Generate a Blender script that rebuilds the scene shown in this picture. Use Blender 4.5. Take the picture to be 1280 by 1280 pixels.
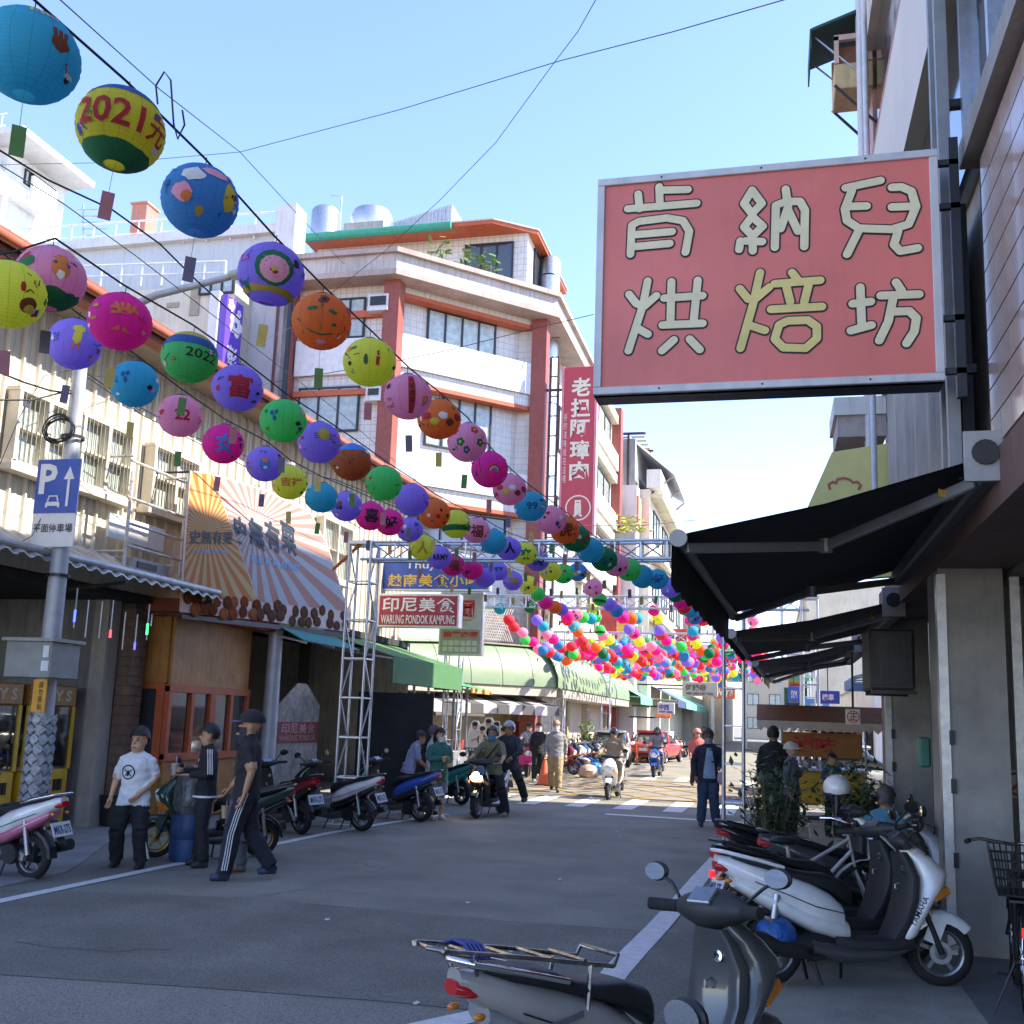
import bpy, bmesh, random
from math import *
from mathutils import Vector as V, Matrix
for o in list(bpy.data.objects): bpy.data.objects.remove(o)
S = bpy.context.scene
C = S.collection
R3 = random.Random(7)

# ---------------------------------------------------------------- camera, sky, sun, exposure
F, PX, PY, HC = 1300., 640., 680., 1.85            # focal length and principal point in photo pixels, eye height
def _axes():
    d = V((325., -228., F)).normalized(); r = .035
    D = F*F/(228. - 325.*r)
    u = V((r*D, D, F)).normalized()
    return d.cross(u)*-1 if d.cross(u).x < 0 else d.cross(u), d, u
AX, AY, AZ = _axes()
def ray(px, py):
    c = V(((px-PX)/F, -(py-PY)/F, 1.)); return V((AX.dot(c), AY.dot(c), AZ.dot(c)))
def gnd(px, py, z=0.):                             # point of the photo on a level at height z
    w = ray(px, py); return V((0, 0, HC)) + w*((z-HC)/w.z)
def onY(px, py, Y):
    w = ray(px, py); return V((0, 0, HC)) + w*(Y/w.y)
def onX(px, py, X):
    w = ray(px, py); return V((0, 0, HC)) + w*(X/w.x)
def onP(px, py, p0, n):                            # point of the photo on a wall through p0 with normal n
    w = ray(px, py); o = V((0, 0, HC)); return o + w*((V(p0)-o).dot(V(n))/w.dot(V(n)))
cd = bpy.data.cameras.new('camera'); cam = bpy.data.objects.new('camera', cd); C.objects.link(cam)
right = V((AX.x, AY.x, AZ.x)); upv = V((AX.y, AY.y, AZ.y)); fwd = V((AX.z, AY.z, AZ.z))
mw = Matrix((right, upv, -fwd)).transposed().to_4x4(); mw.translation = (0, 0, HC); cam.matrix_world = mw
cd.sensor_width = 36; cd.lens = F/1280*36; cd.shift_y = (PY-640)/1280; cd.clip_start = .05; cd.clip_end = 2000
S.camera = cam
SUN = V((1., .2, .95)).normalized()               # towards the sun
W = bpy.data.worlds.new('World'); S.world = W; W.use_nodes = True
nt = W.node_tree; bg = nt.nodes['Background']; sky = nt.nodes.new('ShaderNodeTexSky')
sky.sky_type = 'NISHITA'; sky.sun_disc = False; sky.sun_elevation = asin(SUN.z); sky.sun_rotation = atan2(SUN.x, SUN.y)
sky.altitude = 0; sky.air_density = .9; sky.dust_density = .05; sky.ozone_density = 2.2
tint = nt.nodes.new('ShaderNodeMix'); tint.data_type = 'RGBA'; tint.blend_type = 'MULTIPLY'; tint.inputs[0].default_value = 1; tint.inputs[7].default_value = (.98, .93, 1.04, 1)
nt.links.new(sky.outputs[0], tint.inputs[6]); nt.links.new(tint.outputs[2], bg.inputs[0]); bg.inputs[1].default_value = .15
sl = bpy.data.lights.new('sun', 'SUN'); sl.energy = 3.7; sl.angle = radians(.5); sl.color = (1, .91, .76)
so = bpy.data.objects.new('sun', sl); C.objects.link(so); so.rotation_euler = SUN.to_track_quat('Z', 'Y').to_euler()
so.location = (30, 0, 40)
S.view_settings.view_transform = 'Standard'; S.view_settings.look = 'None'; S.view_settings.gamma = 1
S.view_settings.use_curve_mapping = False
S.view_settings.exposure = 1.8
S.render.engine = 'CYCLES'
S.cycles.max_bounces = 8; S.cycles.diffuse_bounces = 5; S.cycles.glossy_bounces = 3; S.cycles.transmission_bounces = 4
S.cycles.transparent_max_bounces = 8; S.cycles.use_denoising = True; S.cycles.caustics_reflective = False; S.cycles.caustics_refractive = False

# ---------------------------------------------------------------- helpers
MATS = {}
def srgb(h):
    h = h.lstrip('#'); c = [int(h[i:i+2], 16)/255 for i in (0, 2, 4)]
    return tuple(x/12.92 if x <= .04045 else ((x+.055)/1.055)**2.4 for x in c)
def mat(name, col, rough=.6, metal=0., var=.12, vs=6., bump=0., bs=60., streak=0., fine=0., spec=.5, coat=0., emit=0., trans=0.):
    """procedural material: base colour varied by noise, optional rain streaks, fine grain, bump"""
    if name in MATS: return MATS[name]
    if isinstance(col, str): col = srgb(col)
    m = bpy.data.materials.new(name); m.use_nodes = True; MATS[name] = m
    n = m.node_tree; L = n.links.new; p = n.nodes['Principled BSDF']
    p.inputs['Roughness'].default_value = rough; p.inputs['Metallic'].default_value = metal
    p.inputs['Specular IOR Level'].default_value = spec; p.inputs['Coat Weight'].default_value = coat
    if coat: p.inputs['Coat Roughness'].default_value = .08
    if trans: p.inputs['Transmission Weight'].default_value = trans
    tc = n.nodes.new('ShaderNodeTexCoord')
    def mixc(a, b, fac):
        x = n.nodes.new('ShaderNodeMix'); x.data_type = 'RGBA'
        for i, s in ((0, fac), (6, a), (7, b)):
            if hasattr(s, 'links'): L(s, x.inputs[i])
            else: x.inputs[i].default_value = s if i == 0 else (*s, 1)
        return x.outputs[2]
    def noise(scale, detail=4, mp=None):
        t = n.nodes.new('ShaderNodeTexNoise'); t.inputs['Scale'].default_value = scale; t.inputs['Detail'].default_value = detail
        t.inputs['Roughness'].default_value = .62
        if mp:
            q = n.nodes.new('ShaderNodeMapping'); q.inputs['Scale'].default_value = mp; L(tc.outputs['Object'], q.inputs[0]); L(q.outputs[0], t.inputs['Vector'])
        else: L(tc.outputs['Object'], t.inputs['Vector'])
        return t.outputs['Fac']
    def ramp(s, a, b):
        r = n.nodes.new('ShaderNodeMapRange'); r.inputs[1].default_value = a; r.inputs[2].default_value = b; L(s, r.inputs[0]); return r.outputs[0]
    c = tuple(col)
    if var:
        c = mixc(tuple(x*(1-var) for x in col), tuple(min(1, x*(1+var)) for x in col), ramp(noise(vs), .3, .7))
    if fine:
        f = noise(bs*1.5, 2); c = mixc(c, tuple(x*.35 for x in col), _mul(n, ramp(f, .44, .62), fine*.8))
    if streak:
        s_ = noise(3., 5, (4, 4, .35)); c = mixc(c, tuple(x*.38 for x in col), _mul(n, ramp(s_, .48, .75), streak))
    if hasattr(c, 'links'): L(c, p.inputs['Base Color'])
    else: p.inputs['Base Color'].default_value = (*c, 1)
    if bump:
        b = n.nodes.new('ShaderNodeBump'); b.inputs['Strength'].default_value = bump; b.inputs['Distance'].default_value = .02
        L(noise(bs, 3), b.inputs['Height']); L(b.outputs[0], p.inputs['Normal'])
    if rough > .15 and not trans:
        rr = n.nodes.new('ShaderNodeMapRange'); rr.inputs[3].default_value = max(0, rough-.1); rr.inputs[4].default_value = min(1, rough+.12)
        L(noise(vs*2.3, 3), rr.inputs[0]); L(rr.outputs[0], p.inputs['Roughness'])
    if emit:
        p.inputs['Emission Color'].default_value = (*col, 1); p.inputs['Emission Strength'].default_value = emit
    return m
def _mul(n, s, k):
    x = n.nodes.new('ShaderNodeMath'); x.operation = 'MULTIPLY'; x.inputs[1].default_value = k; n.links.new(s, x.inputs[0]); return x.outputs[0]
def glass(name, col, rough=.05):
    return mat(name, col, rough, 0, 0, spec=.9, coat=.6)

class B:
    def __init__(s): s.v = []; s.f = []; s.m = []
    def add(s, vs, fs, mi=0):
        k = len(s.v); s.v += [tuple(x) for x in vs]; s.f += [[i+k for i in f] for f in fs]; s.m += [mi]*len(fs); return s
    def box(s, a, b, mi=0):
        (x0, y0, z0), (x1, y1, z1) = a, b
        if x0 > x1: x0, x1 = x1, x0
        if y0 > y1: y0, y1 = y1, y0
        if z0 > z1: z0, z1 = z1, z0
        return s.add([(x0,y0,z0),(x1,y0,z0),(x1,y1,z0),(x0,y1,z0),(x0,y0,z1),(x1,y0,z1),(x1,y1,z1),(x0,y1,z1)],
            [(3,2,1,0),(4,5,6,7),(0,1,5,4),(1,2,6,5),(2,3,7,6),(3,0,4,7)], mi)
    def obox(s, c, ex, ey, ez, mi=0):
        c, ex, ey, ez = V(c), V(ex), V(ey), V(ez)
        return s.add([c+ex*i+ey*j+ez*k for k in (-1,1) for (i,j) in ((-1,-1),(1,-1),(1,1),(-1,1))],
            [(3,2,1,0),(4,5,6,7),(0,1,5,4),(1,2,6,5),(2,3,7,6),(3,0,4,7)], mi)
    def beam(s, p, q, w, h=None, up=(0,0,1), mi=0):
        p, q = V(p), V(q); d = (q-p); l = d.length/2; d.normalize(); u = V(up)
        if abs(d.dot(u)) > .99: u = V((1,0,0))
        a = d.cross(u).normalized(); b = a.cross(d)
        return s.obox((p+q)/2, d*l, a*w/2, b*(h or w)/2, mi)
    def tube(s, pts, r, n=8, mi=0, cap=True, flat=1., ref=None):
        pts = [V(p) for p in pts]; k = len(pts); rs = r if isinstance(r, (list, tuple)) else [r]*k
        rings = []; pa = None
        for i, p in enumerate(pts):
            d = (pts[min(i+1, k-1)]-pts[max(i-1, 0)]).normalized()
            if pa is None:
                a = d.cross(V(ref) if ref else (V((0,0,1)) if abs(d.z) < .9 else V((1,0,0)))).normalized()
            else: a = (pa-d*pa.dot(d)).normalized()
            pa = a; b = d.cross(a)
            rings.append([p+(a*cos(2*pi*j/n)+b*sin(2*pi*j/n)*flat)*rs[i] for j in range(n)])
        return s.loft(rings, cap, mi)
    def loft(s, rings, cap=True, mi=0, closed=True):
        n = len(rings[0]); vs = [p for r in rings for p in r]; fs = []
        for i in range(len(rings)-1):
            for j in range(n if closed else n-1):
                fs.append((i*n+j, i*n+(j+1) % n, (i+1)*n+(j+1) % n, (i+1)*n+j))
        if cap and closed: fs += [tuple(range(n))[::-1], tuple(range((len(rings)-1)*n, len(rings)*n))]
        return s.add(vs, fs, mi)
    def cyl(s, p, q, r, r1=None, n=12, mi=0): return s.tube([p, q], [r, r if r1 is None else r1], n, mi)
    def lathe(s, prof, n=24, o=(0,0,0), ax=(0,0,1), mi=0, cap=False):
        o, ax = V(o), V(ax).normalized(); a = ax.orthogonal().normalized(); b = ax.cross(a)
        return s.loft([[o+ax*h+(a*cos(2*pi*j/n)+b*sin(2*pi*j/n))*r for j in range(n)] for r, h in prof], cap, mi)
    def ell(s, c, rx, ry=None, rz=None, n=12, m=8, mi=0):
        ry = ry or rx; rz = rz or rx; c = V(c)
        rings = [[c+V((rx*cos(t)*cos(2*pi*j/n), ry*cos(t)*sin(2*pi*j/n), rz*sin(t))) for j in range(n)] for t in [(-pi/2+.08)+(pi-.16)*i/m for i in range(m+1)]]
        return s.loft(rings, True, mi)
    def prism(s, poly, ext, mi=0):
        n = len(poly); e = V(ext); vs = [V(p) for p in poly]; vs += [p+e for p in vs]
        return s.add(vs, [tuple(range(n)), tuple(range(2*n-1, n-1, -1))]+[(i, i+n, (i+1) % n+n, (i+1) % n) for i in range(n)], mi)
    def poly(s, pts, mi=0): return s.add(pts, [tuple(range(len(pts)))], mi)
    def mesh(s, name, mats, smooth=False, bevel=0.):
        me = bpy.data.meshes.new(name); me.from_pydata(s.v, [], s.f)
        for m in (mats if isinstance(mats, (list, tuple)) else [mats]): me.materials.append(m)
        if any(s.m): me.polygons.foreach_set('material_index', s.m)
        bm = bmesh.new(); bm.from_mesh(me); bmesh.ops.recalc_face_normals(bm, faces=bm.faces[:])
        if bevel: bmesh.ops.bevel(bm, geom=[e for e in bm.edges if e.is_manifold and e.calc_face_angle(0) > .6], offset=bevel, segments=1, affect='EDGES', clamp_overlap=True)
        bm.to_mesh(me); bm.free()
        if smooth:
            me.polygons.foreach_set('use_smooth', [True]*len(me.polygons))
            me.set_sharp_from_angle(angle=smooth if smooth is not True else 0.8)
        return me
    def build(s, name, mats, parent=None, smooth=False, bevel=0., loc=None, rotz=0.):
        return link(name, s.mesh(name, mats, smooth, bevel), parent, loc, rotz)
def link(name, me, parent=None, loc=None, rotz=0.):
    o = bpy.data.objects.new(name, me); C.objects.link(o)
    if parent: o.parent = parent
    if loc is not None: o.location = loc
    if rotz: o.rotation_euler.z = rotz
    return o
def tag(o, label=None, cat=None, group=None, kind=None):
    for k, v in (('label', label), ('category', cat), ('group', group), ('kind', kind)):
        if v: o[k] = v
    return o
def thing(name, label, cat, loc=(0,0,0), rotz=0., group=None):
    return tag(link(name, None, None, loc, rotz), label, cat, group)
def struct(o): o['kind'] = 'structure'; return o
def tree_copy(o, parent=None):
    c = o.copy(); C.objects.link(c); c.parent = parent
    for ch in KIDS(o): tree_copy(ch, c)
    return c
def KIDS(o): return [x for x in o.children]
def setmat(o, m):
    if o.type == 'MESH' and o.material_slots:
        o.material_slots[0].link = 'OBJECT'; o.material_slots[0].material = m
    return o
TXT = {}
def text_mesh(s, bold=0., res=2):
    k = (s, bold, res)
    if k not in TXT and '食' in s:            # this glyph does not fill cleanly: set it stroke by stroke
        vs, fs = [], []; n = len(s)
        for i, ch in enumerate(s):
            if ch == '食':
                v_, f_ = [], []
                for a, c_ in (((.5,1),(.02,.60)),((.5,1),(.98,.60)),((.38,.73),(.62,.73)),((.25,.62),(.25,.03)),((.25,.6),(.76,.6)),((.74,.6),(.74,.36)),((.25,.48),(.74,.48)),((.25,.36),(.76,.36)),((.46,.36),(.96,.0)),((.84,.28),(.62,.17)),((.22,.03),(.5,.13))):
                    d = V((c_[0]-a[0],c_[1]-a[1])).normalized()*.045; m = V((-d.y,d.x)); q = len(v_); A, C_ = V(a)-d, V(c_)+d
                    v_ += [tuple(A+m),tuple(A-m),tuple(C_-m),tuple(C_+m)]; f_.append((q,q+1,q+2,q+3))
            else: v_, f_, _ = text_mesh(ch, bold, res)
            q = len(vs); vs += [((i+.05+.9*x)/n, y) for x, y in v_]; fs += [tuple(j+q for j in f) for f in f_]
        TXT[k] = (vs, fs, float(n))
    if k not in TXT:
        c = bpy.data.curves.new('lettering', 'FONT'); c.body = s; c.size = 1; c.offset = bold; c.resolution_u = res
        o = bpy.data.objects.new('lettering', c); C.objects.link(o)
        me = bpy.data.meshes.new_from_object(o.evaluated_get(bpy.context.evaluated_depsgraph_get()))
        vs = [v.co.copy() for v in me.vertices]; fs = [tuple(p.vertices) for p in me.polygons]
        x0, x1 = min(v.x for v in vs), max(v.x for v in vs); y0, y1 = min(v.y for v in vs), max(v.y for v in vs)
        TXT[k] = ([((v.x-x0)/(x1-x0), (v.y-y0)/(y1-y0)) for v in vs], fs, (x1-x0)/(y1-y0))
        bpy.data.objects.remove(o); bpy.data.curves.remove(c); bpy.data.meshes.remove(me)
    return TXT[k]
def text(parent, s, o, ux, uy, m, bold=.012, name='lettering', off=.004, vertical=False):
    """flat lettering fitted into the box with corner o, width vector ux and height vector uy, just proud of the board"""
    o, ux, uy = V(o), V(ux), V(uy); nrm = ux.cross(uy).normalized()*off; b = B()
    if vertical:
        k = len(s)
        for i, ch in enumerate(s):
            vs, fs, _ = text_mesh(ch, bold); q = o+uy*((k-1-i+.06)/k)
            b.add([q+ux*x+uy*(y*.88/k)+nrm for x, y in vs], fs)
    else:
        vs, fs, _ = text_mesh(s, bold); b.add([o+ux*x+uy*y+nrm for x, y in vs], fs)
    me = bpy.data.meshes.new(name); me.from_pydata(b.v, [], b.f); me.materials.append(m)
    return link(name, me, parent)
def wire(name, pts, r, m, label, cat='cable', sag=0., group=None, n=5):
    if len(pts) == 2 and sag:
        p, q = V(pts[0]), V(pts[1]); pts = [p.lerp(q, t/14)-V((0,0,sag*4*(t/14)*(1-t/14))) for t in range(15)]
    return tag(B().tube(pts, r, n).build(name, m, None, True), label, cat, group)
def panel(name, m, parent, p0, ux, uy, th, bevel=0.):
    """slab with front corner p0, edges ux, uy; thickness th goes behind the front"""
    ux, uy = V(ux), V(uy); n = ux.cross(uy).normalized(); c = V(p0)+ux/2+uy/2-n*th/2
    return B().obox(c, ux/2, uy/2, n*th/2).build(name, m, parent, False, bevel)
# ---------------------------------------------------------------- materials used everywhere
asphalt = mat('asphalt', (.268,.252,.205), .85, var=.26, vs=.8, bump=.4, bs=42, fine=.85)
asphalt_dark = mat('asphalt_patch', (.205,.192,.157), .85, var=.24, vs=1.1, bump=.4, bs=42, fine=.85)
asphalt_new = mat('asphalt_newer', (.285,.268,.218), .85, var=.16, vs=.8, bump=.4, bs=42, fine=.85)
concrete = mat('concrete', (.30,.29,.27), .85, var=.25, vs=1.5, bump=.35, bs=70, fine=.35, streak=.2)
concrete_floor = mat('concrete_floor', (.37,.35,.295), .8, var=.28, vs=1.2, bump=.3, bs=60, fine=.4)
paint_white = mat('road_paint', (.74,.72,.68), .7, var=.15, vs=9, fine=.5, bs=90)
paint_yellow = mat('road_paint_yellow', (.40,.26,.08), .7, var=.35, vs=5, fine=.9, bs=40)
white = mat('white_paint', (.74,.74,.73), .5, var=.06)
whitewall = mat('white_render', (.68,.67,.65), .8, var=.1, vs=1.2, streak=.35, bump=.1)
creamwall = mat('cream_render', (.62,.56,.45), .8, var=.12, vs=1.2, streak=.4, bump=.1)
greywall = mat('weathered_cement', (.30,.30,.30), .9, var=.25, vs=.9, streak=.8, bump=.2)
black = mat('black_plastic', (.014,.014,.016), .45, var=.2)
rubber = mat('rubber', (.018,.018,.018), .85, var=.2)
darkmetal = mat('dark_metal', (.05,.05,.055), .45, .8)
steel = mat('galvanised_steel', (.50,.52,.55), .38, .85, var=.15, vs=12)
alu = mat('aluminium_truss', (.62,.64,.68), .35, .8, var=.08, vs=12)
chrome = mat('chrome', (.75,.75,.76), .12, 1., var=.05)
orange = mat('orange_paint', (.46,.10,.035), .5, var=.15, vs=4)
redbrown = mat('red_column_tile', (.27,.07,.055), .6, var=.15, vs=7, streak=.3)
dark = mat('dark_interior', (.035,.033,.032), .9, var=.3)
cablem = mat('cable_rubber', (.015,.015,.016), .6, var=0)
pane_dark = glass('window_glass_dark', (.05,.055,.06))
pane_green = mat('curtained_glass', (.38,.44,.42), .12, var=.25, vs=5, coat=.5)
mirror = mat('mirror_glass', (.92,.93,.94), .02, 1., var=0)
red_lens = mat('red_lens', (.5,.012,.015), .15, var=.1, coat=.6)
amber_lens = mat('amber_lens', (.7,.22,.02), .15, var=.1, coat=.6)

# ---------------------------------------------------------------- ground, pavements, markings
struct(B().poly([(-500,-60,0),(500,-60,0),(500,900,0),(-500,900,0)]).build('road', asphalt))
def flat(name, pts, m, z, lab=None):
    return struct(B().poly([(p[0], p[1], z) for p in pts]).build(name, m))
# darker trench patch across the lane, paler strip in the near corner
flat('asphalt_patch', [gnd(-60,1110), gnd(300,1122), gnd(480,1138), gnd(640,1152), gnd(800,1163), gnd(925,1172), gnd(960,1300), gnd(640,1268), gnd(480,1252), gnd(250,1235), gnd(-60,1215)], asphalt_dark, .004)
flat('asphalt_strip', [gnd(-60,1222), gnd(250,1240), gnd(480,1256), gnd(640,1272), gnd(900,1330), gnd(500,1500), gnd(-200,1500)], asphalt_new, .004)
ap = [(-7.45,-6),(-7.46,9.5),(-7.5,10.3),(-7.75,10.9),(-8.1,11.6),(-8.6,12.6),(-9.2,14.4),(-9.3,17.5),(-9.3,26),(-14,26),(-14,-6)]
b = B(); b.prism([(x, y, -.01) for x, y in ap], (0,0,.035)); struct(b.build('left_pavement', concrete, bevel=.01))
b = B(); b.prism([(x, y, -.01) for x, y in [(-.15,-6),(-.12,7),(.25,9),(.5,13),(.7,24),(14,24),(14,-6)]], (0,0,.07)); struct(b.build('right_pavement', concrete_floor, bevel=.02))
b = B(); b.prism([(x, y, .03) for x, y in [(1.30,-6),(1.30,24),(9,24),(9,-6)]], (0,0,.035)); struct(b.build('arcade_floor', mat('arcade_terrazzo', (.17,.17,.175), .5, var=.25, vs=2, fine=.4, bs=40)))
b = B(); b.prism([(x, y, -.01) for x, y in [(-8.0,36.5),(-7.8,120),(-30,120),(-30,34.8),(-10.5,34.8)]], (0,0,.12)); struct(b.build('far_pavement_left', concrete))
b = B(); b.prism([(x, y, -.01) for x, y in [(2.5,36),(2.5,120),(30,120),(30,36)]], (0,0,.12)); struct(b.build('far_pavement_right', concrete))
def ribbon(name, pts, w, m, z):
    b = B(); pts = [V((p[0], p[1], z)) for p in pts]; L_ = []
    for i, p in enumerate(pts):
        d = (pts[min(i+1, len(pts)-1)]-pts[max(i-1, 0)]).normalized(); a = V((-d.y, d.x, 0))*w/2; L_.append((p+a, p-a))
    for i in range(len(L_)-1): b.poly([L_[i][0], L_[i][1], L_[i+1][1], L_[i+1][0]])
    return struct(b.build(name, m))
ribbon('edge_line', [gnd(x, y) for x, y in ((-200,1172),(0,1127),(100,1106),(200,1085),(305,1064),(410,1042),(480,1030),(560,1018))], .15, paint_white, .008)
ribbon('edge_line', [(-2.1,6.2)]+[gnd(x, y) for x, y in ((755,1235),(772,1213),(795,1188),(824,1158),(850,1128),(875,1098),(903,1066),(915,1048))], .21, paint_white, .008)
ribbon('stop_line', [gnd(757,1018), gnd(900,1027), gnd(1150,1041)], .3, paint_white, .008)
for i in range(10):
    x = -9.4+i*1.05
    ribbon('crosswalk_stripe', [(x, 22.6), (x+.05, 25.6)], .42, paint_white, .008)
for i in range(9):
    x = -9.2+i*1.05
    ribbon('crosswalk_stripe', [(x, 34.6), (x, 37.0)], .42, paint_white, .008)
for i in range(9):   # yellow box junction hatching
    x = -11+i*1.5
    ribbon('box_junction_line', [(x, 26.2), (x+5, 33.8)], .13, paint_yellow, .008)
    ribbon('box_junction_line', [(x+5, 26.2), (x, 33.8)], .13, paint_yellow, .012)
ribbon('box_junction_line', [(-8,26),(1,26)], .2, paint_yellow, .016); ribbon('box_junction_line', [(-8,34),(1,34)], .2, paint_yellow, .016)

crk = mat('crack_tar', (.05,.047,.043), .9, var=.3); RC_ = random.Random(4)
for pts in ([(20,1180),(120,1190),(230,1186)],[(440,1078),(470,1086),(500,1083)],[(330,1120),(390,1112),(470,1120)]):
    q = []
    for a, c in zip(pts, pts[1:]):
        for k in range(6): f = k/6; q.append(gnd(a[0]+(c[0]-a[0])*f+RC_.uniform(-3,3), a[1]+(c[1]-a[1])*f+RC_.uniform(-2,2)))
    ribbon('road_crack', q, .009, crk, .0065)
lit_ = mat('paper_scrap', (.6,.6,.56), .8)
for i,(px,py) in enumerate(((585,1129),(775,1047),(771,1040),(520,1255),(640,1190),(410,1150),(700,1100))):
    q = gnd(px,py); o = B().prism([(q.x+.025*cos(a)*RC_.uniform(.6,1.3),q.y+.04*sin(a)*RC_.uniform(.6,1.3),.006) for a in [k*1.05 for k in range(6)]],(0,0,.004)).build('paper_scrap', lit_); tag(o,['tiny pale paper scrap in the middle of the lane','tiny pale scrap just before the stop line','second tiny scrap beside the one before the stop line','pale scrap above the grey scooter tail','small scrap beside the chrome rack','small scrap on the dark patch','small scrap on the open lane'][i],'litter','paper scraps on the road')
# ---------------------------------------------------------------- left: building clad in cream ribbed sheet
XW = -9.5
clad = mat('cream_sheet_metal', (.66,.61,.51), .5, .0, var=.1, vs=1.2, streak=.4)
t = thing('metal_clad_building', 'long cream ribbed sheet metal building with orange eave on the left', 'building', (0,0,0))
B().box((-22,6,3.55),(XW-.06,26.2,7.3)).build('wall', clad, t)
rib = B(); w = .30
prof = [(0,0),(.02,.0),(.035,.045),(.065,.045),(.08,0),(.18,0),(.185,.008),(.215,.008),(.22,0),(w,0)]
rib.loft([[(-.05,y,0) for y in (0,w)][:0]+[(x,y,z) for y,x in prof] for z in (3.72,7.35)], False, 0, False)
rm = rib.mesh('siding_panel', clad)
for i in range(67): link('siding_panel', rm, t, (XW-.05, 6+i*w, 0))
def ez(y): return 7.0+(y-6)*.0215          # the eave climbs slightly with the street
def eave(nm, m, x0, x1, d0, d1):
    b = B(); b.loft([[(x0,y,ez(y)+d0),(x1,y,ez(y)+d0),(x1,y,ez(y)+d1),(x0,y,ez(y)+d1)] for y in (5.9,26.4)]); return b.build(nm, m, t)
eave('soffit', mat('soffit_board', (.30,.25,.2), .8), XW-.055, -8.95, -.02, .03)
eave('fascia', mat('fascia_rust', (.27,.07,.035), .6, streak=.4), -8.95, -8.72, -.06, .14)
B().tube([(-8.64,5.9,ez(5.9)+.1),(-8.64,26.4,ez(26.4)+.1)], .07, 8).build('gutter', mat('orange_gutter', (.34,.09,.04), .45), t, True)
b = B(); b.loft([[(-8.68,y,ez(y)+.15),(-22,y,ez(y)+1.6),(-22,y,ez(y)+1.7),(-8.68,y,ez(y)+.23)] for y in (5.9,26.4)]); b.build('roof', mat('fascia_rust', (.27,.07,.035)), t)
b = B(); b.tube([(-9.40,18.55,7.1),(-9.40,18.55,3.7)], .05, 8); b.build('downpipe', clad, t, True)
def grille_window(Y0, Y1, z0, z1, par):
    x = XW+.0
    wdw = B().box((x-.03,Y0,z0),(x+.03,Y1,z1)).build('window', pane_green, par)
    b = B(); fx = x+.18
    for y in (Y0,(Y0+Y1)/2,Y1): b.box((x,y-.03,z0),(fx,y+.03,z1))
    for z in (z0-.03,z1): b.box((x-.02,Y0-.05,z),(fx,Y1+.05,z+.05))
    b.box((x-.01,Y0,(z0+z1)/2-.015),(fx-.02,Y1,(z0+z1)/2+.015)); b.build('frame', mat('cream_frame', (.66,.6,.48), .5), wdw)
    b = B(); n = int((Y1-Y0)/.085)
    for i in range(1, n):
        y = Y0+(Y1-Y0)*i/n; b.box((fx-.012,y-.006,z0),(fx,y+.006,z1))
    b.build('grille', mat('grille_bar', (.30,.27,.22), .5, .4), wdw)
    B().box((x-.02,Y0-.1,z0-.12),(x+.2,Y1+.1,z0-.04)).build('sill', mat('cream_frame', (.66,.6,.48)), wdw)
for q in ((10.95,12.1,4.85,5.78),(12.25,13.4,4.87,5.82),(14.0,15.3,4.9,5.85),(20.4,22.0,4.75,5.95),(8.6,10.4,4.82,5.75)): grille_window(*q, t)
# corrugated canopy above the shop front
cm = mat('galvanised_canopy', (.50,.50,.49), .45, .5, var=.2, vs=2, streak=.3)
t = thing('corrugated_canopy', 'grey corrugated metal canopy under the cream siding above the toy machines', 'canopy')
N = 150; r0, r1, r2, r3 = [], [], [], []
for i in range(N+1):
    y = 6+9.0*i/N; c_ = .028*cos(2*pi*y/.28)
    r0.append((XW,y,4.02+c_)); r1.append((-8.55,y,3.57+c_)); r2.append((-8.55,y,3.55+c_)); r3.append((XW,y,4.0+c_))
B().loft([r0,r1,r2,r3], False, 0, False).build('sheet', cm, t, True)
b = B(); b.tube([(-8.62,6,3.66),(-8.62,15,3.66)], .05, 8); b.build('gutter_pipe', cm, t, True)
for y in (7.5,10,12.5,14.8): B().beam((XW,y,3.4),(-8.6,y,3.5),.04).build('bracket', darkmetal, t)
# the shop recess under it
t = thing('toy_machine_shop', 'dark open shop front behind the parking sign pole', 'shop')
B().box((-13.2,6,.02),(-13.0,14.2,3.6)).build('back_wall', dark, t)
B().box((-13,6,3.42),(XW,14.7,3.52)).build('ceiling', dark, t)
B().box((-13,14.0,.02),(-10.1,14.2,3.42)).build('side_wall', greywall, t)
B().box((-10.1,13.95,.02),(-9.85,14.25,3.42)).build('column', mat('pale_column', (.42,.40,.36), .8, streak=.3), t)
bm_ = mat('brown_tile_small', (.16,.10,.075), .6, var=.3, vs=10)
for k in range(22):
    B().box((-9.84,14.27,.03+k*.15),(-9.6,14.62,.03+k*.15+.138)).build('tile', bm_, t)
b = B(); b.box((-9.86,14.28,.02),(-9.62,14.6,3.4)); b.build('pilaster', mat('tile_grout', (.09,.075,.065), .9), t)
for i,(y,z,l,a) in enumerate(((8.2,2.9,1.4,.2),(9.5,3.1,1.8,-.1),(10.6,2.8,1.0,.25))): B().beam((-10.6,y,z),(-11.2,y+l,z+a),.06).build('ceiling_lamp', mat('dim_tube', (.4,.4,.38), .5), t)
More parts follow.
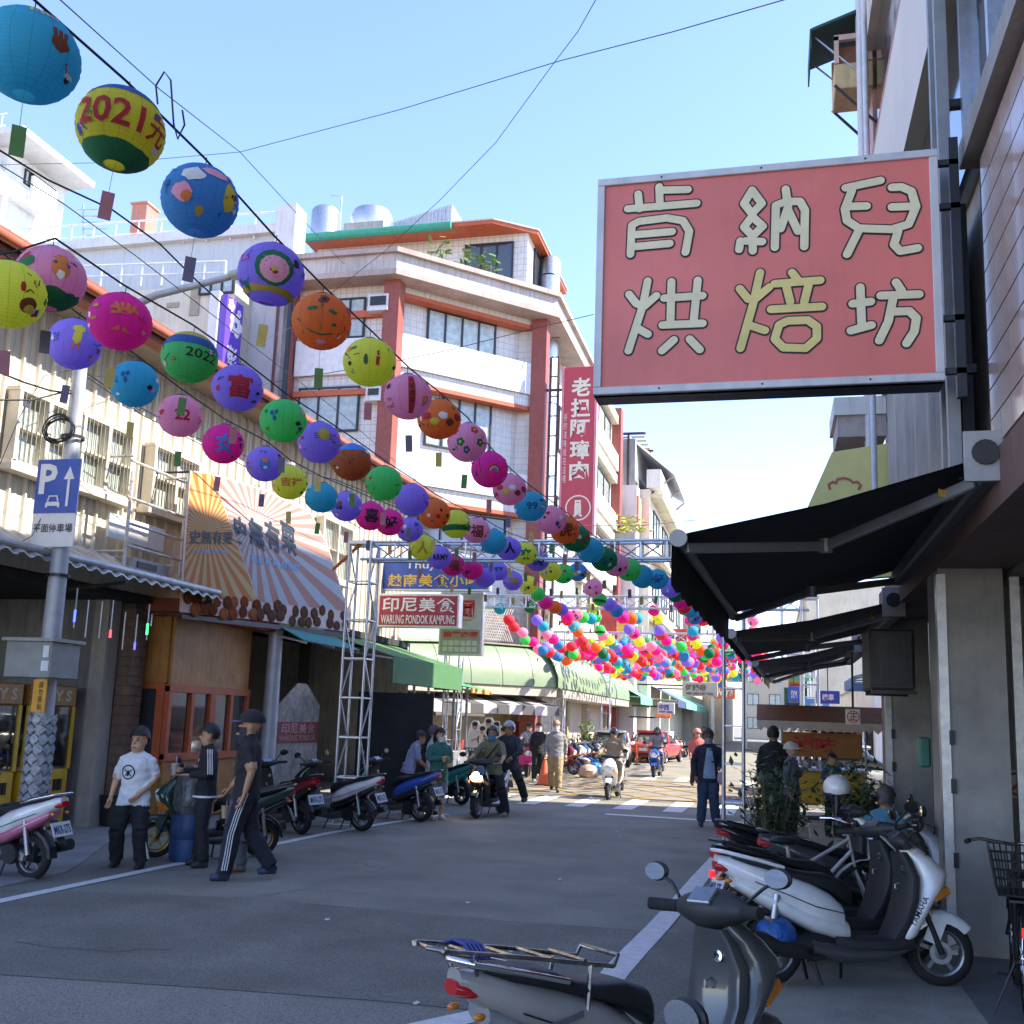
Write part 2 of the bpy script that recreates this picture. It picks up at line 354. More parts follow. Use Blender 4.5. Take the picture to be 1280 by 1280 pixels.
# claw machines
def claw(Y0, lab, col):
    t = thing('claw_machine', lab, 'claw machine', (-10.1, Y0, .06))
    ym = mat('yellow_cabinet', (.68,.42,.03), .4, var=.15, coat=.2)
    B().box((-.75,-.5,0),(0,.5,.82)).build('cabinet', ym, t, bevel=.02)
    B().box((-.75,-.5,1.72),(0.02,.5,2.02)).build('header', mat('header_'+col, (.40,.20,.05), .4, var=.3, vs=14), t, bevel=.02)
    B().box((-.72,-.46,.82),(-.05,.46,.86)).build('tray', white, t)
    B().box((-.73,-.47,.83),(-.70,.47,1.72)).build('back_panel', mat('machine_poster', (.13,.20,.26), .5, var=.8, vs=9), t)
    for y in (-.48,.48): B().box((-.03,y-.03,.82),(.01,y+.03,1.72)).build('post', ym, t)
    B().box((-.02,-.45,.84),(-.012,.45,1.71)).build('pane', mat('machine_glass', (.9,.95,.95), .02, var=0, trans=1.), t)
    for k in range(34):
        r = R3.uniform(.05,.1); B().ell((-.62+R3.random()*.45,-.4+R3.random()*.8,.9+R3.random()*.5*(k/34)),r,r,r*1.2,8,6).build('plush_toy', mat('plush%d'%(k%6), [(.25,.2,.18),(.1,.1,.12),(.45,.35,.3),(.2,.08,.06),(.4,.4,.42),(.12,.2,.24)][k%6], .95, bump=.3), t, True)
    B().box((0,-.28,.30),(.03,.08,.62)).build('prize_door', mat('claw_door', (.05,.04,.035), .4), t)
    for k in range(2): B().box((0.0,.18+k*.1,.52),(.02,.25+k*.1,.68)).build('coin_slot', black, t)
    B().box((0,-.42,.66),(.1,-.2,.74)).build('control_panel', mat('claw_panel', (.5,.1,.04), .4), t)
    text(t, 'TOY S', (.021,-.38,1.79), (0,.75,0), (0,0,.16), mat('header_letter', (.62,.55,.42), .5), .03)
    return t
claw(10.95, 'yellow claw machine cut by the left edge of the picture', 'a'); claw(12.05, 'yellow claw machine just behind the wrapped foot of the parking pole', 'b'); claw(13.2, 'yellow claw machine with blue poster nearest the pale column', 'c')

# LED meteor tubes under the canopy
cols = ['#ffcc33','#3344ff','#c8c8d0','#c8c8d0','#ff3030','#c8c8d0','#3838ff','#30ff60','#c8c8d0']
for i, (px, py0, py1) in enumerate(((80,732,776),(97,735,785),(111,750,797),(128,752,798),(142,750,797),(157,765,812),(172,768,812),(187,755,800),(190,768,782))):
    p, q = onX(px, py0, -8.75), onX(px-4, py1, -8.75)
    q = V((p.x, p.y, q.z)); m = mat('led_tube_clear', (.5,.52,.56), .2, var=0)
    o = B().tube([p, q], .009, 6).build('meteor_light', m, None, True)
    tag(o, 'thin LED drip tube under the canopy, %s from the pole' % ['first','second','third','fourth','fifth','sixth','seventh','eighth','ninth'][i], 'light tube', 'LED drip tubes under the corrugated canopy')
    a, bb = (.55,.85) if i % 2 else (.8, 1.)
    if cols[i] != '#c8c8d0': B().tube([p.lerp(q,a), p.lerp(q,bb)], .014, 6).build('lit_segment', mat('led_'+cols[i][1:], cols[i], .3, var=0, emit=2.2), o, True)

# ---------------------------------------------------------------- timber booth with orange windows
YB = 14.85
t = thing('timber_booth', 'brown timber kiosk with orange framed windows behind the walking men', 'kiosk')
wood = mat('varnished_board', (.42,.19,.05), .5, var=.25, vs=3, streak=.25)
XB = -9.25
for i in range(17):     # boards on the street face
    y = YB+i*.15
    B().box((XB-.05,y+.002,.05),(XB,y+.148,1.0)).build('board', wood, t)
    B().box((XB-.05,y+.002,2.15),(XB,y+.148,3.25)).build('board', wood, t)
for i in range(9):
    x = XB-.05-i*.15
    B().box((x-.148,YB-.05,.05),(x-.002,YB,.98)).build('board', wood, t)
    B().box((x-.148,YB-.05,2.2),(x-.002,YB,3.25)).build('board', wood, t)
b = B()
b.box((XB-.06,YB-.06,.98),(XB+.04,YB+2.58,1.1)); b.box((XB-.06,YB-.06,2.06),(XB+.04,YB+2.58,2.18))
for y in (YB-.06,YB+.62,YB+1.22,YB+1.30,YB+1.9,YB+2.48): b.box((XB-.055,y,1.0),(XB+.035,y+.1,2.16))
b.box((XB-1.45,YB-.075,.95),(XB-.06,YB+.03,1.06)); b.box((XB-1.45,YB-.075,2.1),(XB-.06,YB+.03,2.22)); b.box((XB-1.45,YB-.07,1.0),(XB-1.33,YB+.02,2.2)); b.box((XB-.2,YB-.07,1.0),(XB-.06,YB+.02,2.2))
b.build('window_frame', orange, t, bevel=.006)
for y in (YB+.05,YB+.7,YB+1.38,YB+1.98): B().box((XB-.03,y,1.1),(XB-.02,y+.5,2.06)).build('pane', glass('kiosk_glass', (.045,.04,.036)), t)
B().box((XB-1.35,YB-.03,1.06),(XB-.2,YB-.02,2.1)).build('pane', pane_dark, t)
B().box((XB-1.5,YB+.02,0.02),(XB-.06,YB+2.55,3.3)).build('core', dark, t)
B().box((XB-1.6,YB-.3,3.25),(XB+.35,YB+2.9,3.52)).build('lintel', mat('red_lintel', (.30,.075,.035), .6), t)
t = thing('meter_box', 'grey steel electric meter cabinet beside the dark kiosk window', 'meter box')
B().box((XB-1.75,YB-.5,1.45),(XB-1.2,YB-.12,2.3)).build('cabinet', mat('grey_cabinet', (.28,.28,.26), .5, var=.15), t, bevel=.01); B().ell((XB-1.32,YB-.5,1.75),.06,.01,.1).build('dial', black, t); B().box((XB-1.5,YB-.13,1.7),(XB-1.4,YB-.05,2.0)).build('bracket', steel, t)
t = thing('gas_meter', 'white capped gas meter on the kiosk wall behind the man in white', 'meter')
B().lathe([(.0,.32),(.09,.31),(.1,.2),(.1,.0),(.0,-.01)],14,(XB-1.2,YB-.24,.92)).build('cap', white, t, True); B().box((XB-1.34,YB-.36,.55),(XB-1.06,YB-.1,.9)).build('body', mat('meter_body',(.12,.12,.13),.5), t, bevel=.03); B().tube([(XB-1.2,YB-.2,.55),(XB-1.2,YB-.2,.03)],.02).build('pipe', darkmetal, t)
B().box((XB-1.25,YB-.11,.7),(XB-1.15,YB-.05,.8)).build('bracket', steel, t)
# stacked dark tubs
t = thing('black_tub', 'black plastic tub on the floor behind the man in white', 'tub', (-9.7,14.35,.03))
B().lathe([(.2,0),(.24,.42),(.25,.42),(.255,.46),(.22,.44),(.19,.02),(0,.02)],18).build('bucket', black, t, True); B().tube([(.24,0,.42),(0,.0,.55),(-.24,0,.42)],.008).build('handle', steel, t)

# ---------------------------------------------------------------- printed chestnut banner
XN = -8.75
def pn(px, py): return onX(px, py, XN)
t = thing('chestnut_banner', 'big printed banner with orange sunrays and roast chestnuts above the kiosk', 'banner')
outline = [(238,588),(266,592),(330,611),(370,628),(388,640),(410,682),(437,768),(437,790),(330,776),(226,765)]
B().prism([pn(*p) for p in outline], (-.03,0,0)).build('cloth', mat('banner_peach', (.66,.50,.44), .7, var=.05), t)
bo = mat('banner_orange', (.50,.15,.012), .7, var=.05); by = mat('banner_cream', (.52,.36,.15), .7, var=.05); bp = mat('banner_pink', (.42,.20,.15), .7, var=.05); bw = mat('banner_white', (.42,.44,.47), .7, var=.05)
def clip(poly, a, b_):      # keep the part left of a->b (2D)
    out = []
    for i in range(len(poly)):
        p, q = poly[i], poly[(i+1) % len(poly)]
        s = lambda r: (b_[0]-a[0])*(r[1]-a[1])-(b_[1]-a[1])*(r[0]-a[0])
        sp, sq = s(p), s(q)
        if sp >= 0: out.append(p)
        if sp*sq < 0: k = sp/(sp-sq); out.append((p[0]+(q[0]-p[0])*k, p[1]+(q[1]-p[1])*k))
    return out
def rays(c, poly, n, ma, mb, off):
    for s in (0, 1):
        b = B()
        for i in range(s, n, 2):
            a0, a1 = 2*pi*i/n, 2*pi*(i+1)/n
            tri = [c, (c[0]+900*cos(a0), c[1]+900*sin(a0)), (c[0]+900*cos(a1), c[1]+900*sin(a1))]
            q = tri
            for k in range(len(poly)): 
                if len(q) > 2: q = clip(q, poly[k], poly[(k+1) % len(poly)])
            if len(q) > 2: b.poly([pn(*p)+V((off,0,0)) for p in q])
        b.build('sunray_print', (ma, mb)[s], t)
LP_ = [(239,590),(265,593),(322,752),(228,748)]
RP_ = [(267,594),(330,613),(387,641),(409,683),(433,764),(324,752)]
rays((258,662), LP_, 76, bo, by, .004); rays((318,655), RP_, 70, bp, bw, .004)
kc = [mat('chestnut%d'%k, c_, .9, var=.4, vs=9, spec=.1) for k, c_ in enumerate(((.20,.05,.016),(.13,.035,.014),(.27,.09,.03),(.11,.05,.03)))]
for i in range(34):
    px = 236+(i % 17)*12+R3.uniform(-3,3)+(6 if i >= 17 else 0); py = (748 if i < 17 else 760)+(px-234)*.105+R3.uniform(-3,3)
    if px > 434: continue
    p = pn(px, py); B().ell((0,0,0),.012,.16*R3.uniform(.85,1.15),.115*R3.uniform(.85,1.1),14,7).build('chestnut_print', kc[i % 3] if px < 322 else kc[3], t, True, loc=p+V((.004*(i%5)+(.012 if i >= 17 else 0),0,0)))
ink = mat('brush_ink', (.03,.03,.04), .6, var=0); inkg = mat('brush_ink_grey', (.018,.028,.05), .6, var=0); inkb = mat('print_blue', (.25,.42,.66), .6, var=0)
text(t, '史無有栗', pn(236,680)+V((.01,0,0)), pn(290,681)-pn(236,680), pn(237,662)-pn(236,680), ink, .015)
text(t, '花蓮瑞穗', pn(240,691)+V((.01,0,0)), pn(284,692)-pn(240,691), pn(240,686)-pn(240,691), inkb, .0)
for i, ch in enumerate('史無有栗'):
    p = pn(292+i*20, 676+i*3.5); text(t, ch, p+V((.01,0,0)), pn(311+i*20,687+i*3.5)-p, pn(289+i*20,640+i*3)-p, inkg, .03)
text(t, '石頭鮮果 自然甜', pn(312,702)+V((.01,0,0)), pn(374,715)-pn(312,702), pn(312,691)-pn(312,702), inkb, .02)
B().prism([pn(228,768)+V((-.04,0,0)), pn(300,775)+V((-.04,0,0)), pn(437,792)+V((-.04,0,0)), pn(437,797)+V((-.04,0,0)), pn(228,773)+V((-.04,0,0))], (.03,0,0)).build('rail', darkmetal, t)
for px, py in ((238,590),(388,642),(437,785),(228,765)): B().beam(pn(px,py)+V((-.02,0,0)), V((XW,pn(px,py).y,pn(px,py).z)),.03).build('bracket', darkmetal, t)
# tubular rack left of the banner
t = thing('sign_rack', 'empty white tubular sign frame left of the chestnut banner', 'frame')
rk = mat('rusty_white_tube', (.55,.52,.47), .6, .2, var=.3, vs=9); Xr = -8.95
L_ = [(163,592,233,588),(158,635,232,634),(159,664,230,666),(158,690,229,694),(152,722,228,728)]
for a in L_:
    p, q = onX(a[0],a[1],Xr), onX(a[2],a[3],Xr); z = (p.z+q.z)/2; B().tube([(Xr,p.y,z),(Xr,q.y,z)],.022,6).build('rail', rk, t)
for px in (163,233):
    y = onX(px-3,650,Xr).y; B().tube([(Xr,y,onX(px,588,Xr).z),(Xr,y,onX(px,725,Xr).z)],.025,6).build('post', rk, t)
    for z in (4.0,5.4): B().tube([(Xr,y,z),(XW,y,z)],.02,6).build('strut', rk, t)
p, q = onX(166,640,Xr+.0), onX(230,690,Xr); B().box((Xr-.4,p.y,q.z),(Xr-.37,q.y,p.z)).build('back_panel', white, t)
t = thing('air_conditioner', 'grey window air conditioner on the foot of the white tubular rack', 'air conditioner')
p, q = onX(168,700,Xr), onX(212,722,Xr); B().box((XW,p.y,q.z),(Xr-.02,q.y,p.z+.05)).build('casing', mat('ac_grey',(.33,.32,.3),.5), t, bevel=.01); B().box((Xr-.03,p.y+.1,q.z+.04),(Xr-.005,q.y-.35,p.z)).build('vent', black, t)

# ---------------------------------------------------------------- parking pole
PXY = (-8.5, 10.95)
t = thing('parking_pole', 'grey steel lamp pole carrying the blue parking sign on the left', 'pole', (*PXY, 0))
pm = mat('pole_paint', (.42,.43,.45), .5, .3, var=.15, vs=5, streak=.3)
B().tube([(0,0,0),(0,0,6.3)], [.135,.085], 16).build('shaft', pm, t, True)
b = B(); b.tube([(0,0,6.25),(.35,-.0,6.7),(1.0,0,6.95),(2.0,0,7.12)], [.075,.06,.05,.045], 10); b.build('lamp_arm', pm, t, True)
b = B(); b.loft([[(1.95+.0*k,0.02*cos(a),7.12+.02*sin(a)) for k,a in enumerate([2*pi*j/12 for j in range(12)])]]+[[(x,w*cos(2*pi*j/12),7.12+dz+h*sin(2*pi*j/12)) for j in range(12)] for x,w,h,dz in ((2.05,.1,.05,.01),(2.3,.13,.07,.03),(2.55,.1,.05,.04),(2.65,.04,.03,.04))]); b.build('lamp_head', mat('lamp_grey',(.35,.36,.37),.4,.3), t, True)
b = B()                                            # woven mesh sleeve on the foot of the pole
for k in range(13):
    for j in range(9):
        a = 2*pi*(j+.5*(k%2))/9; zz = .25+k*.115; c0 = V((.152*cos(a),.152*sin(a),zz)); nn = V((cos(a),sin(a),0)); tt = V((-sin(a),cos(a),0))
        b.obox(c0, (tt+V((0,0,.9)))*.036, (tt-V((0,0,.9)))*.036, nn*.008)
b.build('mesh_sleeve', mat('silver_weave', (.34,.35,.37), .5, .2, var=.5, vs=25), t)['kind'] = 'stuff'
for z in (2.55,3.35,5.1): B().lathe([(.14,0),(.145,.0),(.145,.04),(.14,.04)],16,(0,0,z)).build('strap', darkmetal, t)
bx = B().box((-.42,-.25,2.12),(.22,.28,2.55)).build('junction_box', mat('grey_cabinet', (.28,.28,.26)), t, bevel=.01)
B().box((-.46,-.29,2.55),(.26,.32,2.59)).build('lid', mat('cabinet_lid', (.34,.33,.3), .5), bx); B().box((.10,-.262,2.2),(.2,-.252,2.32)).build('notice', white, bx); B().box((.11,-.262,2.36),(.19,-.252,2.5)).build('notice', white, bx)
ntc = B().box((-.02,-.2,1.72),(.16,-.18,2.1)).build('orange_notice', mat('notice_orange', (.72,.33,.02), .5), t)
text(ntc, '請勿張貼', (.06,-.2,1.74), (.06,0,0), (0,0,.34), black, .01, vertical=True)
sp = thing('parking_sign', 'blue and white parking sign with arrow and small car symbol', 'sign', (*PXY, 0))
blue = mat('sign_blue', (.025,.09,.42), .35, var=.05)
x0, x1 = -.31, .30; Ys = -.16
B().box((x0,Ys-.02,3.70),(x1,Ys,4.80)).build('board', white, sp, bevel=.004)
B().box((x0+.002,Ys-.026,4.12),(x1-.002,Ys-.021,4.797)).build('blue_field', blue, sp)
text(sp, 'P', (x0+.05,Ys-.027,4.36), (.25,0,0), (0,0,.38), white, .03)
text(sp, '平面停車場', (x0+.03,Ys-.021,3.88), (.55,0,0), (0,0,.11), black, .012)
b = B(); b.prism([(x1-.14+dx,Ys-.03,4.2+dz) for dx,dz in ((-.018,0),(.018,0),(.018,.34),(.075,.34),(0,.5),(-.075,.34),(-.018,.34))],(0,-.003,0)); b.build('arrow', white, sp)
cx = x0+.27
b = B()
for s_ in ([(-.1,0),(-.1,.055),(-.075,.07),(.075,.07),(.1,.055),(.1,0),(.07,0),(.07,.02),(-.07,.02),(-.07,0)],[(-.085,.075),(-.06,.15),(.06,.15),(.085,.075),(.065,.075),(.047,.135),(-.047,.135),(-.065,.075)]): b.prism([(cx+x,Ys-.03,4.19+z) for x,z in s_],(0,-.003,0))
b.build('car_symbol', white, sp)
B().box((-.05,Ys,3.95),(.05,-.07,4.0)).build('clamp', darkmetal, sp); B().box((-.05,Ys,4.5),(.05,-.07,4.55)).build('clamp', darkmetal, sp)
b = B()
for k in range(6):
    a = k*1.05; b.tube([V((.0+.16*cos(u+a)*1.3-.12,-.12+.04*sin(a),5.2+.16*sin(u+a)*(.8+.08*k))) for u in [2*pi*i/14 for i in range(15)]],.009,5)
tag(b.build('cable_coil', cablem, None, True, loc=(*PXY,0)), 'coil of black cable tied to the lamp pole above the parking sign', 'cable')
# grey pole further on, behind the banner
t = thing('utility_pole', 'grey concrete utility pole rising behind the chestnut banner', 'pole', (-8.95, 17.75, 0))
B().tube([(0,0,0),(0,0,6.45)], [.15,.12], 14).build('shaft', pm, t, True); B().lathe([(.125,0),(.135,.0),(.135,.1),(0,.12)],14,(0,0,6.4)).build('cap', pm, t)
# ---------------------------------------------------------------- walls measured off the photograph
class Pl:
    """vertical wall plane through p0 along horizontal direction d; n points to the street"""
    def __init__(s, p0, d, n): s.p = V((p0[0], p0[1], 0)); s.d = V((d[0], d[1], 0)).normalized(); s.n = V((n[0], n[1], 0)).normalized()
    def uv(s, px, py): q = onP(px, py, s.p, s.n); return (q-s.p).dot(s.d), q.z
    def P(s, u, z, k=0.): return s.p+s.d*u+s.n*k+V((0,0,z))
    def box(s, b, u0, u1, z0, z1, k0, k1, mi=0): return b.obox(s.P((u0+u1)/2,(z0+z1)/2,(k0+k1)/2), s.d*(abs(u1-u0)/2), V((0,0,abs(z1-z0)/2)), s.n*((k1-k0)/2), mi)
    def pbox(s, b, a, c, k0, k1, mi=0):
        (u0, z1), (u1, z0) = s.uv(*a), s.uv(*c); return s.box(b, u0, u1, z0, z1, k0, k1, mi)
    def win(s, a, c, par, n=2, fm=None, pm=None, k=.0, name='window', rows=1):
        (u0, z1), (u1, z0) = s.uv(*a), s.uv(*c); s.winuv(u0, u1, z0, z1, par, n, fm, pm, k, name, rows)
    def winuv(s, u0, u1, z0, z1, par, n=2, fm=None, pm=None, k=.0, name='window', rows=1):
        if u0 > u1: u0, u1 = u1, u0
        b = B(); fw = .06
        for i in range(n+1): u = u0+(u1-u0)*i/n; s.box(b, u-fw/2, u+fw/2, z0, z1, k, k+.09)
        for j in range(rows+1): z = z0+(z1-z0)*j/rows; s.box(b, u0-fw/2, u1+fw/2, z-fw/2, z+fw/2, k+.003, k+.087)
        w = b.build(name, fm or darkmetal, par)
        for i in range(n):
            ua, ub = u0+(u1-u0)*i/n+fw/2, u0+(u1-u0)*(i+1)/n-fw/2; b = B(); s.box(b, ua, ub, z0, z1, k+.01, k+.04); b.build('pane', pm or pane_green, w)
        return w
def tilemat(name, col, grout, size, ux, uy, streak=.45, rough=.25):
    if name in MATS: return MATS[name]
    m = mat(name, col, rough, var=.06, vs=2, streak=streak); n = m.node_tree; p = n.nodes['Principled BSDF']; L = n.links.new
    src = p.inputs['Base Color'].links[0].from_socket
    g = n.nodes.new('ShaderNodeTexCoord'); d = n.nodes.new('ShaderNodeVectorMath'); d.operation = 'DOT_PRODUCT'; d.inputs[1].default_value = (ux, uy, 0); L(g.outputs['Object'], d.inputs[0])
    sx = n.nodes.new('ShaderNodeSeparateXYZ'); L(g.outputs['Object'], sx.inputs[0]); cb = n.nodes.new('ShaderNodeCombineXYZ'); L(d.outputs['Value'], cb.inputs[0]); L(sx.outputs[2], cb.inputs[1])
    br = n.nodes.new('ShaderNodeTexBrick'); br.offset = 0; br.squash = 1; br.inputs['Scale'].default_value = 1; br.inputs['Brick Width'].default_value = size; br.inputs['Row Height'].default_value = size
    br.inputs['Mortar Size'].default_value = size*.06; br.inputs['Mortar Smooth'].default_value = .1; L(cb.outputs[0], br.inputs['Vector'])
    mx = n.nodes.new('ShaderNodeMix'); mx.data_type = 'RGBA'; L(br.outputs['Fac'], mx.inputs[0]); L(src, mx.inputs[6]); mx.inputs[7].default_value = (*grout, 1); L(mx.outputs[2], p.inputs['Base Color'])
    return m
K2 = .7071
tl_x = tilemat('white_tile_side', (.66,.62,.57), (.42,.41,.41), .24, 1, 0); tl_c = tilemat('white_tile_corner', (.62,.59,.54), (.45,.44,.44), .24, K2, K2); tl_y = tilemat('white_tile_street', (.62,.59,.54), (.45,.44,.44), .24, 0, 1)

# ---------------------------------------------------------------- white tiled corner building across the junction
RC = V((-8.3, 36.2, 0)); cham = Pl(RC, (-1,-1), (1,-1))
uL = cham.uv(488,460)[0]; LC = cham.P(uL, 0); side = Pl(LC, (-1,0), (0,-1)); street = Pl(RC, (0,1), (1,0))
t = thing('tiled_corner_building', 'white tiled corner building with red columns and orange bands across the junction', 'building')
zt = cham.uv(590,364)[1]                       # cornice line
uS = side.uv(352,420)[0]
stl = 9.0
b = B(); b.prism([cham.P(0,0,-1.1), cham.P(uL,0,-1.1), side.P(0,0,-1.1), side.P(uS,0,-1.1), side.P(uS,0,-9), street.P(stl,0,-9), street.P(stl,0,-.25), street.P(0,0,-.25)], (0,0,zt)); b.build('core', tl_x, t)
for name, pl, u0, u1, m in (('side_wall', side, .0, uS, tl_x), ('street_wall', street, 0, stl, tl_y)):
    b = B(); pl.box(b, u0, u1, 3.5, zt, -1.0, -.12 if pl is side else -.2); b.build(name, m, t)
b = B(); cham.box(b, -.2, uL+.2, 3.5, zt, -1.09, -.6); b.build('recess_wall', tl_c, t)
for px, pl in ((488,cham),):
    pass
for q in (cham.P(uL,0), RC):
    B().box((q.x-.28,q.y-.28,0),(q.x+.28,q.y+.28,zt)).build('column', redbrown, t)
q = side.P(uS-.25,0,0); B().box((q.x-.3,q.y-.25,0),(q.x+.3,q.y+.3,zt)).build('column', redbrown, t)
# balconies on the corner face and the side face
def band(pl, a, c, k0, k1, m, nm, e0=0., e1=0.):
    (u0, z1), (u1, z0) = pl.uv(*a), pl.uv(*c); b = B(); pl.box(b, min(u0,u1)-e0, max(u0,u1)+e1, z0, z1, k0, k1); return b.build(nm, m, t)
zz_ = lambda y: cham.uv(590, y)[1]
uA, uB = .25, uL-.25
for y0, y1, y2, y3 in ((None,364,386,391),(437,477,492,497),(582,616,632,637)):
    if y0: b = B(); cham.box(b, uA, uB, zz_(y1), zz_(y0), -.35, .0); b.build('balcony_parapet', mat('white_parapet', (.70,.69,.68), .6, streak=.15), t)
    b = B(); cham.box(b, uA, uB, zz_(y2), zz_(y1)-.01, -.5, -.1); b.build('tiled_band', tl_c, t); b = B(); cham.box(b, uA, uB, zz_(y3), zz_(y2)-.005, -.55, -.08); b.build('orange_soffit', orange, t)
cham.win((545,380),(627,452), t, 4, k=-.6); cham.win((543,486),(621,566), t, 4, k=-.6); cham.win((505,612),(640,690), t, 5, k=-.6, pm=pane_dark)
zs = [side.uv(430,y)[1] for y in (424,468,485,540,580)]
for z0, z1 in ((zs[1], zs[0]), (zs[1]-4.0, zs[0]-4.0), (zs[1]-8, zs[0]-8)):
    b = B(); side.box(b, .3, uS-.6, z0, z1, -.12, .06); b.build('balcony_parapet', mat('white_parapet', (.76,.75,.74)), t)
    b = B(); side.box(b, .3, uS-.6, z0-.75, z0-.55, -.12, .05); b.build('orange_band', orange, t)
side.win((374,486),(445,537), t, 3, k=-.1); side.win((420,374),(453,420), t, 2, k=-.1); side.win((385,374),(416,420), t, 2, k=-.1); side.win((374,590),(445,640), t, 3, k=-.1)
b = B(); side.box(b, .3, uS-.6, zt-1.65, zt-1.4, -.12, .05); b.build('orange_band', orange, t)
street.winuv(1.2, 3.4, zt-4.2, zt-2.4, t, 3, k=-.19, pm=pane_dark); street.winuv(1.2, 3.4, zt-8, zt-6.2, t, 3, k=-.19, pm=pane_dark); street.winuv(4.4, 7.2, zt-4.2, zt-2.4, t, 3, k=-.19); street.winuv(4.4, 7.2, zt-8, zt-6.2, t, 3, k=-.19)
# cornice that wraps round: stone parapet of the roof terrace
stone = mat('stained_stone_band', (.46,.42,.40), .8, var=.2, vs=1, streak=.7); stone2 = mat('stained_ledge', (.42,.34,.30), .8, var=.2, vs=1, streak=.5)
def wrap(z0, z1, k, m, nm):
    o = .41*k
    pts = [side.P(uS,z0,k), side.P(-o,z0,k), cham.P(uL+o,z0,k), cham.P(-o,z0,k), street.P(o,z0,k), street.P(stl,z0,k)]
    inn = [street.P(stl,z0,-1), street.P(0,z0,-1), cham.P(0,z0,-1.2), cham.P(uL,z0,-1.2), side.P(0,z0,-1.2), side.P(uS,z0,-1.2)]
    p = [pts[0], pts[1], cham.P(uL-o,z0,k), pts[3], pts[4], pts[5]]
    p = [side.P(uS,z0,k), side.P(-o,z0,k)*.5+cham.P(uL+o,z0,k)*.5, cham.P(-o,z0,k)*.5+street.P(-o,z0,k)*.5, street.P(stl,z0,k)]
    B().prism(p+[street.P(stl,z0,-6), side.P(uS,z0,-6)], (0,0,z1-z0)).build(nm, m, t)
ch2 = Pl(cham.P(0,0,.7),(-1,-1),(1,-1)); z_ = [ch2.uv(590,y)[1] for y in (368,361,341,335)]
wrap(z_[0], z_[1], .75, stone2, 'ledge'); wrap(z_[1], z_[2], .62, stone, 'terrace_parapet'); wrap(z_[2], z_[3], .78, stone2, 'coping')
# set-back top storey
topP = Pl(cham.P(0,0,-1.6), (-1,-1), (1,-1)); zc = z_[1]; zr = topP.uv(600,286)[1]; zpt = topP.uv(600,273)[1]
Yt = 36.4; tp_ = Pl((0,Yt),(1,0),(0,-1)); xl, xr = onY(398,300,Yt).x, onY(660,300,Yt).x; zr = onY(600,296,Yt).z; zpt = onY(600,273,Yt-1.1).z
B().box((xl,Yt,zc),(xr,Yt+6,zr)).build('top_storey', tl_x, t)
def slab(nm, m, e, z0, z1): B().prism([(xl-.2-e,Yt-1.0-e,z0),(onY(616,285,Yt-1).x+e*.4,Yt-1.0-e,z0),(xr+.35+e,Yt+.15-e*.4,z0),(xr+.35+e,Yt+6,z0),(xl-.2-e,Yt+6,z0)],(0,0,z1-z0)).build(nm, m, t)
slab('roof_soffit', orange, 0, zr, zr+.14); slab('roof_parapet', tl_x, .06, zr+.14, zpt)
tp_.win((583,308),(640,350), t, 3, k=.01, pm=pane_dark); Pl((xr,0),(0,1),(1,0)).winuv(Yt+1, Yt+4.5, zc+.9, zr-.2, t, 4, k=.01, pm=pane_dark)
tag(B().tube([(xl,Yt-1.1,zr+.0),(onY(565,290,Yt-1).x,Yt-1.1,zr+.0)], .17, 10).build('awning_roll', mat('green_awning_roll', (.04,.26,.18), .7)), 'rolled green awning under the roof edge of the tiled corner building', 'awning')
# rooftop things
t2 = thing('water_tank', 'shiny steel upright water tank on the tiled roof', 'water tank', onY(406,287,Yt+3)+V((0,0,-.6)))
B().lathe([(0,0),(.62,0),(.62,1.4),(.5,1.55),(0,1.62)],20).build('tank', steel, t2, True); B().tube([(.7,0,0),(.7,0,2.1),(.2,0,2.2)],.03).build('ladder', steel, t2)
for a in range(3): B().beam((.5*cos(a*2.1),.5*sin(a*2.1),-1.6),(.5*cos(a*2.1),.5*sin(a*2.1),.02),.08).build('leg', steel, t2)
t2 = thing('water_tank', 'low domed steel water tank lying on the tiled roof', 'water tank', onY(465,276,Yt+3)+V((0,0,-.5)))
B().lathe([(0,0),(.85,0),(.95,.5),(.8,.85),(.3,1.0),(0,1.02)],20).build('tank', steel, t2, True); B().box((-.9,-.9,-1.5),(.9,.9,0.01)).build('plinth', greywall, t2)
t2 = thing('roof_shed', 'grey ribbed metal shed on top of the tiled corner building', 'shed')
p, q = onY(470,285,Yt+4.5), onY(565,255,Yt+4.5); shed = mat('grey_sheet', (.42,.45,.50), .5, .3, streak=.2)
B().prism([(p.x,p.y,zr),(q.x,p.y,zr),(q.x,p.y,q.z),(p.x,p.y,p.z)],(0,4,0)).build('wall', shed, t2)
for i in range(20):
    x = p.x+(q.x-p.x)*i/20; z = p.z+(q.z-p.z)*i/20; B().box((x,p.y-.04,zr),(x+.06,p.y+.02,z)).build('rib', shed, t2)
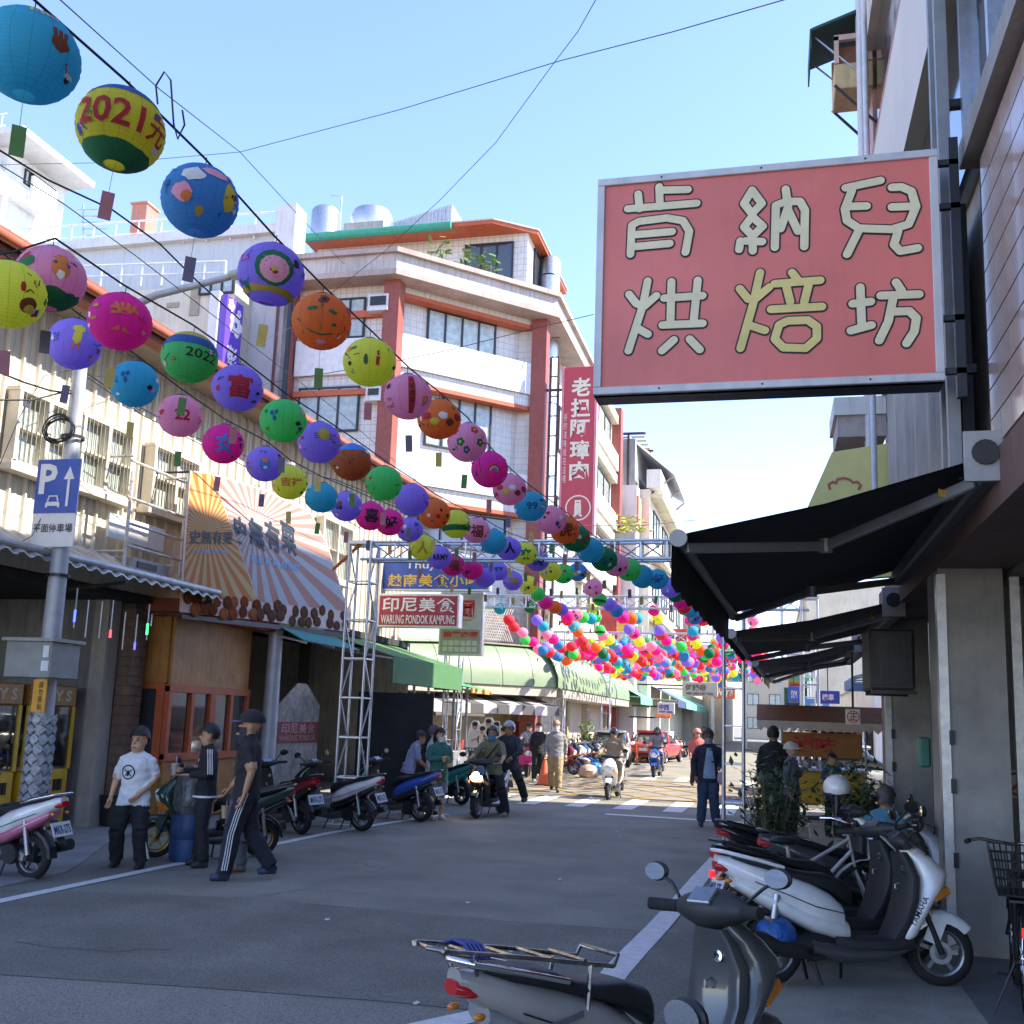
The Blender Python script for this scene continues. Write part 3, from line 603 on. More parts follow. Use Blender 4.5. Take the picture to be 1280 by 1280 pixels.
for i,(px,py) in enumerate(((545,312),(575,318),(600,322),(608,326))):
    q = cham.P(cham.uv(px,py)[0], z_[3]-.05, .35); tp = thing('potted_plant', 'small green plant on the terrace edge, %s from the left' % ('first','second','third','fourth')[i], 'plant', q, 0, 'plants on the terrace parapet'); b = B()
    for k in range(26): a = R3.uniform(0,6.3); rr = R3.uniform(.1,.45); z = R3.uniform(.15,.9); c0 = V((rr*cos(a),rr*sin(a),z)); b.obox(c0, V((R3.uniform(-1,1),R3.uniform(-1,1),R3.uniform(-.4,.4))).normalized()*.13, V((R3.uniform(-1,1),R3.uniform(-1,1),.2)).normalized()*.05, (0,0,.004))
    b.build('leaves', mat('leaf_light', (.12,.22,.04), .6, var=.4, vs=9), tp); B().tube([(0,0,.0),(0,0,.6)],.02).build('stem', mat('stem',(.15,.12,.06)), tp)
def acunit(pl, a, c, lab, k0=0., dep=.45):
    (u0, z1), (u1, z0) = pl.uv(*a), pl.uv(*c); q = thing('air_conditioner', lab, 'air conditioner', group='window air conditioners on the tiled building'); b = B(); pl.box(b, u0, u1, z0, z1, k0, k0+dep); b.build('casing', mat('ac_white',(.6,.6,.58),.5,streak=.3), q); b = B(); pl.box(b, min(u0,u1)+.08, max(u0,u1)-.08, z0+.08, z1-.08, k0+dep, k0+dep+.02); b.build('vent', darkmetal, q)
    b = B(); pl.box(b, u0, u1, z0-.12, z0-.005, k0, k0+dep+.05); b.build('shelf', whitewall, q)
acunit(side,(465,373),(489,388),'window air conditioner beside the top left window of the tiled building',-.12); acunit(side,(462,487),(480,500),'window air conditioner beside the lower left window of the tiled building',-.12)
p = street.P(2.6,0,.55)
t2 = thing('vent_duct', 'fat galvanised ventilation duct on the right flank of the tiled building', 'duct')
q = onY(697,330,38.5); B().tube([(q.x-.3,q.y,4),(q.x-.3,q.y,q.z-.6)], .42, 16).build('riser', steel, t2, True); B().tube([(q.x-.3,q.y,q.z-.6),(q.x-.3,q.y+.1,q.z),(q.x-.5,q.y+.9,q.z+.25)], .42, 16).build('elbow', steel, t2, True)
for z in (8,11,14): B().lathe([(.43,0),(.46,0),(.46,.08),(.43,.08)],16,(q.x-.3,q.y,z)).build('collar', steel, t2)
B().beam((q.x-.3,q.y,9),(-8.45,q.y,9),.06).build('bracket', steel, t2)

# tall red shop sign on the tiled building
t = thing('red_banner_sign', 'tall narrow red shop sign with cream brush characters and a ring', 'sign')
sg = Pl((0,36.0), (1,0), (0,-1)); redm = mat('sign_crimson', (.50,.045,.065), .45, var=.06)
(u0,z1), (u1,z0) = sg.uv(704,459), sg.uv(742,668); b = B(); sg.box(b,u0,u1,z0,z1,-.35,0); b.build('box', redm, t, bevel=.02)
b = B(); sg.box(b,u1-.06,u1+.02,z0-.02,z1+.02,-.37,.03); sg.box(b,u0-.02,u0+.06,z0-.02,z1+.02,-.37,.03); b.build('edge_trim', mat('pink_trim', (.72,.25,.28), .4), t)
crm = mat('cream_lettering', (.80,.72,.55), .5, var=0)
w_ = u1-u0; h_ = z1-z0
for i, ch in enumerate('老担阿璋肉'): text(t, ch, sg.P(u0+w_*.26, z1-h_*(.07+.1255*(i+1))+.08, .01), sg.d*(w_*.56), (0,0,h_*.113), crm, .03)
text(t, '員', sg.P(u0+w_*.40, z0+h_*.10, .01), sg.d*(w_*.26), (0,0,h_*.10), crm, .03)
rc = sg.P(u0+w_*.54, z0+h_*.155, .012); b = B(); b.lathe([(w_*.33,0),(w_*.37,0)], 36, rc, (0,-1,0)); b.build('ring', crm, t)
text(t, '好的滋味就在這裡', sg.P(u0+w_*.07, z0+h_*.3, .01), sg.d*(w_*.09), (0,0,h_*.42), crm, 0., vertical=True)
for z in (z0+.8,z1-.8): B().beam(sg.P(u0,z,-.2),(-8.5,36.2,z),.08).build('bracket', darkmetal, t)
t = thing('rusty_ladder_frame', 'dark rusty steel ladder frame between the tiled building and the red sign', 'frame')
a0 = onY(688,480,35.9); a1 = onY(698,480,35.9); rust = mat('rusty_steel', (.10,.06,.05), .7, .3, var=.4)
for q in (a0,a1): B().tube([(q.x,q.y,5),(q.x,q.y,a0.z+1)], .05, 6).build('post', rust, t)
for k in range(14): B().beam((a0.x,a0.y,6+k*.75),(a1.x,a0.y,6+k*.75),.04).build('rung', rust, t)

# shop under the tiled building: arched pale green canopy, striped awning, shop front
t = thing('arched_canopy', 'pale green arched metal canopy round the corner of the tiled building', 'canopy')
pg_ = mat('pale_green_sheet', (.20,.28,.165), .5, var=.1, vs=1, streak=.25)
zc0, zc1 = cham.uv(640,858)[1], cham.uv(640,806)[1]; Rr = 1.15
def arch(pl, u0, u1, nm, st=1.2):
    n = max(1, int(abs(u1-u0)/st))
    for i in range(n):
        a, c_ = u0+(u1-u0)*i/n+.012, u0+(u1-u0)*(i+1)/n-.012
        ring = [(k, zc0+(zc1-zc0)*sin(x)) for k, x in [(Rr*cos(pi/2*j/6), pi/2*j/6) for j in range(7)]]
        b = B(); b.loft([[pl.P(a,z,k) for k,z in ring], [pl.P(c_,z,k) for k,z in ring], [pl.P(c_,z-.04,k-.04) for k,z in ring], [pl.P(a,z-.04,k-.04) for k,z in ring]], False, 0, False); b.build('canopy_panel', pg_, t, True)
arch(cham, -.62, uL+.62, 'c'); arch(street, -.62, 24, 's'); arch(side, -.62, uS, 'd')
b = B(); cham.box(b,-.4,uL+.4,zc0-.32,zc0,-.3,1.1); street.box(b,.35,24,zc0-.32,zc0-.004,-.3,1.1); b.build('gutter_beam', mat('cream_beam',(.5,.46,.38),.7,streak=.4), t)
t = thing('corner_shop_front', 'meatball shop front with cream wall and red lettering under the arched canopy', 'shop')
b = B(); cham.box(b,0,uL,.1,zc0,-1.2,-1.0); b.build('back_wall', mat('beige_shop_wall', (.50,.40,.24), .8, streak=.2), t)
b = B(); cham.pbox(b,(560,852),(620,898),-.9,-.8); b.build('dark_glazing', pane_dark, t)
rl = mat('red_light_lettering', (.65,.03,.025), .5, var=0)
def ptext(pl, par, s, a, c, m, k, bold=.02, vertical=False):
    (u0,z1),(u1,z0) = pl.uv(*a), pl.uv(*c); p = pl.P(u0,z0,k); q = pl.P(u1,z0,k); return text(par, s, p, q-p, (0,0,z1-z0), m, bold, vertical=vertical)
b = B(); cham.pbox(b,(572,848),(586,858),-.78,-.7); b.build('red_board', rl, t); ptext(cham, t,'担',(598,844),(611,857),rl,-.72,.05)
for i,(a,c,s,m) in enumerate((((621,861),(629,886),'豬血湯',rl),((631,862),(636,892),'四神湯肉圓',mat('pink_board',(.6,.3,.27),.6)),((638,862),(643,892),'米糕蝦丸湯',mat('pink_board',(.6,.3,.27),.6)))):
    b = B(); cham.pbox(b,a,c,-.99,-.94); b.build('menu_board', m, t); ptext(cham, t, s, (a[0]+1.5,a[1]+1), (c[0]-1.5,c[1]-1), mat('menu_ink',(.2,.02,.02)) if m is rl else rl, -.93, .02, True)
for px in (653,668,684):
    b = B(); cham.pbox(b,(px-2,845),(px+2,960),-.9,-.6); b.build('column', mat('tan_column',(.36,.31,.2),.7,streak=.3), t)
cham.win((656,858),(666,905), t, 2, k=-.85, pm=pane_dark); cham.win((670,858),(681,905), t, 2, k=-.85, pm=pane_dark)
b = B(); cham.pbox(b,(646,902),(654,930),-.6,-.35); b.build('fire_cabinet', mat('red_cabinet',(.35,.03,.03),.4), t)
t = thing('striped_awning', 'white and dark striped fabric awning beneath the arched canopy', 'awning')
for i in range(13):
    b = B(); u0 = -.2+i*(uL+.4)/13; u1 = u0+(uL+.4)/13; z = zc0-.35; b.add([cham.P(u0,z,0),cham.P(u1,z,0),cham.P(u1,z-.32,1.6),cham.P(u0,z-.32,1.6),cham.P(u1,z-.62,1.62),cham.P(u0,z-.62,1.62)],[(0,1,2,3),(3,2,4,5)]); b.build('stripe', mat('awning_pale',(.56,.52,.48),.8) if i%2 else mat('awning_dark',(.10,.095,.1),.8), t)
# upper floor lattice balcony above the canopy
t = thing('lattice_balcony', 'old balcony with rusty metal lattice above the arched canopy', 'balcony')
lat = mat('lattice_metal',(.40,.36,.32),.6,.2,var=.2); tanw = mat('tan_shutter',(.42,.36,.29),.7,var=.15,streak=.35)
(ua,za),(ub,zb_) = cham.uv(600,758), cham.uv(635,803); b = B()
for i in range(14):
    u = ua+(ub-ua)*i/13; b.beam(cham.P(u,zb_,.3), cham.P(u+.55,za,.3),.035); b.beam(cham.P(u+.55,zb_,.3), cham.P(u,za,.3),.035)
b.build('lattice', lat, t)
for a,c in (((650,756),(662,812)),((664,758),(686,818))):
    q = cham.uv(*a), cham.uv(*c); b = B(); cham.box(b,q[0][0],q[1][0],q[1][1],q[0][1],.1,.16); sh = b.build('shutter', tanw, t)
    for i in range(9): u = q[0][0]+(q[1][0]-q[0][0])*i/9; b = B(); cham.box(b,u,u+.03*(1 if q[1][0]>q[0][0] else -1),q[1][1],q[0][1],.16,.19); b.build('slat', tanw, sh)
b = B(); cham.pbox(b,(596,803),(690,812),-.3,.5); b.build('slab', mat('brown_slab',(.36,.29,.22),.8,streak=.5), t)

# ---------------------------------------------------------------- white building with roof railings behind the clad building
bk = Pl((0,LC.y+.3), (1,0), (0,-1))
t = thing('railed_white_building', 'white rendered building with long roof railings behind the clad building', 'building')
(u0,z1),(u1,_) = bk.uv(80,316), bk.uv(352,300); pale = mat('pale_blue_render', (.50,.53,.56), .8, var=.08, vs=.6, streak=.3)
b = B(); b.box((u0-9,bk.p.y,0),(u1+.0,bk.p.y+10,z1)); b.build('wall', pale, t)
b = B(); bk.box(b,u0-9,u1+.6,z1,z1+.35,-.6,.25); b.build('coping', whitewall, t)
b = B(); bk.pbox(b,(352,262),(372,318),-.5,.35); b.build('corner_fin', whitewall, t)
rail = mat('white_rail',(.70,.72,.74),.5,.2)
def railing(pl, pts, n, k, par, low=.5):
    (ua,za),(ub,zb2) = pl.uv(*pts[0]), pl.uv(*pts[1]); b = B(); b.tube([pl.P(ua,za,k),pl.P(ub,zb2,k)],.035,6); b.tube([pl.P(ua,za-low,k),pl.P(ub,zb2-low,k)],.025,6)
    for i in range(n+1): f = i/n; u = ua+(ub-ua)*f; z = za+(zb2-za)*f; b.tube([pl.P(u,z,k),pl.P(u,z-low*2,k)],.03,6)
    return b.build('railing', rail, par)
railing(bk,((-40,292),(352,266)),14,.1,t); railing(bk,((100,347),(300,341)),8,1.0,t,.42)
(_,z2) = bk.uv(300,372); b = B(); b.box((u0-8,bk.p.y-1.2,0),(u1-1,bk.p.y-.02,z2)); b.build('lower_wall', creamwall, t)
for a,c in (((262,372),(270,410)),((232,395),(246,400))): b = B(); bk.pbox(b,a,c,1.21,1.24); b.build('recess', mat('recess_beige',(.33,.29,.22),.8), t)
bk2 = Pl((0,bk.p.y-1.2),(1,0),(0,-1)); bk2.win((252,352),(292,366),t,3,k=.02)
b = B(); b.box((onY(352,400,31.5).x,LC.y-.6,0),(onY(360,400,31.5).x-.1,LC.y+.1,zt-.5)); b.build('dark_gap_wall', greywall, t)
tp = thing('rain_pipe', 'dark rain pipe down the left edge of the tiled building', 'pipe'); q = onY(362,400,LC.y-.75); B().tube([(q.x,q.y,2),(q.x,q.y,zt)],.09,8).build('pipe', darkmetal, tp)
for z in (6,9,12): B().box((q.x-.12,q.y,z),(q.x+.12,q.y+.35,z+.06)).build('clip', darkmetal, tp)
t = thing('chimney', 'orange tiled square chimney on the railed white roof', 'chimney'); q0, q1 = onY(161,300,bk.p.y+2), onY(184,254,bk.p.y+2); B().box((q0.x,q0.y,z1-.1),(q1.x,q0.y+.8,q1.z)).build('shaft', tilemat('salmon_tile',(.55,.20,.13),(.4,.2,.15),.2,1,0), t); B().box((q0.x-.06,q0.y-.06,q1.z),(q1.x+.06,q0.y+.86,q1.z+.08)).build('cap', mat('salmon_cap',(.5,.22,.15)), t)
t = thing('tower_block', 'white apartment block with jutting roof eave at the top left', 'building')
pf = onY(118,236,41.); X0 = pf.x; pn_ = onX(28,163,X0); zE = (pf.z+pn_.z)/2
B().box((X0-9,pn_.y,zE),(X0,pf.y,zE+.3)).build('roof_eave', whitewall, t)
B().box((X0-9,pn_.y+1.0,.0),(X0-1.5,pf.y-.2,zE-.005)).build('wall', whitewall, t)
zp0, zp1 = onX(100,292,X0-.4).z, onX(100,262,X0-.4).z
B().box((X0-1.5,pn_.y+1.5,zp0),(X0-.4,pf.y-2,zp0+.25)).build('balcony_slab', whitewall, t); B().box((X0-.55,pn_.y+1.5,zp0+.25),(X0-.4,pf.y-2,zp1)).build('balcony_parapet', whitewall, t)
B().box((X0-8.9,pn_.y-.2,zp0),(X0-1.5,pn_.y+1.0,zp1)).build('front_balcony', whitewall, t)
tw = Pl((X0-1.5,0),(0,1),(1,0)); tw.winuv(pn_.y+2.4,pn_.y+4.2,zp1+.1,zE-.5,t,2,k=.0,pm=pane_dark); tw.winuv(pf.y-3,pf.y-1.6,zp1+.1,zE-.5,t,2,k=.0)
tf = Pl((0,pn_.y+1.0),(1,0),(0,-1)); tf.winuv(X0-4,X0-2.2,zp1+.0,zE-.6,t,2,k=.0,pm=pane_dark)
b = B()
for k in range(8): b.tube([(X0-8+k*.9,pn_.y+.6,zE+.3),(X0-8+k*.9,pn_.y+.6,zE+1.4)],.03,6)
for z in (.8,1.4): b.tube([(X0-9,pn_.y+.6,zE+z),(X0-1.5,pn_.y+.6,zE+z)],.03,6)
b.build('railing', rail, t)
t = thing('antenna_rack', 'grid of thin roof antennas between the tower block and the chimney', 'antenna'); b = B()
for j in range(5):
    for i in range(9): q = onY(97+i*3.2+j*3, 262+j*8, bk.p.y+1.5); b.box((q.x-.05,q.y,q.z-.03),(q.x+.05,q.y+.05,q.z+.03))
    q0, q1 = onY(96+j*3,262+j*8,bk.p.y+1.5), onY(126+j*3,262+j*8,bk.p.y+1.5); b.beam(q0,q1,.015)
b.build('element', steel, t)
q0, q1 = onY(104,305,bk.p.y+1.5), onY(104,255,bk.p.y+1.5); B().beam(q0,q1,.05).build('mast', steel, t)
# violet vertical sign
t = thing('violet_sign', 'narrow violet upright sign with white blossoms and one character', 'sign'); Xs = onY(290,420,bk.p.y-1.6).x; vs = Pl((Xs,0),(0,1),(1,0))
q = [onX(a,c,Xs) for a,c in ((285,369),(305,382),(301,462),(280,462))]; y0 = min(p.y for p in q)
viol = mat('sign_violet',(.13,.06,.50),.4); ya, yb = q[0].y, q[1].y; zA, zB = (q[0].z+q[1].z)/2, (q[2].z+q[3].z)/2-1.5
B().box((Xs-.25,ya,zB),(Xs,yb,zA)).build('board', viol, t, bevel=.01); B().box((Xs-.6,ya-.12,zB),(Xs-.26,ya+.1,zA+.1)).build('side_panel', whitewall, t); wt = mat('blossom_white',(.8,.76,.8),.5,var=0)
def flower(b, p, r, ux, uy, off):
    for k in range(5): a = k*1.2566; c0 = V(p)+V(ux)*(r*.6*cos(a))+V(uy)*(r*.6*sin(a)); b.poly([c0+V(ux)*(r*.42*cos(u))+V(uy)*(r*.42*sin(u))+V(off)*(1+k*.3) for u in [2*pi*i/8 for i in range(8)]])
b = B(); hh = zA-zB; ww = yb-ya
for f,g,r in ((.6,.78,.4),(.25,.93,.2),(.75,.9,.13)): flower(b,(Xs+.004,ya+ww*f,zB+hh*g),r*ww,(0,1,0),(0,0,1),(.003,0,0))
b.build('blossom', wt, t); text(t,'彭',(Xs+.006,ya+ww*.2,zB+hh*.38),(0,ww*.62,0),(0,0,hh*.2),wt,.03)
B().beam((Xs-.3,ya,zB+.3),(Xs-.3,bk.p.y-1.1,zB+.3),.1).build('bracket', darkmetal, t)

# ---------------------------------------------------------------- buildings further down the left side
t = thing('red_column_building', 'cream building with a red column just right of the tall red sign', 'building'); f2 = Pl((-8.35,0),(0,1),(1,0))
Ya, Yb = 45.5, f2.p.y+57.; zT = onX(764,495,-8.35).z
B().box((-16,Ya,.1),(-8.6,Yb,zT)).build('wall', creamwall, t); B().box((-8.6,Yb-.9,.1),(-8.1,Yb,zT)).build('column', redbrown, t)
for k in range(4):
    z = zT-1.2-k*3.4
    if z > 5: B().box((-8.6,Ya,z-2.5),(-8.2,Yb-1,z-1.6)).build('balcony_parapet', whitewall, t); B().box((-8.6,Ya,z+.2),(-8.25,Yb-1,z+.7)).build('cornice', creamwall, t)
    f2.winuv(Ya+1.5,Yb-2,z-1.5,z,t,4,k=-.24)
t = thing('concrete_gable_building', 'weathered grey concrete building with steel roof canopy further along', 'building'); Xg, Yg = -6.75, 58.5
zg = onY(800,600,Yg).z; q0 = onY(765,560,Yg)
B().box((-13,Yg,.1),(-7.6,Yg+24,onY(800,548,Yg).z)).build('gable_wall', greywall, t)
B().box((-7.59,Yg+.3,.1),(Xg,Yg+24,onY(815,610,Yg).z)).build('front', creamwall, t)
B().box((-9.5,Yg-1.2,.1),(-7.3,Yg-.01,onY(790,612,Yg).z)).build('lean_to', whitewall, t); B().box((-9.6,Yg-2.2,onY(790,632,Yg).z),(-8.4,Yg-1.21,onY(790,603,Yg).z)).build('balcony', whitewall, t)
B().box((-7.29,Yg-1.2,onY(800,660,Yg).z),(-7.2,Yg+3,onY(800,625,Yg).z)).build('orange_panel', mat('salmon_panel',(.60,.25,.15),.7), t)
gf = Pl((Xg,0),(0,1),(1,0))
for k in range(3):
    z = onY(815,630,Yg).z-k*3.6
    for j in range(4): gf.winuv(Yg+2+j*5.2,Yg+5+j*5.2,z-1.7,z,t,2,k=.0)
    B().box((Xg,Yg+.5,z+.5),(Xg+.7,Yg+24,z+.7)).build('ledge', creamwall, t)
B().box((Xg-.2,Yg+.3,onY(820,608,Yg).z),(Xg+.6,Yg+24,onY(820,585,Yg).z)).build('roof_parapet', whitewall, t)
t = thing('roof_canopy', 'tilted sheet canopy on a steel frame atop the grey concrete building', 'canopy'); zz = onY(830,545,Yg).z
B().prism([(-8,Yg,zz),(-5.6,Yg+3,zz-1.6),(-5.6,Yg+12,zz-1.6),(-8,Yg+12,zz)],(0,0,.12)).build('sheet', mat('grey_sheet',(.42,.45,.5)), t)
for y in (0,4,8): B().beam((-11,Yg+y,zz+.2),(-7.0,Yg+y,zz+.2),.12).build('beam', rust, t); B().beam((-8,Yg+y,zz-3),(-8,Yg+y,zz+.2),.12).build('post', rust, t); B().beam((-6.8,Yg+y+1,zz-3.2),(-5.7,Yg+y+3,zz-1.7),.08).build('strut', rust, t)
for k in range(9): B().beam((-11,Yg+.3+k*.9,zz+.32),(-7.2,Yg+.3+k*.9,zz+.32),.07,.1).build('rafter', mat('rafter_yellow',(.5,.33,.1),.7), t)
t = thing('green_roof_building', 'far building with green and blue sheet roofs above the street', 'building')
B().box((-9,84,.1),(-6.3,100,15.5)).build('wall', creamwall, t); B().prism([(-9,83.5,16.8),(-3.5,83.5,15.7),(-3.5,83.5,15.9),(-9,83.5,17.2)],(0,14,0)).build('roof', mat('green_sheet',(.20,.28,.18),.6,streak=.4), t); B().box((-5.2,83.8,14.2),(1.5,98,16.2)).build('blue_roof', mat('blue_sheet',(.14,.27,.36),.5), t)
for x in (-4.5,-2,0.8): B().beam((x,84,.1),(x,84,14.2),.25).build('post', steel, t)
t = thing('old_shophouse', 'tan two storey shophouse with arched windows beyond the corner shop', 'building')
B().box((-16,45.4,.1),(-8.65,45.45,5)).build('party_wall', creamwall, t)
for k,y in enumerate((46.5,50.5,54.0)):
    B().box((-8.6,y,4.6),(-8.52,y+2.2,7.6)).build('shutter', tanw, t)
    B().lathe([(1.1,0),(1.3,0),(1.3,.15),(1.1,.15)],20,(-8.5,y+1.1,7.6),(1,0,0)).build('arch', creamwall, t)
# ground floor row on the left beyond the corner: posts, dark shops, awnings
greenaw = mat('mint_awning',(.16,.50,.33),.7,var=.08); navy = mat('navy_awning',(.05,.07,.16),.7)
row = [(38.5,43.5,None,None),(44,48.5,(.1,.1,.1),'grey'),(49,54,None,None),(54.5,60,'mint','mint green'),(60.5,66,'navy','navy'),(66.5,72,'mint','mint green'),(72.5,80,'mint','mint green'),(80.5,88,'mint','mint green')]
ordn = ['first','second','third','fourth','fifth','sixth','seventh','eighth']
for i,(y0,y1,aw,an) in enumerate(row):
    x = -8.3 if y0 < 57 else -6.9
    t = thing('street_shop','%s open shop front down the left side beyond the corner' % ordn[i],'shop',group='shop fronts down the left side')
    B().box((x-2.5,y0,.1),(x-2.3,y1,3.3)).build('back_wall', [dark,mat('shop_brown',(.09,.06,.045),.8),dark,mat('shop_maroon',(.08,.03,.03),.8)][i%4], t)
    B().box((x-2.3,y1-.02,.1),(x-.5,y1,3.3)).build('side_wall', mat('shop_side',(.11,.095,.075),.8,streak=.3), t)
    B().box((x-.4,y1-.1,.1),(x+.0,y1+.35,4.2)).build('column', tilemat('cream_tile_col',(.55,.50,.40),(.35,.32,.26),.16,0,1) if i%2 else mat('tan_column',(.36,.31,.2)), t)
    B().box((x-2.5,y0,3.3),(x,y1,4.5)).build('sign_fascia', mat('fascia%d'%(i%4),[(.22,.20,.17),(.10,.16,.13),(.25,.12,.08),(.16,.17,.22)][i%4],.7,var=.3,vs=3), t)
    for k in range(3):
        yy = y0+.4+k*(y1-y0-1)/3; B().box((x-2.2,yy,.1),(x-1.7,yy+.9,1.5+.3*k)).build('display_rack', mat('rack%d'%(i*3+k),[(.3,.28,.22),(.22,.06,.05),(.08,.12,.2),(.32,.30,.1)][(i+k)%4],.6,var=.6,vs=8), t)
    if aw in ('mint','navy'):
        a = thing('fabric_awning','%s fabric awning on the %s shop front beyond the corner' % (an,ordn[i]),'awning',group='awnings down the left side'); m = greenaw if aw=='mint' else navy
        b = B(); b.add([(x,y0,4.0),(x+1.7,y0,3.15),(x+1.7,y1,3.15),(x,y1,4.0),(x+1.72,y0,2.75),(x+1.72,y1,2.75)],[(0,1,2,3),(1,4,5,2)]); b.build('fabric', m, a)
        for yy in (y0+.1,(y0+y1)/2,y1-.1): B().beam((x,yy,3.2),(x+1.66,yy,3.12),.04).build('arm', steel, a)
for (pa,pb,Y,bg_,fg,s,lab,s2) in (((816,810),(865,842),50,(.03,.05,.36),(.7,.7,.72),'imos','blue shop sign with white lower case letters over the far street','唱片'),
        ((853,852),(897,871),56,(.42,.40,.34),(.12,.11,.1),'何鍋帝','weathered grey hanging sign over the far street','專業服務'),
        ((822,878),(843,893),54,(.55,.58,.62),(.04,.08,.35),'中西','small white and blue sign under the mint awning','藥局'),
        ((819,892),(838,898),53,(.72,.16,.03),(.7,.6,.5),'快炒','small orange sign below the white and blue one',None),
        ((893,832),(906,859),60,(.04,.10,.34),(.75,.6,.2),'傳','upright blue sign with a yellow character near the ladder truss',None),
        ((892,858),(919,874),62,(.60,.14,.06),(.75,.7,.6),'出租','orange red sign with two pale characters near the ladder truss',None),
        ((908,838),(936,853),66,(.40,.42,.30),(.2,.2,.15),'大樓','pale olive sign partly behind the ladder truss',None)):
    pl = Pl((0,Y),(1,0),(0,-1)); (u0,z1),(u1,z0) = pl.uv(*pa), pl.uv(*pb); o = thing('hanging_sign',lab,'sign',group='signs over the far street'); b = B(); pl.box(b,u0,u1,z0,z1,-.25,0); nm = lab[:12].replace(' ','_'); b.build('board', mat('sg_'+lab,bg_,.4,var=.08), o, bevel=.02)
    fm_ = mat('sgf_'+lab,fg,.5,var=0); w_, h_ = u1-u0, z1-z0
    text(o,s,pl.P(u0+w_*.08,z0+h_*(.35 if s2 else .15),.005),pl.d*(w_*(.6 if s2 else .84)),(0,0,h_*(.5 if s2 else .7)),fm_,.04)
    if s2: text(o,s2,pl.P(u0+w_*.7 if s=='imos' else u0+w_*.1,z0+h_*.08,.005),pl.d*(w_*.25 if s=='imos' else w_*.8),(0,0,h_*.2),fm_,.02)
    B().beam(pl.P(u0,z1-.2,-.12),(min(u0-.5,-7),Y+.12,z1-.2),.08).build('bracket', darkmetal, o)
bcol = [('red',(.40,.04,.04)),('yellow',(.55,.38,.05)),('white',(.50,.50,.47)),('green',(.05,.24,.12)),('blue',(.04,.10,.32)),('orange',(.5,.16,.04))]
FB = random.Random(21)
for i in range(14):
    y = 49+i*3.4; x = (-7.9 if y < 57 else -6.6); nm_, c_ = bcol[i % 6]; w_, h_ = FB.uniform(.7,1.3), FB.uniform(.6,1.8); z = 4.6+FB.uniform(0,2.2)
    o = thing('sign_board','weathered %s sign board, %s along the far left shops' % (nm_, (ordn+['ninth','tenth','eleventh','twelfth','thirteenth','fourteenth'])[i]),'sign',group='small boards down the far left'); B().box((x,y,z),(x+w_,y+.15,z+h_)).build('board', mat('board_'+nm_,c_,.5,var=.3,vs=3,streak=.3), o, bevel=.02); B().beam((x-.6,y+.08,z+h_*.8),(x,y+.08,z+h_*.8),.06).build('bracket', darkmetal, o)
for i in range(10):
    y = 60+i*5.5; x = 2.4; nm_, c_ = bcol[(i+2) % 6]; w_, h_ = FB.uniform(.8,1.6), FB.uniform(.7,2.); z = 2.8+FB.uniform(0,2.5)
    o = thing('sign_board','weathered %s sign board, %s along the far right shops' % (nm_, (ordn+['ninth','tenth'])[i]),'sign',group='small boards down the far right'); B().box((x-w_,y,z),(x,y+.15,z+h_)).build('board', mat('board_'+nm_,c_,.5), o, bevel=.02); B().tube([(x+.05,y+.08,.1),(x+.05,y+.08,z+h_)],.05,6).build('post', steel, o)
# far end of the street and the low right side
for i,(x0,x1,y0,y1,h,m,lab) in enumerate(((-8,-4.5,100,130,9,creamwall,'pale building at the far left end of the street'),(3.6,14,40,62,3.6,whitewall,'low pale shop row on the right beyond the junction'),(2.5,14,78,130,12,creamwall,'cream building far down the right side'),(-4,6,150,165,11,mat('far_tan',(.5,.42,.32),.8),'tan building closing the far end of the street'))):
    t = thing('far_building',lab,'building'); B().box((x0,y0,.05),(x1,y1,h)).build('wall', m, t)
    if x0 > 2:
        pl = Pl((x0,0),(0,1),(-1,0))
        for k in range(int((y1-y0)/5)):
            pl.winuv(y0+.8+k*5,y0+3.6+k*5,.3,2.6,t,3,k=.0,pm=pane_dark)
            if h > 5: pl.winuv(y0+1+k*5,y0+3.6+k*5,3.9,5.2,t,2)
    else:
        pl = Pl((0,y0),(1,0),(0,-1))
        for k in range(int((x1-x0)/3)):
            for j in range(int(h/3.5)): pl.winuv(x0+.7+k*3,x0+2.2+k*3,1.5+j*3.2,3+j*3.2,t,2)
    B().box((x0-.15,y0-.15,h),(x1+.1,y1,h+.3)).build('parapet', whitewall, t)
# ---------------------------------------------------------------- left: dark shops between the kiosk and the junction
t = thing('dark_shop', 'unlit black shop recess with a hung plastic sheet behind the parked scooters', 'shop')
B().box((-12,17.5,.02),(-11.9,26,3.6)).build('back_wall', dark, t); B().box((-12,26,.02),(-9.3,26.2,3.75)).build('end_wall', greywall, t); B().box((-12,17.45,.02),(-9.4,17.5,3.6)).build('side_wall', mat('near_black_wall',(.03,.028,.027),.9), t)  # side wall in one even near-black colour
B().box((-12,17.5,3.55),(-9.3,26,3.7)).build('ceiling', dark, t); B().box((-9.5,19.95,.02),(-9.25,20.2,3.6)).build('post', mat('near_black_post',(.05,.045,.04),.8), t)  # post in one even near-black colour
t = thing('plastic_sheet', 'clear plastic sheet with gabled top and red printed band in the dark shop', 'sheet')
Xp = -8.9; sh_ = mat('hazy_plastic', (.34,.31,.28), .25, var=.35, vs=4, bump=.5, bs=9, coat=.4)
y0, y1 = 17.95, 19.8
B().prism([(Xp,y0,.25),(Xp,y1,.25),(Xp,y1,1.95),(Xp,(y0+y1)/2+.25,2.36),(Xp,(y0+y1)/2-.15,2.36),(Xp,y0,1.93)],(-.02,0,0)).build('sheet', sh_, t)
B().box((Xp+.002,y0,1.22),(Xp+.008,y1,1.62)).build('red_band', mat('band_maroon',(.20,.03,.035),.5), t)
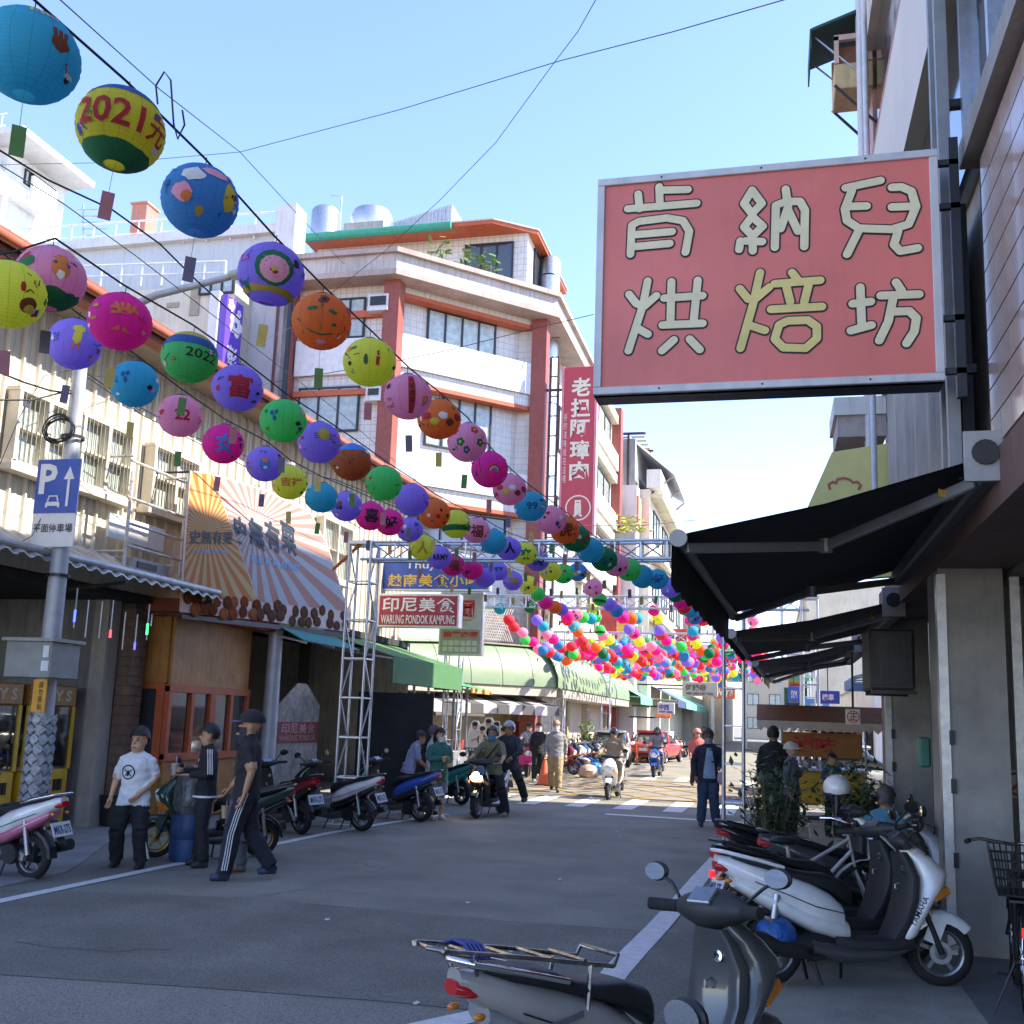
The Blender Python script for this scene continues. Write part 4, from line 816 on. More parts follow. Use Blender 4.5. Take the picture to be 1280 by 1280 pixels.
text(t,'印尼美食',(Xp+.01,y0+.15,1.40),(0,1.5,0),(0,0,.19),mat('band_pink',(.45,.25,.24),.5),.02); text(t,'WARUNG PONDOK',(Xp+.01,y0+.1,1.26),(0,1.6,0),(0,0,.11),mat('band_pink',(.45,.25,.24)),.01)
for y in (y0,y1): B().box((Xp-.04,y-.02,.03),(Xp-.02,y+.02,1.95)).build('post', steel, t)
teal = mat('teal_awning',(.06,.26,.24),.7,var=.15,streak=.3)
def simple_awning(name, lab, x0, z0, x1, z1, ya, yb, drop, m, m2=None, n=0):
    t = thing(name, lab, 'awning'); b = B(); b.prism([(x0,ya,z0),(x1,ya,z1),(x1,ya,z1-.02),(x0,ya,z0-.02)],(0,yb-ya,0)); b.build('fabric', m, t)
    if drop: b = B(); b.box((x1-.01,ya,z1-drop),(x1+.012,yb,z1-.004)); b.box((min(x0,x1)+.6*abs(x1-x0),yb-.012,z1-drop),(x1-.01,yb,z1)); b.build('valance', m2 or m, t)
    for y in (ya+.1,(ya+yb)/2,yb-.1): B().beam((x0,y,z0-.35),(x1,y,z1-.05),.035).build('arm', steel, t)
    return t
simple_awning('teal_awning','faded teal sloping awning over the dark shop',-9.4,3.65,-8.3,3.12,17.6,20.3,.0,teal)
simple_awning('green_awning','dull green awning with deep valance behind the truss tower',-9.4,3.55,-7.6,3.02,20.4,25.4,.55,mat('green_canvas',(.06,.17,.065),.7,var=.12,streak=.2))
simple_awning('small_green_awning','bright green and orange low awning over the street stall',-9.3,2.95,-7.4,2.55,25.6,27.6,.12,mat('lime_canvas',(.08,.42,.16),.7),mat('orange_fringe',(.55,.28,.08),.7))
t = thing('black_hoarding', 'tall black board standing behind the waiting women', 'board')
B().box((-8.6,21.1,.03),(-6.92,21.16,2.28)).build('board', mat('black_tarp',(.018,.018,.02),.8,var=.3,vs=3), t)
for x in (-8.55,-7.7,-6.97): B().box((x-.03,21.17,.0),(x+.03,21.23,2.3)).build('post', darkmetal, t)
t = thing('stall_counter', 'cluttered food stall counter under the small green awning', 'stall')
B().box((-9.2,26,.0),(-7.9,27.4,.95)).build('counter', mat('stall_steel',(.4,.4,.4),.4,.6), t, bevel=.02)
for x,y in ((-9.1,26.1),(-8,26.1),(-9.1,27.3),(-8,27.3)): B().box((x-.03,y-.03,.9),(x+.03,y+.03,2.7)).build('post', steel, t)
for k in range(6): B().lathe([(.12,0),(.15,.1),(.16,.25),(.0,.27)],12,(-9+.2*k,26.4+.12*(k%3),.96)).build('pot', [steel,chrome,mat('enamel_red',(.4,.05,.04),.4)][k%3], t, True)
# rail by the junction
t = thing('steel_rail', 'low dark steel crowd rail beside the teal scooter', 'railing')
for i in range(10): q = gnd(555,985).lerp(gnd(592,982),i/9); B().tube([(q.x,q.y,0),(q.x,q.y,1.0)],.015 if 0<i<9 else .03,6).build('bar', darkmetal, t)
q0,q1 = gnd(555,985),gnd(592,982)
for z in (.15,1.0): B().tube([(q0.x,q0.y,z),(q1.x,q1.y,z)],.022,6).build('rail', darkmetal, t)

# projecting signs on the left
def psign(lab, a, c, Y, face, th=.22, frame=None, name='projecting_sign'):
    pl = Pl((0,Y),(1,0),(0,-1)); (u0,z1),(u1,z0) = pl.uv(*a), pl.uv(*c); o = thing(name,lab,'sign'); b = B(); pl.box(b,u0,u1,z0,z1,-th,0); b.build('light_box', frame or steel, o, bevel=.01)
    b = B(); pl.box(b,u0+.05,u1-.05,z0+.05,z1-.05,.001,.008); b.build('face', face, o)
    for z in (z0+.2*(z1-z0),z0+.8*(z1-z0)): B().beam(pl.P(u0,z,-th/2),(min(u0-.1,XW+.0),Y+th/2,z),.06).build('bracket', darkmetal, o)
    return o, pl, u0, u1, z0, z1
yl = mat('sign_yellow',(.75,.50,.06),.5,var=.2,vs=20); wl = mat('letter_white',(.78,.77,.75),.5,var=0)
o,pl,u0,u1,z0,z1 = psign('blue light box sign with yellow characters above the red sign',(475,697),(612,739),24.6,mat('sign_royal',(.02,.08,.40),.35,var=.25,vs=2))
w_,h_ = u1-u0,z1-z0; text(o,'Thuy',pl.P(u0+w_*.24,z0+h_*.60,.01),pl.d*(w_*.28),(0,0,h_*.28),wl,.01); text(o,'越南美食小吃',pl.P(u0+w_*.08,z0+h_*.12,.01),pl.d*(w_*.84),(0,0,h_*.38),yl,.02)
o,pl,u0,u1,z0,z1 = psign('red light box sign with white characters and latin letters hung by the truss',(473,742),(573,785),23.9,mat('sign_red',(.36,.02,.045),.35,var=.06),.3)
w_,h_ = u1-u0,z1-z0; text(o,'印尼美食',pl.P(u0+w_*.05,z0+h_*.46,.01),pl.d*(w_*.9),(0,0,h_*.42),wl,.018); text(o,'WARUNG PONDOK KAMPUNG',pl.P(u0+w_*.05,z0+h_*.1,.01),pl.d*(w_*.9),(0,0,h_*.27),wl,.012)
o,pl,u0,u1,z0,z1 = psign('tall white menu sign with red characters behind the red sign',(551,740),(602,820),25.6,mat('sign_ivory',(.60,.58,.52),.5,var=.1),.2)
w_,h_ = u1-u0,z1-z0; text(o,'圓',pl.P(u0+w_*.48,z0+h_*.55,.01),pl.d*(w_*.32),(0,0,h_*.32),rl,.05)
b = B(); pl.box(b,u0+.05,u1-.05,z0+.06,z0+h_*.41,.009,.013); b.build('menu_panel', mat('menu_olive',(.36,.35,.24),.6,var=.1), o)
text(o,'碗粿肉圓',pl.P(u0+w_*.1,z0+h_*.28,.014),pl.d*(w_*.8),(0,0,h_*.10),rl,.03)
b = B()
for r in range(2):
    for k in range(6): pl.box(b,u0+w_*(.1+.135*k),u0+w_*(.1+.135*k+.11),z0+h_*(.16-.1*r),z0+h_*(.235-.1*r),.014,.017)
b.build('menu_cell', mat('menu_pale',(.62,.6,.5),.6), o)

# ---------------------------------------------------------------- truss arches
def lattice(b, p, q, w, d1, d2, step, r=.018, diag=True):
    """diagonal braces along a square truss from p to q"""
    p, q = V(p), V(q); ax = q-p; L = ax.length; n = max(1,int(L/step)); d1, d2 = V(d1)*w/2, V(d2)*w/2; cs = (d1+d2,d1-d2,-d1-d2,-d1+d2)
    for k in range(n):
        a, c_ = p+ax*(k/n), p+ax*((k+1)/n)
        for j in range(4):
            s0, s1 = cs[j], cs[(j+1)%4]
            b.tube([a+s0,a+s1],r,5)
            if diag and j%2==0: b.tube([a+(s0 if k%2 else s1), c_+(s1 if k%2 else s0)],r,5)
def truss_arch(lab, Y, xl, xr, ztop, w=.38, wr=None):
    t = thing('truss_arch', lab, 'truss arch', group='truss arches across the street'); wr = wr or w; h = .3
    for x, ww in ((xl,w),(xr,wr)):
        for sx in (-1,1):
            for sy in (-1,1): B().tube([(x+sx*ww/2,Y+sy*ww/2,.02),(x+sx*ww/2,Y+sy*ww/2,ztop)],.025,8).build('upright', alu, t, True)
        b = B(); lattice(b,(x,Y,.1),(x,Y,ztop-.05),ww,(1,0,0),(0,1,0),.62 if ww>.35 else .55,.016,ww>.35); b.build('bracing', alu, t)
        B().box((x-ww/2-.1,Y-ww/2-.1,.0),(x+ww/2+.1,Y+ww/2+.1,.025)).build('base_plate', steel, t)
        b = B(); b.box((x-ww/2-.03,Y-ww/2-.03,ztop-.06),(x+ww/2+.03,Y+ww/2+.03,ztop+.0)); b.build('corner_block', alu, t)
    for sz in (0,h):
        for sy in (-1,1): B().tube([(xl,Y+sy*.15,ztop-h+sz-.02),(xr,Y+sy*.15,ztop-h+sz-.02)],.025,8).build('chord', alu, t, True)
    b = B(); lattice(b,(xl+.2,Y,ztop-h/2-.02),(xr-.2,Y,ztop-h/2-.02),.3,(0,1,0),(0,0,1),.42,.014); b.build('beam_bracing', alu, t)
    return t
truss_arch('nearest aluminium truss arch over the lane with the ladder leg by the man',16.8,-6.9,-.58,4.78,.40,.30)
truss_arch('second truss arch at the near side of the junction',26.3,-8.1,.9,5.0); truss_arch('third truss arch at the far side of the junction',37.2,-7.45,1.25,5.0); truss_arch('fourth truss arch down the far street',47.,-7.25,1.4,5.0)
# orange strap on top of the near tower
tag(B().tube([onY(455,676,16.6),onY(440,690,16.8),onY(416,712,17)],.03,6).build('orange_strap',mat('strap_orange',(.8,.22,.06),.6)),'orange ratchet strap tied to the top of the near truss tower','strap')

# ---------------------------------------------------------------- right side building
XR = 1.4
t = thing('right_arcade_building', 'old pink tiled building with concrete arcade pillar on the right', 'building')
pinkt = mat('pink_wall_tile',(.48,.35,.28),.2,var=.1,vs=3,coat=.3); lil = mat('lilac_render',(.62,.57,.51),.7,var=.05,vs=1)
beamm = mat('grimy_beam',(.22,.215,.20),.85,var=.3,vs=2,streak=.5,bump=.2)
B().box((XR+.12,-4,3.3),(9,14.5,14.4)).build('core', mat('core_render',(.35,.32,.28),.8), t)  # building core in one plain tan-grey render
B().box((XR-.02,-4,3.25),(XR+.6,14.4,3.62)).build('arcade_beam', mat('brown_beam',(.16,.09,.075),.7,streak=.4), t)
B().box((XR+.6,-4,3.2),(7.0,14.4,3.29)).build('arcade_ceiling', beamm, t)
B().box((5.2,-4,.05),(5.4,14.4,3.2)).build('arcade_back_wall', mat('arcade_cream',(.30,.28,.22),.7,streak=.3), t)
# tiled spandrel built of single tiles
grout = mat('tile_grout_dark',(.12,.09,.09),.9); B().box((XR+.03,-4,3.62),(XR+.11,7.3,5.75)).build('spandrel_bed', grout, t)
tmesh = B().box((-.012,.004,.004),(.03,.296,.196)).mesh('tile', pinkt)
for j in range(10):
    for i in range(13):
        y = 3.2+i*.3+(.0)
        if y < 7.2: link('tile', tmesh, t, (XR+.01, y, 3.66+j*.205))
B().box((XR-.1,-4,5.75),(XR+.15,7.3,5.92)).build('sill', concrete, t)
B().box((XR+.0,-4,5.92),(XR+.115,14.4,7.25)).build('window_band', pane_dark, t)
for y in (3.5,5.2,6.4,7.3,8.6,10,11.5,13): B().box((XR-.06,y,5.92),(XR+.02,y+.07,7.3)).build('mullion', steel, t)
B().box((XR-.16,-4,7.25),(XR+.11,14.5,8.75)).build('parapet', lil, t); B().box((XR-.1,-4,8.75),(XR+.1,14.5,9.2)).build('pink_band', mat('rose_band',(.34,.17,.15),.6), t)
B().box((XR+.0,-4,9.2),(XR+.11,13.6,10.9)).build('window_band', pane_dark, t); B().box((XR-.12,-4,10.9),(XR+.11,14.5,12.6)).build('parapet', lil, t)
B().box((XR-.03,13.6,9.2),(XR+.11,14.5,10.88)).build('end_pier', mat('salmon_tile_pier',(.5,.3,.26),.5), t)
for y,r in ((13.2,.05),(13.45,.04),(12.7,.035)): B().tube([(XR-.2,y,3.7),(XR-.2,y,14)],r,8).build('rain_pipe', mat('pale_pipe',(.55,.56,.6),.5), t, True)
b = B(); cg = mat('corrugated_grey',(.33,.315,.29),.6,.2,var=.15,vs=2,streak=.55)
N=90; ring0=[];ring1=[]
for i in range(N+1): y = 7.75+4.3*i/N; k=.015*sin(2*pi*y/.09); ring0.append((XR-.10+k,y,3.78)); ring1.append((XR-.10+k,y,5.7))
b.loft([ring0,ring1],False,0,False); b.build('corrugated_panel', cg, t)
B().box((XR-.06,7.75,3.72),(XR+.02,12.05,5.72)).build('panel_backing', darkmetal, t)
for y in (7.35,7.62): B().box((XR-.22,y,3.55),(XR-.14,y+.07,8.5)).build('steel_post', mat('painted_post',(.30,.31,.32),.5,.4,streak=.3), t)
B().box((XR-.14,7.40,4.3),(XR-.02,7.46,4.36)).build('strut', darkmetal, t); B().box((XR-.14,7.40,6.3),(XR-.02,7.46,6.36)).build('strut', darkmetal, t)
for y in (9.55,14.0):      # arcade pillars, cement with steel corner guard
    p_ = B().box((XR+.0,y,.05),(XR+.52,y+.62,3.25)).build('pillar', mat('cement_pillar',(.30,.285,.265),.8,var=.35,vs=1.3,bump=.15,bs=20,streak=.2), t)
    B().box((XR-.015,y-.015,.05),(XR+.06,y+.1,3.2)).build('corner_guard', steel, p_)
    for z in (.75,1.35,1.75): B().box((XR+.05,y-.022,z),(XR+.09,y-.001,z+.12)).build('hinge', darkmetal, p_)
B().box((XR+.6,9.7,.05),(XR+.68,9.75,3.2)).build('shutter_track', steel, t); B().box((XR+.72,9.7,.05),(XR+.8,9.75,3.2)).build('shutter_track', darkmetal, t)
B().box((XR+.53,10.3,.05),(5.2,10.42,3.2)).build('cross_wall', mat('arcade_grey',(.33,.32,.29),.8,var=.1,streak=.2), t)
b = B(); b.lathe([(.085,0),(.105,0),(.105,.008),(.085,.008)],24,(2.12,10.28,1.42),(0,-1,0)); b.obox((2.12,10.275,1.42),(.07,0,.07),(.008,0,-.008),(0,.003,0)); tag(b.build('no_smoking_sign',mat('sign_ring_red',(.5,.03,.03),.5)),'red ring prohibition sign on the arcade wall at the right edge','sign')
B().box((2.0,10.287,1.3),(2.24,10.297,1.54)).build('paper', white, bpy.data.objects['no_smoking_sign'])
t = thing('rear_right_building', 'tall plain building set back behind the right arcade', 'building'); B().box((3.1,14.6,.1),(14,25.2,16.2)).build('wall', mat('plain_render',(.4,.38,.36),.8,streak=.3), t)
pl = Pl((3.1,0),(0,1),(-1,0))
for k in range(3): pl.winuv(15.5+k*3.2,17.8+k*3.2,.4,2.6,t,3,k=.0,pm=pane_dark)
# far right strip of poles and doors seen through the arcade
t = thing('arcade_partition', 'yellowish partition poles and boards at the back of the arcade', 'partition')
py_ = mat('olive_partition',(.34,.31,.18),.7,var=.3,vs=3,streak=.4)
for i,px in enumerate((1124,1133,1143,1152)): q = gnd(px,1075,.06); B().box((q.x-.06,q.y,.05),(q.x+.06,q.y+.07,2.6)).build('post', py_ if i%2 else mat('pale_post',(.42,.40,.33),.6,streak=.4), t)
q = gnd(1135,1070,.06); B().box((q.x-.1,q.y+.12,.05),(q.x+.9,q.y+.16,2.6)).build('board', mat('brown_board',(.17,.13,.08),.8,var=.3,streak=.4), t)
tag(B().box((1.42,11.2,1.5),(1.53,11.4,1.8)).build('green_letterbox',mat('letterbox_green',(.06,.20,.15),.5),bevel=.02),'green metal box fixed beyond the cement pillar','box')

# window air conditioner cage high on the right wall
t = thing('air_conditioner_cage','old wooden air conditioner cage under a dark green hood high on the right','air conditioner')
cx0,cz = .88,10.75; B().box((cx0,13.5,cz-.35),(XR-.02,14.1,cz+.02)).build('box', mat('tan_casing',(.55,.42,.22),.7,streak=.4), t, bevel=.01)
b = B()
for x in (cx0+.0,XR-.09): b.box((x,13.48,cz+.02),(x+.06,13.54,cz+.42)); b.box((x,14.06,cz+.02),(x+.06,14.12,cz+.42))
b.box((cx0,13.48,cz+.36),(XR-.03,13.54,cz+.44)); b.build('frame', mat('pink_wood',(.58,.42,.36),.7), t); B().box((cx0+.06,13.62,cz+.02),(XR-.1,14.04,cz+.34)).build('unit', mat('rust_unit',(.22,.09,.05),.7), t)
b = B(); b.prism([(cx0-.3,13.35,cz+.5),(XR,13.35,cz+.78),(XR,13.35,cz+.74),(cx0-.3,13.35,cz+.46)],(0,.9,0)); b.prism([(cx0-.3,13.35,cz+.2),(cx0-.3,13.35,cz+.49),(cx0-.3,14.25,cz+.49),(cx0-.3,14.25,cz+.2)],(-.02,0,0)); b.build('hood', mat('dark_green_hood',(.02,.07,.06),.6), t)
for y in (13.5,14.1): B().beam((cx0,y,cz-.3),(XR,y,cz-.9),.03).build('strut', darkmetal, t); B().beam((cx0-.25,y,cz+.45),(XR-.1,y,cz-.25),.02).build('stay', steel, t)
t = thing('concrete_canopy','small stained concrete canopy on the right wall above the lime sign','canopy'); B().box((.82,13.2,5.45),(XR,14.2,5.72)).build('slab', mat('pink_concrete',(.42,.36,.34),.8,streak=.5), t); B().box((.78,13.15,5.72),(XR,14.25,5.95)).build('upstand', whitewall, t)

# lime sign
t = thing('lime_sign','lime green slanted sign board with a red outlined cake emblem','sign'); lp = Pl((0,13.0),(1,0),(0,-1)); lime = mat('sign_lime',(.70,.64,.24),.5,var=.05)
pts = [lp.P(*lp.uv(*p)) for p in ((1040,565),(1117,553),(1117,720),(985,730),(1000,655))]; B().prism(pts,(0,.15,0)).build('board', lime, t)
B().box((lp.uv(1117,600)[0]-.01,12.96,lp.uv(1117,725)[1]),(lp.uv(1121,600)[0],13.2,lp.uv(1117,552)[1])).build('frame', steel, t); B().beam((1.1,13.1,5.2),(XR,13.1,5.2),.06).build('bracket', darkmetal, t)
def ribbon_strokes(strokes, pl, fw, k, px0=720., sc=560/1280., py0=0.):
    """round-ended brush strokes traced as polylines, laid flat on a sign face"""
    b = B()
    for li, s in enumerate(strokes):
        pts = [V((*pl.uv(px0+x*sc, py0+y*sc), 0)) for x, y in s]; r = fw/2
        for i in range(len(pts)-1):
            d = (pts[i+1]-pts[i]); 
            if d.length < 1e-6: continue
            d.normalize(); a = V((-d.y,d.x,0))*r; kk = k+.00012*((i*3+li*7) % 17)
            b.poly([pl.P(q.x,q.y,kk) for q in (pts[i]+a,pts[i]-a,pts[i+1]-a,pts[i+1]+a)])
        for i, p in enumerate(pts):
            kk = k+.00012*((i*3+1+li*7) % 17)+.00006
            b.poly([pl.P(p.x+r*cos(u),p.y+r*sin(u),kk) for u in [2*pi*j/14 for j in range(14)]])
    return b
b = ribbon_strokes([[(605,310),(600,295),(615,285),(625,290),(632,275),(655,272),(675,278),(685,288),(700,285),(712,298),(705,310)]],lp,.03,.006,820,460/1280,500); b.build('emblem', mat('emblem_red',(.45,.12,.08),.5), t)

# ---------------------------------------------------------------- big coral light box sign
t = thing('bakery_sign','big coral light box sign with six cream cartoon characters outlined in black','sign')
bs = Pl((0,7.05),(1,0),(0,-1)); (ua,za),(ub,zb_) = bs.uv(748,216), bs.uv(1182,492); za = (za+bs.uv(1179,197)[1])/2; zb_ = (zb_+bs.uv(742,480)[1])/2
frm = mat('sign_frame_alu',(.58,.58,.58),.5,.2,var=.1,streak=.2); coral = mat('coral_acrylic',(.76,.19,.15),.4,var=.1,vs=1.1,streak=.12)
b = B(); bs.box(b,ua,ub,zb_,za,-.24,-.012); b.build('box', mat('sign_box_dark',(.07,.07,.08),.5), t); b = B(); bs.box(b,ua+.05,ub-.05,zb_+.05,za-.05,-.011,0); b.build('face', coral, t)
b = B(); fw=.055
for (p0,p1,q0,q1) in ((ua,ub,za-fw,za),(ua,ub,zb_,zb_+fw)): bs.box(b,p0,p1,q0,q1,-.06,.02)
for p0 in (ua,ub-fw): bs.box(b,p0,p0+fw,zb_+fw+.001,za-fw-.001,-.06,.019)
b.build('frame', frm, t, bevel=.004)
for u in (.2,.5,.8):
    for z in (za-fw/2,zb_+fw/2): B().lathe([(0,.022),(.008,.022),(.008,.018)],8,bs.P(ua+(ub-ua)*u,z,0),(0,-1,0)).build('screw', darkmetal, t)
G = [[(238,535),(240,592)],[(238,545),(320,543)],[(178,556),(182,598)],[(148,598),(345,582)],[(156,728),(160,645),(180,634),(260,624),(306,632),(324,662),(313,722)],[(168,672),(275,663)],[(170,706),(268,697)],
 [(503,545),(480,583),(503,612),(531,583),(503,545)],[(503,620),(480,650),(505,676),(534,648),(503,620)],[(505,676),(505,718)],[(470,690),(466,714)],[(484,690),(532,692)],[(568,708),(571,588),(600,577),(640,577),(654,602),(652,706)],[(599,542),(606,592),(585,655)],[(606,602),(634,662)],
 [(770,538),(870,517)],[(788,545),(768,598),(774,632),(808,654),(900,657),(950,642),(971,592),(958,548),(930,536),(902,537)],[(776,592),(830,590)],[(902,593),(964,591)],[(806,664),(774,728)],[(920,662),(908,700),(926,719),(976,710)],
 [(205,804),(192,872),(150,1003)],[(152,842),(172,868),(190,876)],[(230,846),(196,876)],[(178,940),(206,956)],[(273,806),(270,924)],[(348,802),(336,922)],[(252,853),(362,846)],[(247,930),(362,925)],[(280,972),(246,1003)],[(325,970),(354,1000)],
 [(526,780),(506,870),(470,996)],[(468,826),(492,856)],[(552,822),(512,856)],[(500,932),(540,945)],[(617,780),(634,802)],[(567,812),(698,802)],[(600,816),(612,864)],[(664,816),(652,864)],[(557,885),(703,877)],[(580,930),(568,970),(592,994),(656,996),(688,968),(688,934),(662,916),(604,918),(580,930)],
 [(812,822),(816,934)],[(790,869),(842,863)],[(785,946),(844,930)],[(914,808),(930,832)],[(870,846),(980,842)],[(906,852),(892,920),(866,974)],[(902,892),(952,890),(972,910),(966,948),(944,982)]]
for i0, i1 in ((0,7),(7,15),(15,21),(21,31),(31,41),(41,48)):
    ch_ = ribbon_strokes(G[i0:i1],bs,.078,.003).build('character_outline', mat('outline_black',(.012,.01,.012),.5,var=0), t)
    ribbon_strokes(G[i0:i1],bs,.056,.008).build('character_fill', mat('character_yellow',(.78,.64,.22),.5,var=.1,vs=5) if i0 == 31 else mat('character_cream',(.80,.71,.45),.5,var=.1,vs=5), ch_)
for z in (zb_+.08,zb_+.45,za-.4,za-.08):
    B().box((ub,7.08,z-.02),(XR-.14,7.12,z+.02)).build('bracket', darkmetal, t)
B().box((XR-.2,7.08,zb_-.1),(XR-.14,7.14,za+.1)).build('mount_rail', darkmetal, t)

# ---------------------------------------------------------------- folding arm awnings on the right
awm = mat('black_awning_cloth',(.012,.012,.015),.8,var=.2)
def arm_awning(lab, Y0, Y1, xh, zh, xf, zf, xf2, m, drop=.3, vm=None):
    t = thing('folding_arm_awning', lab, 'awning', group='folding arm awnings along the right arcade')
    b = B(); N = 12; r0 = [(xh,Y0+(Y1-Y0)*i/N,zh) for i in range(N+1)]; r1 = [(xf+(xf2-xf)*i/N,Y0+(Y1-Y0)*i/N,zf-.02*sin(pi*i/N)) for i in range(N+1)]; mid = [tuple((V(a)+V(c_))/2-V((0,0,.04))) for a,c_ in zip(r0,r1)]
    b.loft([r0,mid,r1],False,0,False); b.loft([[(x,y,z-.012) for x,y,z in r] for r in (r0,mid,r1)],False,0,False); b.build('cloth', m, t, True)
    B().tube([(xf,Y0-.03,zf-.03),(xf2,Y1+.03,zf-.03)],.045,10).build('front_bar', mat('grey_bar',(.24,.25,.26),.5,.3), t, True)
    for y,x in ((Y0-.03,xf),(Y1+.03,xf2)): B().lathe([(0,-.02),(.06,-.02),(.06,.02),(0,.02)],14,(x,y,zf-.03),(0,1,0)).build('end_cap', mat('cap_grey',(.38,.37,.36),.5), t)
    if drop:
        v = B(); k = 24; top = []; bot = []
        for i in range(k+1): f = i/k; y = Y0+(Y1-Y0)*f; x = xf+(xf2-xf)*f-.05; top.append((x,y,zf-.03)); bot.append((x+.01*sin(i),y,zf-drop-.03*abs(sin(i*pi/2))))
        v.loft([top,bot,[(x+.01,y,z) for x,y,z in bot],[(x+.01,y,z) for x,y,z in top]],False,0,False); v.build('valance', vm or m, t)
    hd = B().box((xh-.02,Y0-.1,zh-.16),(xh+.13,Y1+.1,zh+.08)).build('housing', mat('housing_grey',(.13,.13,.13),.6), t, bevel=.02)
    B().box((xh-.12,Y0-.14,zh-.18),(xh+.12,Y0-.1,zh+.14)).build('end_plate', mat('cap_grey',(.38,.37,.36)), t); B().lathe([(0,0),(.08,0),(.08,.02),(0,.02)],16,(xh-.0,Y0-.162,zh+.0),(0,1,0)).build('roller', mat('dusty_roller',(.05,.05,.05),.9), t)
    am = mat('arm_grey',(.26,.27,.28),.45,.4)
    for s in (0,1):
        y = Y0+.08 if s == 0 else Y1-.1; e = V(((xh+xf)/2+.05, y+(1.0 if s==0 else -1.0), (zh+zf)/2-.14)); xx = xf if s==0 else xf2
        B().beam((xh-.02,y,zh-.14),e,.05,.075).build('arm', am, t, bevel=.008); B().beam(e+V((0,.0,-.002)),(xx+.04,y,zf-.08),.045,.07).build('forearm', am, t, bevel=.008)
        B().lathe([(0,-.05),(.05,-.05),(.05,.05),(0,.05)],12,e).build('elbow', am, t)
        if s == 0: q = V((xh-.02,y,zh-.14)).lerp(e,.18); B().obox(q+V((0,-.03,0)),(.05,.02,-.01),(0,.004,0),(0,0,.025)).build('sticker', mat('sticker_orange',(.6,.33,.05),.5), t)
    return t
arm_awning('nearest black folding arm awning with grey arms over the scooters',6.95,11.9,1.30,3.58,-.6,3.10,-.42,awm,.34)
arm_awning('second black folding arm awning further along the arcade',12.3,16.4,1.32,3.28,-.45,2.92,-.35,mat('sooty_awning',(.03,.03,.032),.8),.12)
arm_awning('third dark folding arm awning with a teal edge',16.9,20.6,1.35,3.2,-.25,2.85,-.15,mat('grey_awning',(.07,.07,.072),.8),.1,mat('teal_edge',(.03,.3,.24),.7))
arm_awning('fourth tan awning at the end of the arcade',20.9,24.2,1.6,3.5,-.1,2.9,.0,mat('tan_awning',(.32,.17,.06),.8),.2,mat('yellow_edge',(.6,.38,.05),.7))
# hanging condenser on the arcade pillar
t = thing('condenser_unit','dark air conditioner condenser hung under the second awning','air conditioner'); B().box((.95,11.0,2.25),(1.38,11.9,2.85)).build('casing', mat('condenser_grey',(.045,.045,.043),.6), t, bevel=.02); B().box((1.0,10.98,2.3),(1.35,11.0,2.8)).build('grille', black, t)
for k in range(7): B().box((1.0+k*.055,10.965,2.3),(1.012+k*.055,10.979,2.8)).build('slat', darkmetal, t)
for y in (11.1,11.8): B().beam((.97,y,2.23),(1.4,y,2.23),.04).build('bracket', darkmetal, t)
# ---------------------------------------------------------------- paper lanterns
LC_ = {'teal':'#50c4dc','yellow':'#f4e850','blue':'#62a9da','purple':'#b59bf2','orange':'#f8934a','lime':'#f4f462','pink':'#fcb2d0','magenta':'#fb3eb6','green':'#6be487','red':'#f05565','brown':'#d67c45','white':'#f4ece6','dkgreen':'#309a6c','mint':'#98e8c6'}
def lantern_mat(k, h):
    m = mat('paper_'+k, h, .75, var=.05, vs=5, bump=.1, bs=40); n = m.node_tree; L = n.links.new; p = n.nodes['Principled BSDF']; out = n.nodes['Material Output']
    tr = n.nodes.new('ShaderNodeBsdfTranslucent'); tr.inputs[0].default_value = (*srgb(h),1); mx = n.nodes.new('ShaderNodeMixShader'); mx.inputs[0].default_value = .38; L(p.outputs[0],mx.inputs[1]); L(tr.outputs[0],mx.inputs[2]); L(mx.outputs[0],out.inputs[0])
    tc = n.nodes.new('ShaderNodeTexCoord'); sx = n.nodes.new('ShaderNodeSeparateXYZ'); L(tc.outputs['Object'],sx.inputs[0])
    def mth(op,a_,b_=None):
        x = n.nodes.new('ShaderNodeMath'); x.operation = op
        for i,v in enumerate((a_,b_)):
            if v is None: continue
            if hasattr(v,'links'): L(v,x.inputs[i])
            else: x.inputs[i].default_value = v
        return x.outputs[0]
    mer = mth('LESS_THAN',mth('PINGPONG',mth('MULTIPLY',mth('ARCTAN2',sx.outputs[1],sx.outputs[0]),8/pi),.5),.022)      # bamboo frame wires
    rib_ = mth('LESS_THAN',mth('PINGPONG',mth('MULTIPLY',sx.outputs[2],62.),.5),.11)                                        # paper creases, their shading drawn into the colour
    fac = mth('ADD',mth('MULTIPLY',mer,.32),mth('MULTIPLY',rib_,.12)); src = p.inputs['Base Color'].links[0].from_socket
    mc = n.nodes.new('ShaderNodeMix'); mc.data_type = 'RGBA'; L(fac,mc.inputs[0]); L(src,mc.inputs[6]); mc.inputs[7].default_value = tuple(x*.12 for x in srgb(h))+(1,); L(mc.outputs[2],p.inputs['Base Color']); L(mc.outputs[2],tr.inputs[0]); mx.inputs[0].default_value = .55
    return m
LM = {k: lantern_mat(k,h) for k,h in LC_.items()}
RL = .2
def lantern_bm(n=24, ribs=15):
    b = B(); rings = []; m = ribs*2
    for i in range(m+1):
        a = -pi/2+.22+(pi-.44)*i/m; r = RL*cos(a)*(1+(.010 if i%2 else -.010)); rings.append([(r*cos(2*pi*j/n),r*sin(2*pi*j/n),RL*.96*sin(a)) for j in range(n)])
    b.loft(rings, False); return b
LME = {}
def lantern_mesh(k):
    if k not in LME: LME[k] = lantern_bm().mesh('globe_'+k, LM[k], True)
    return LME[k]
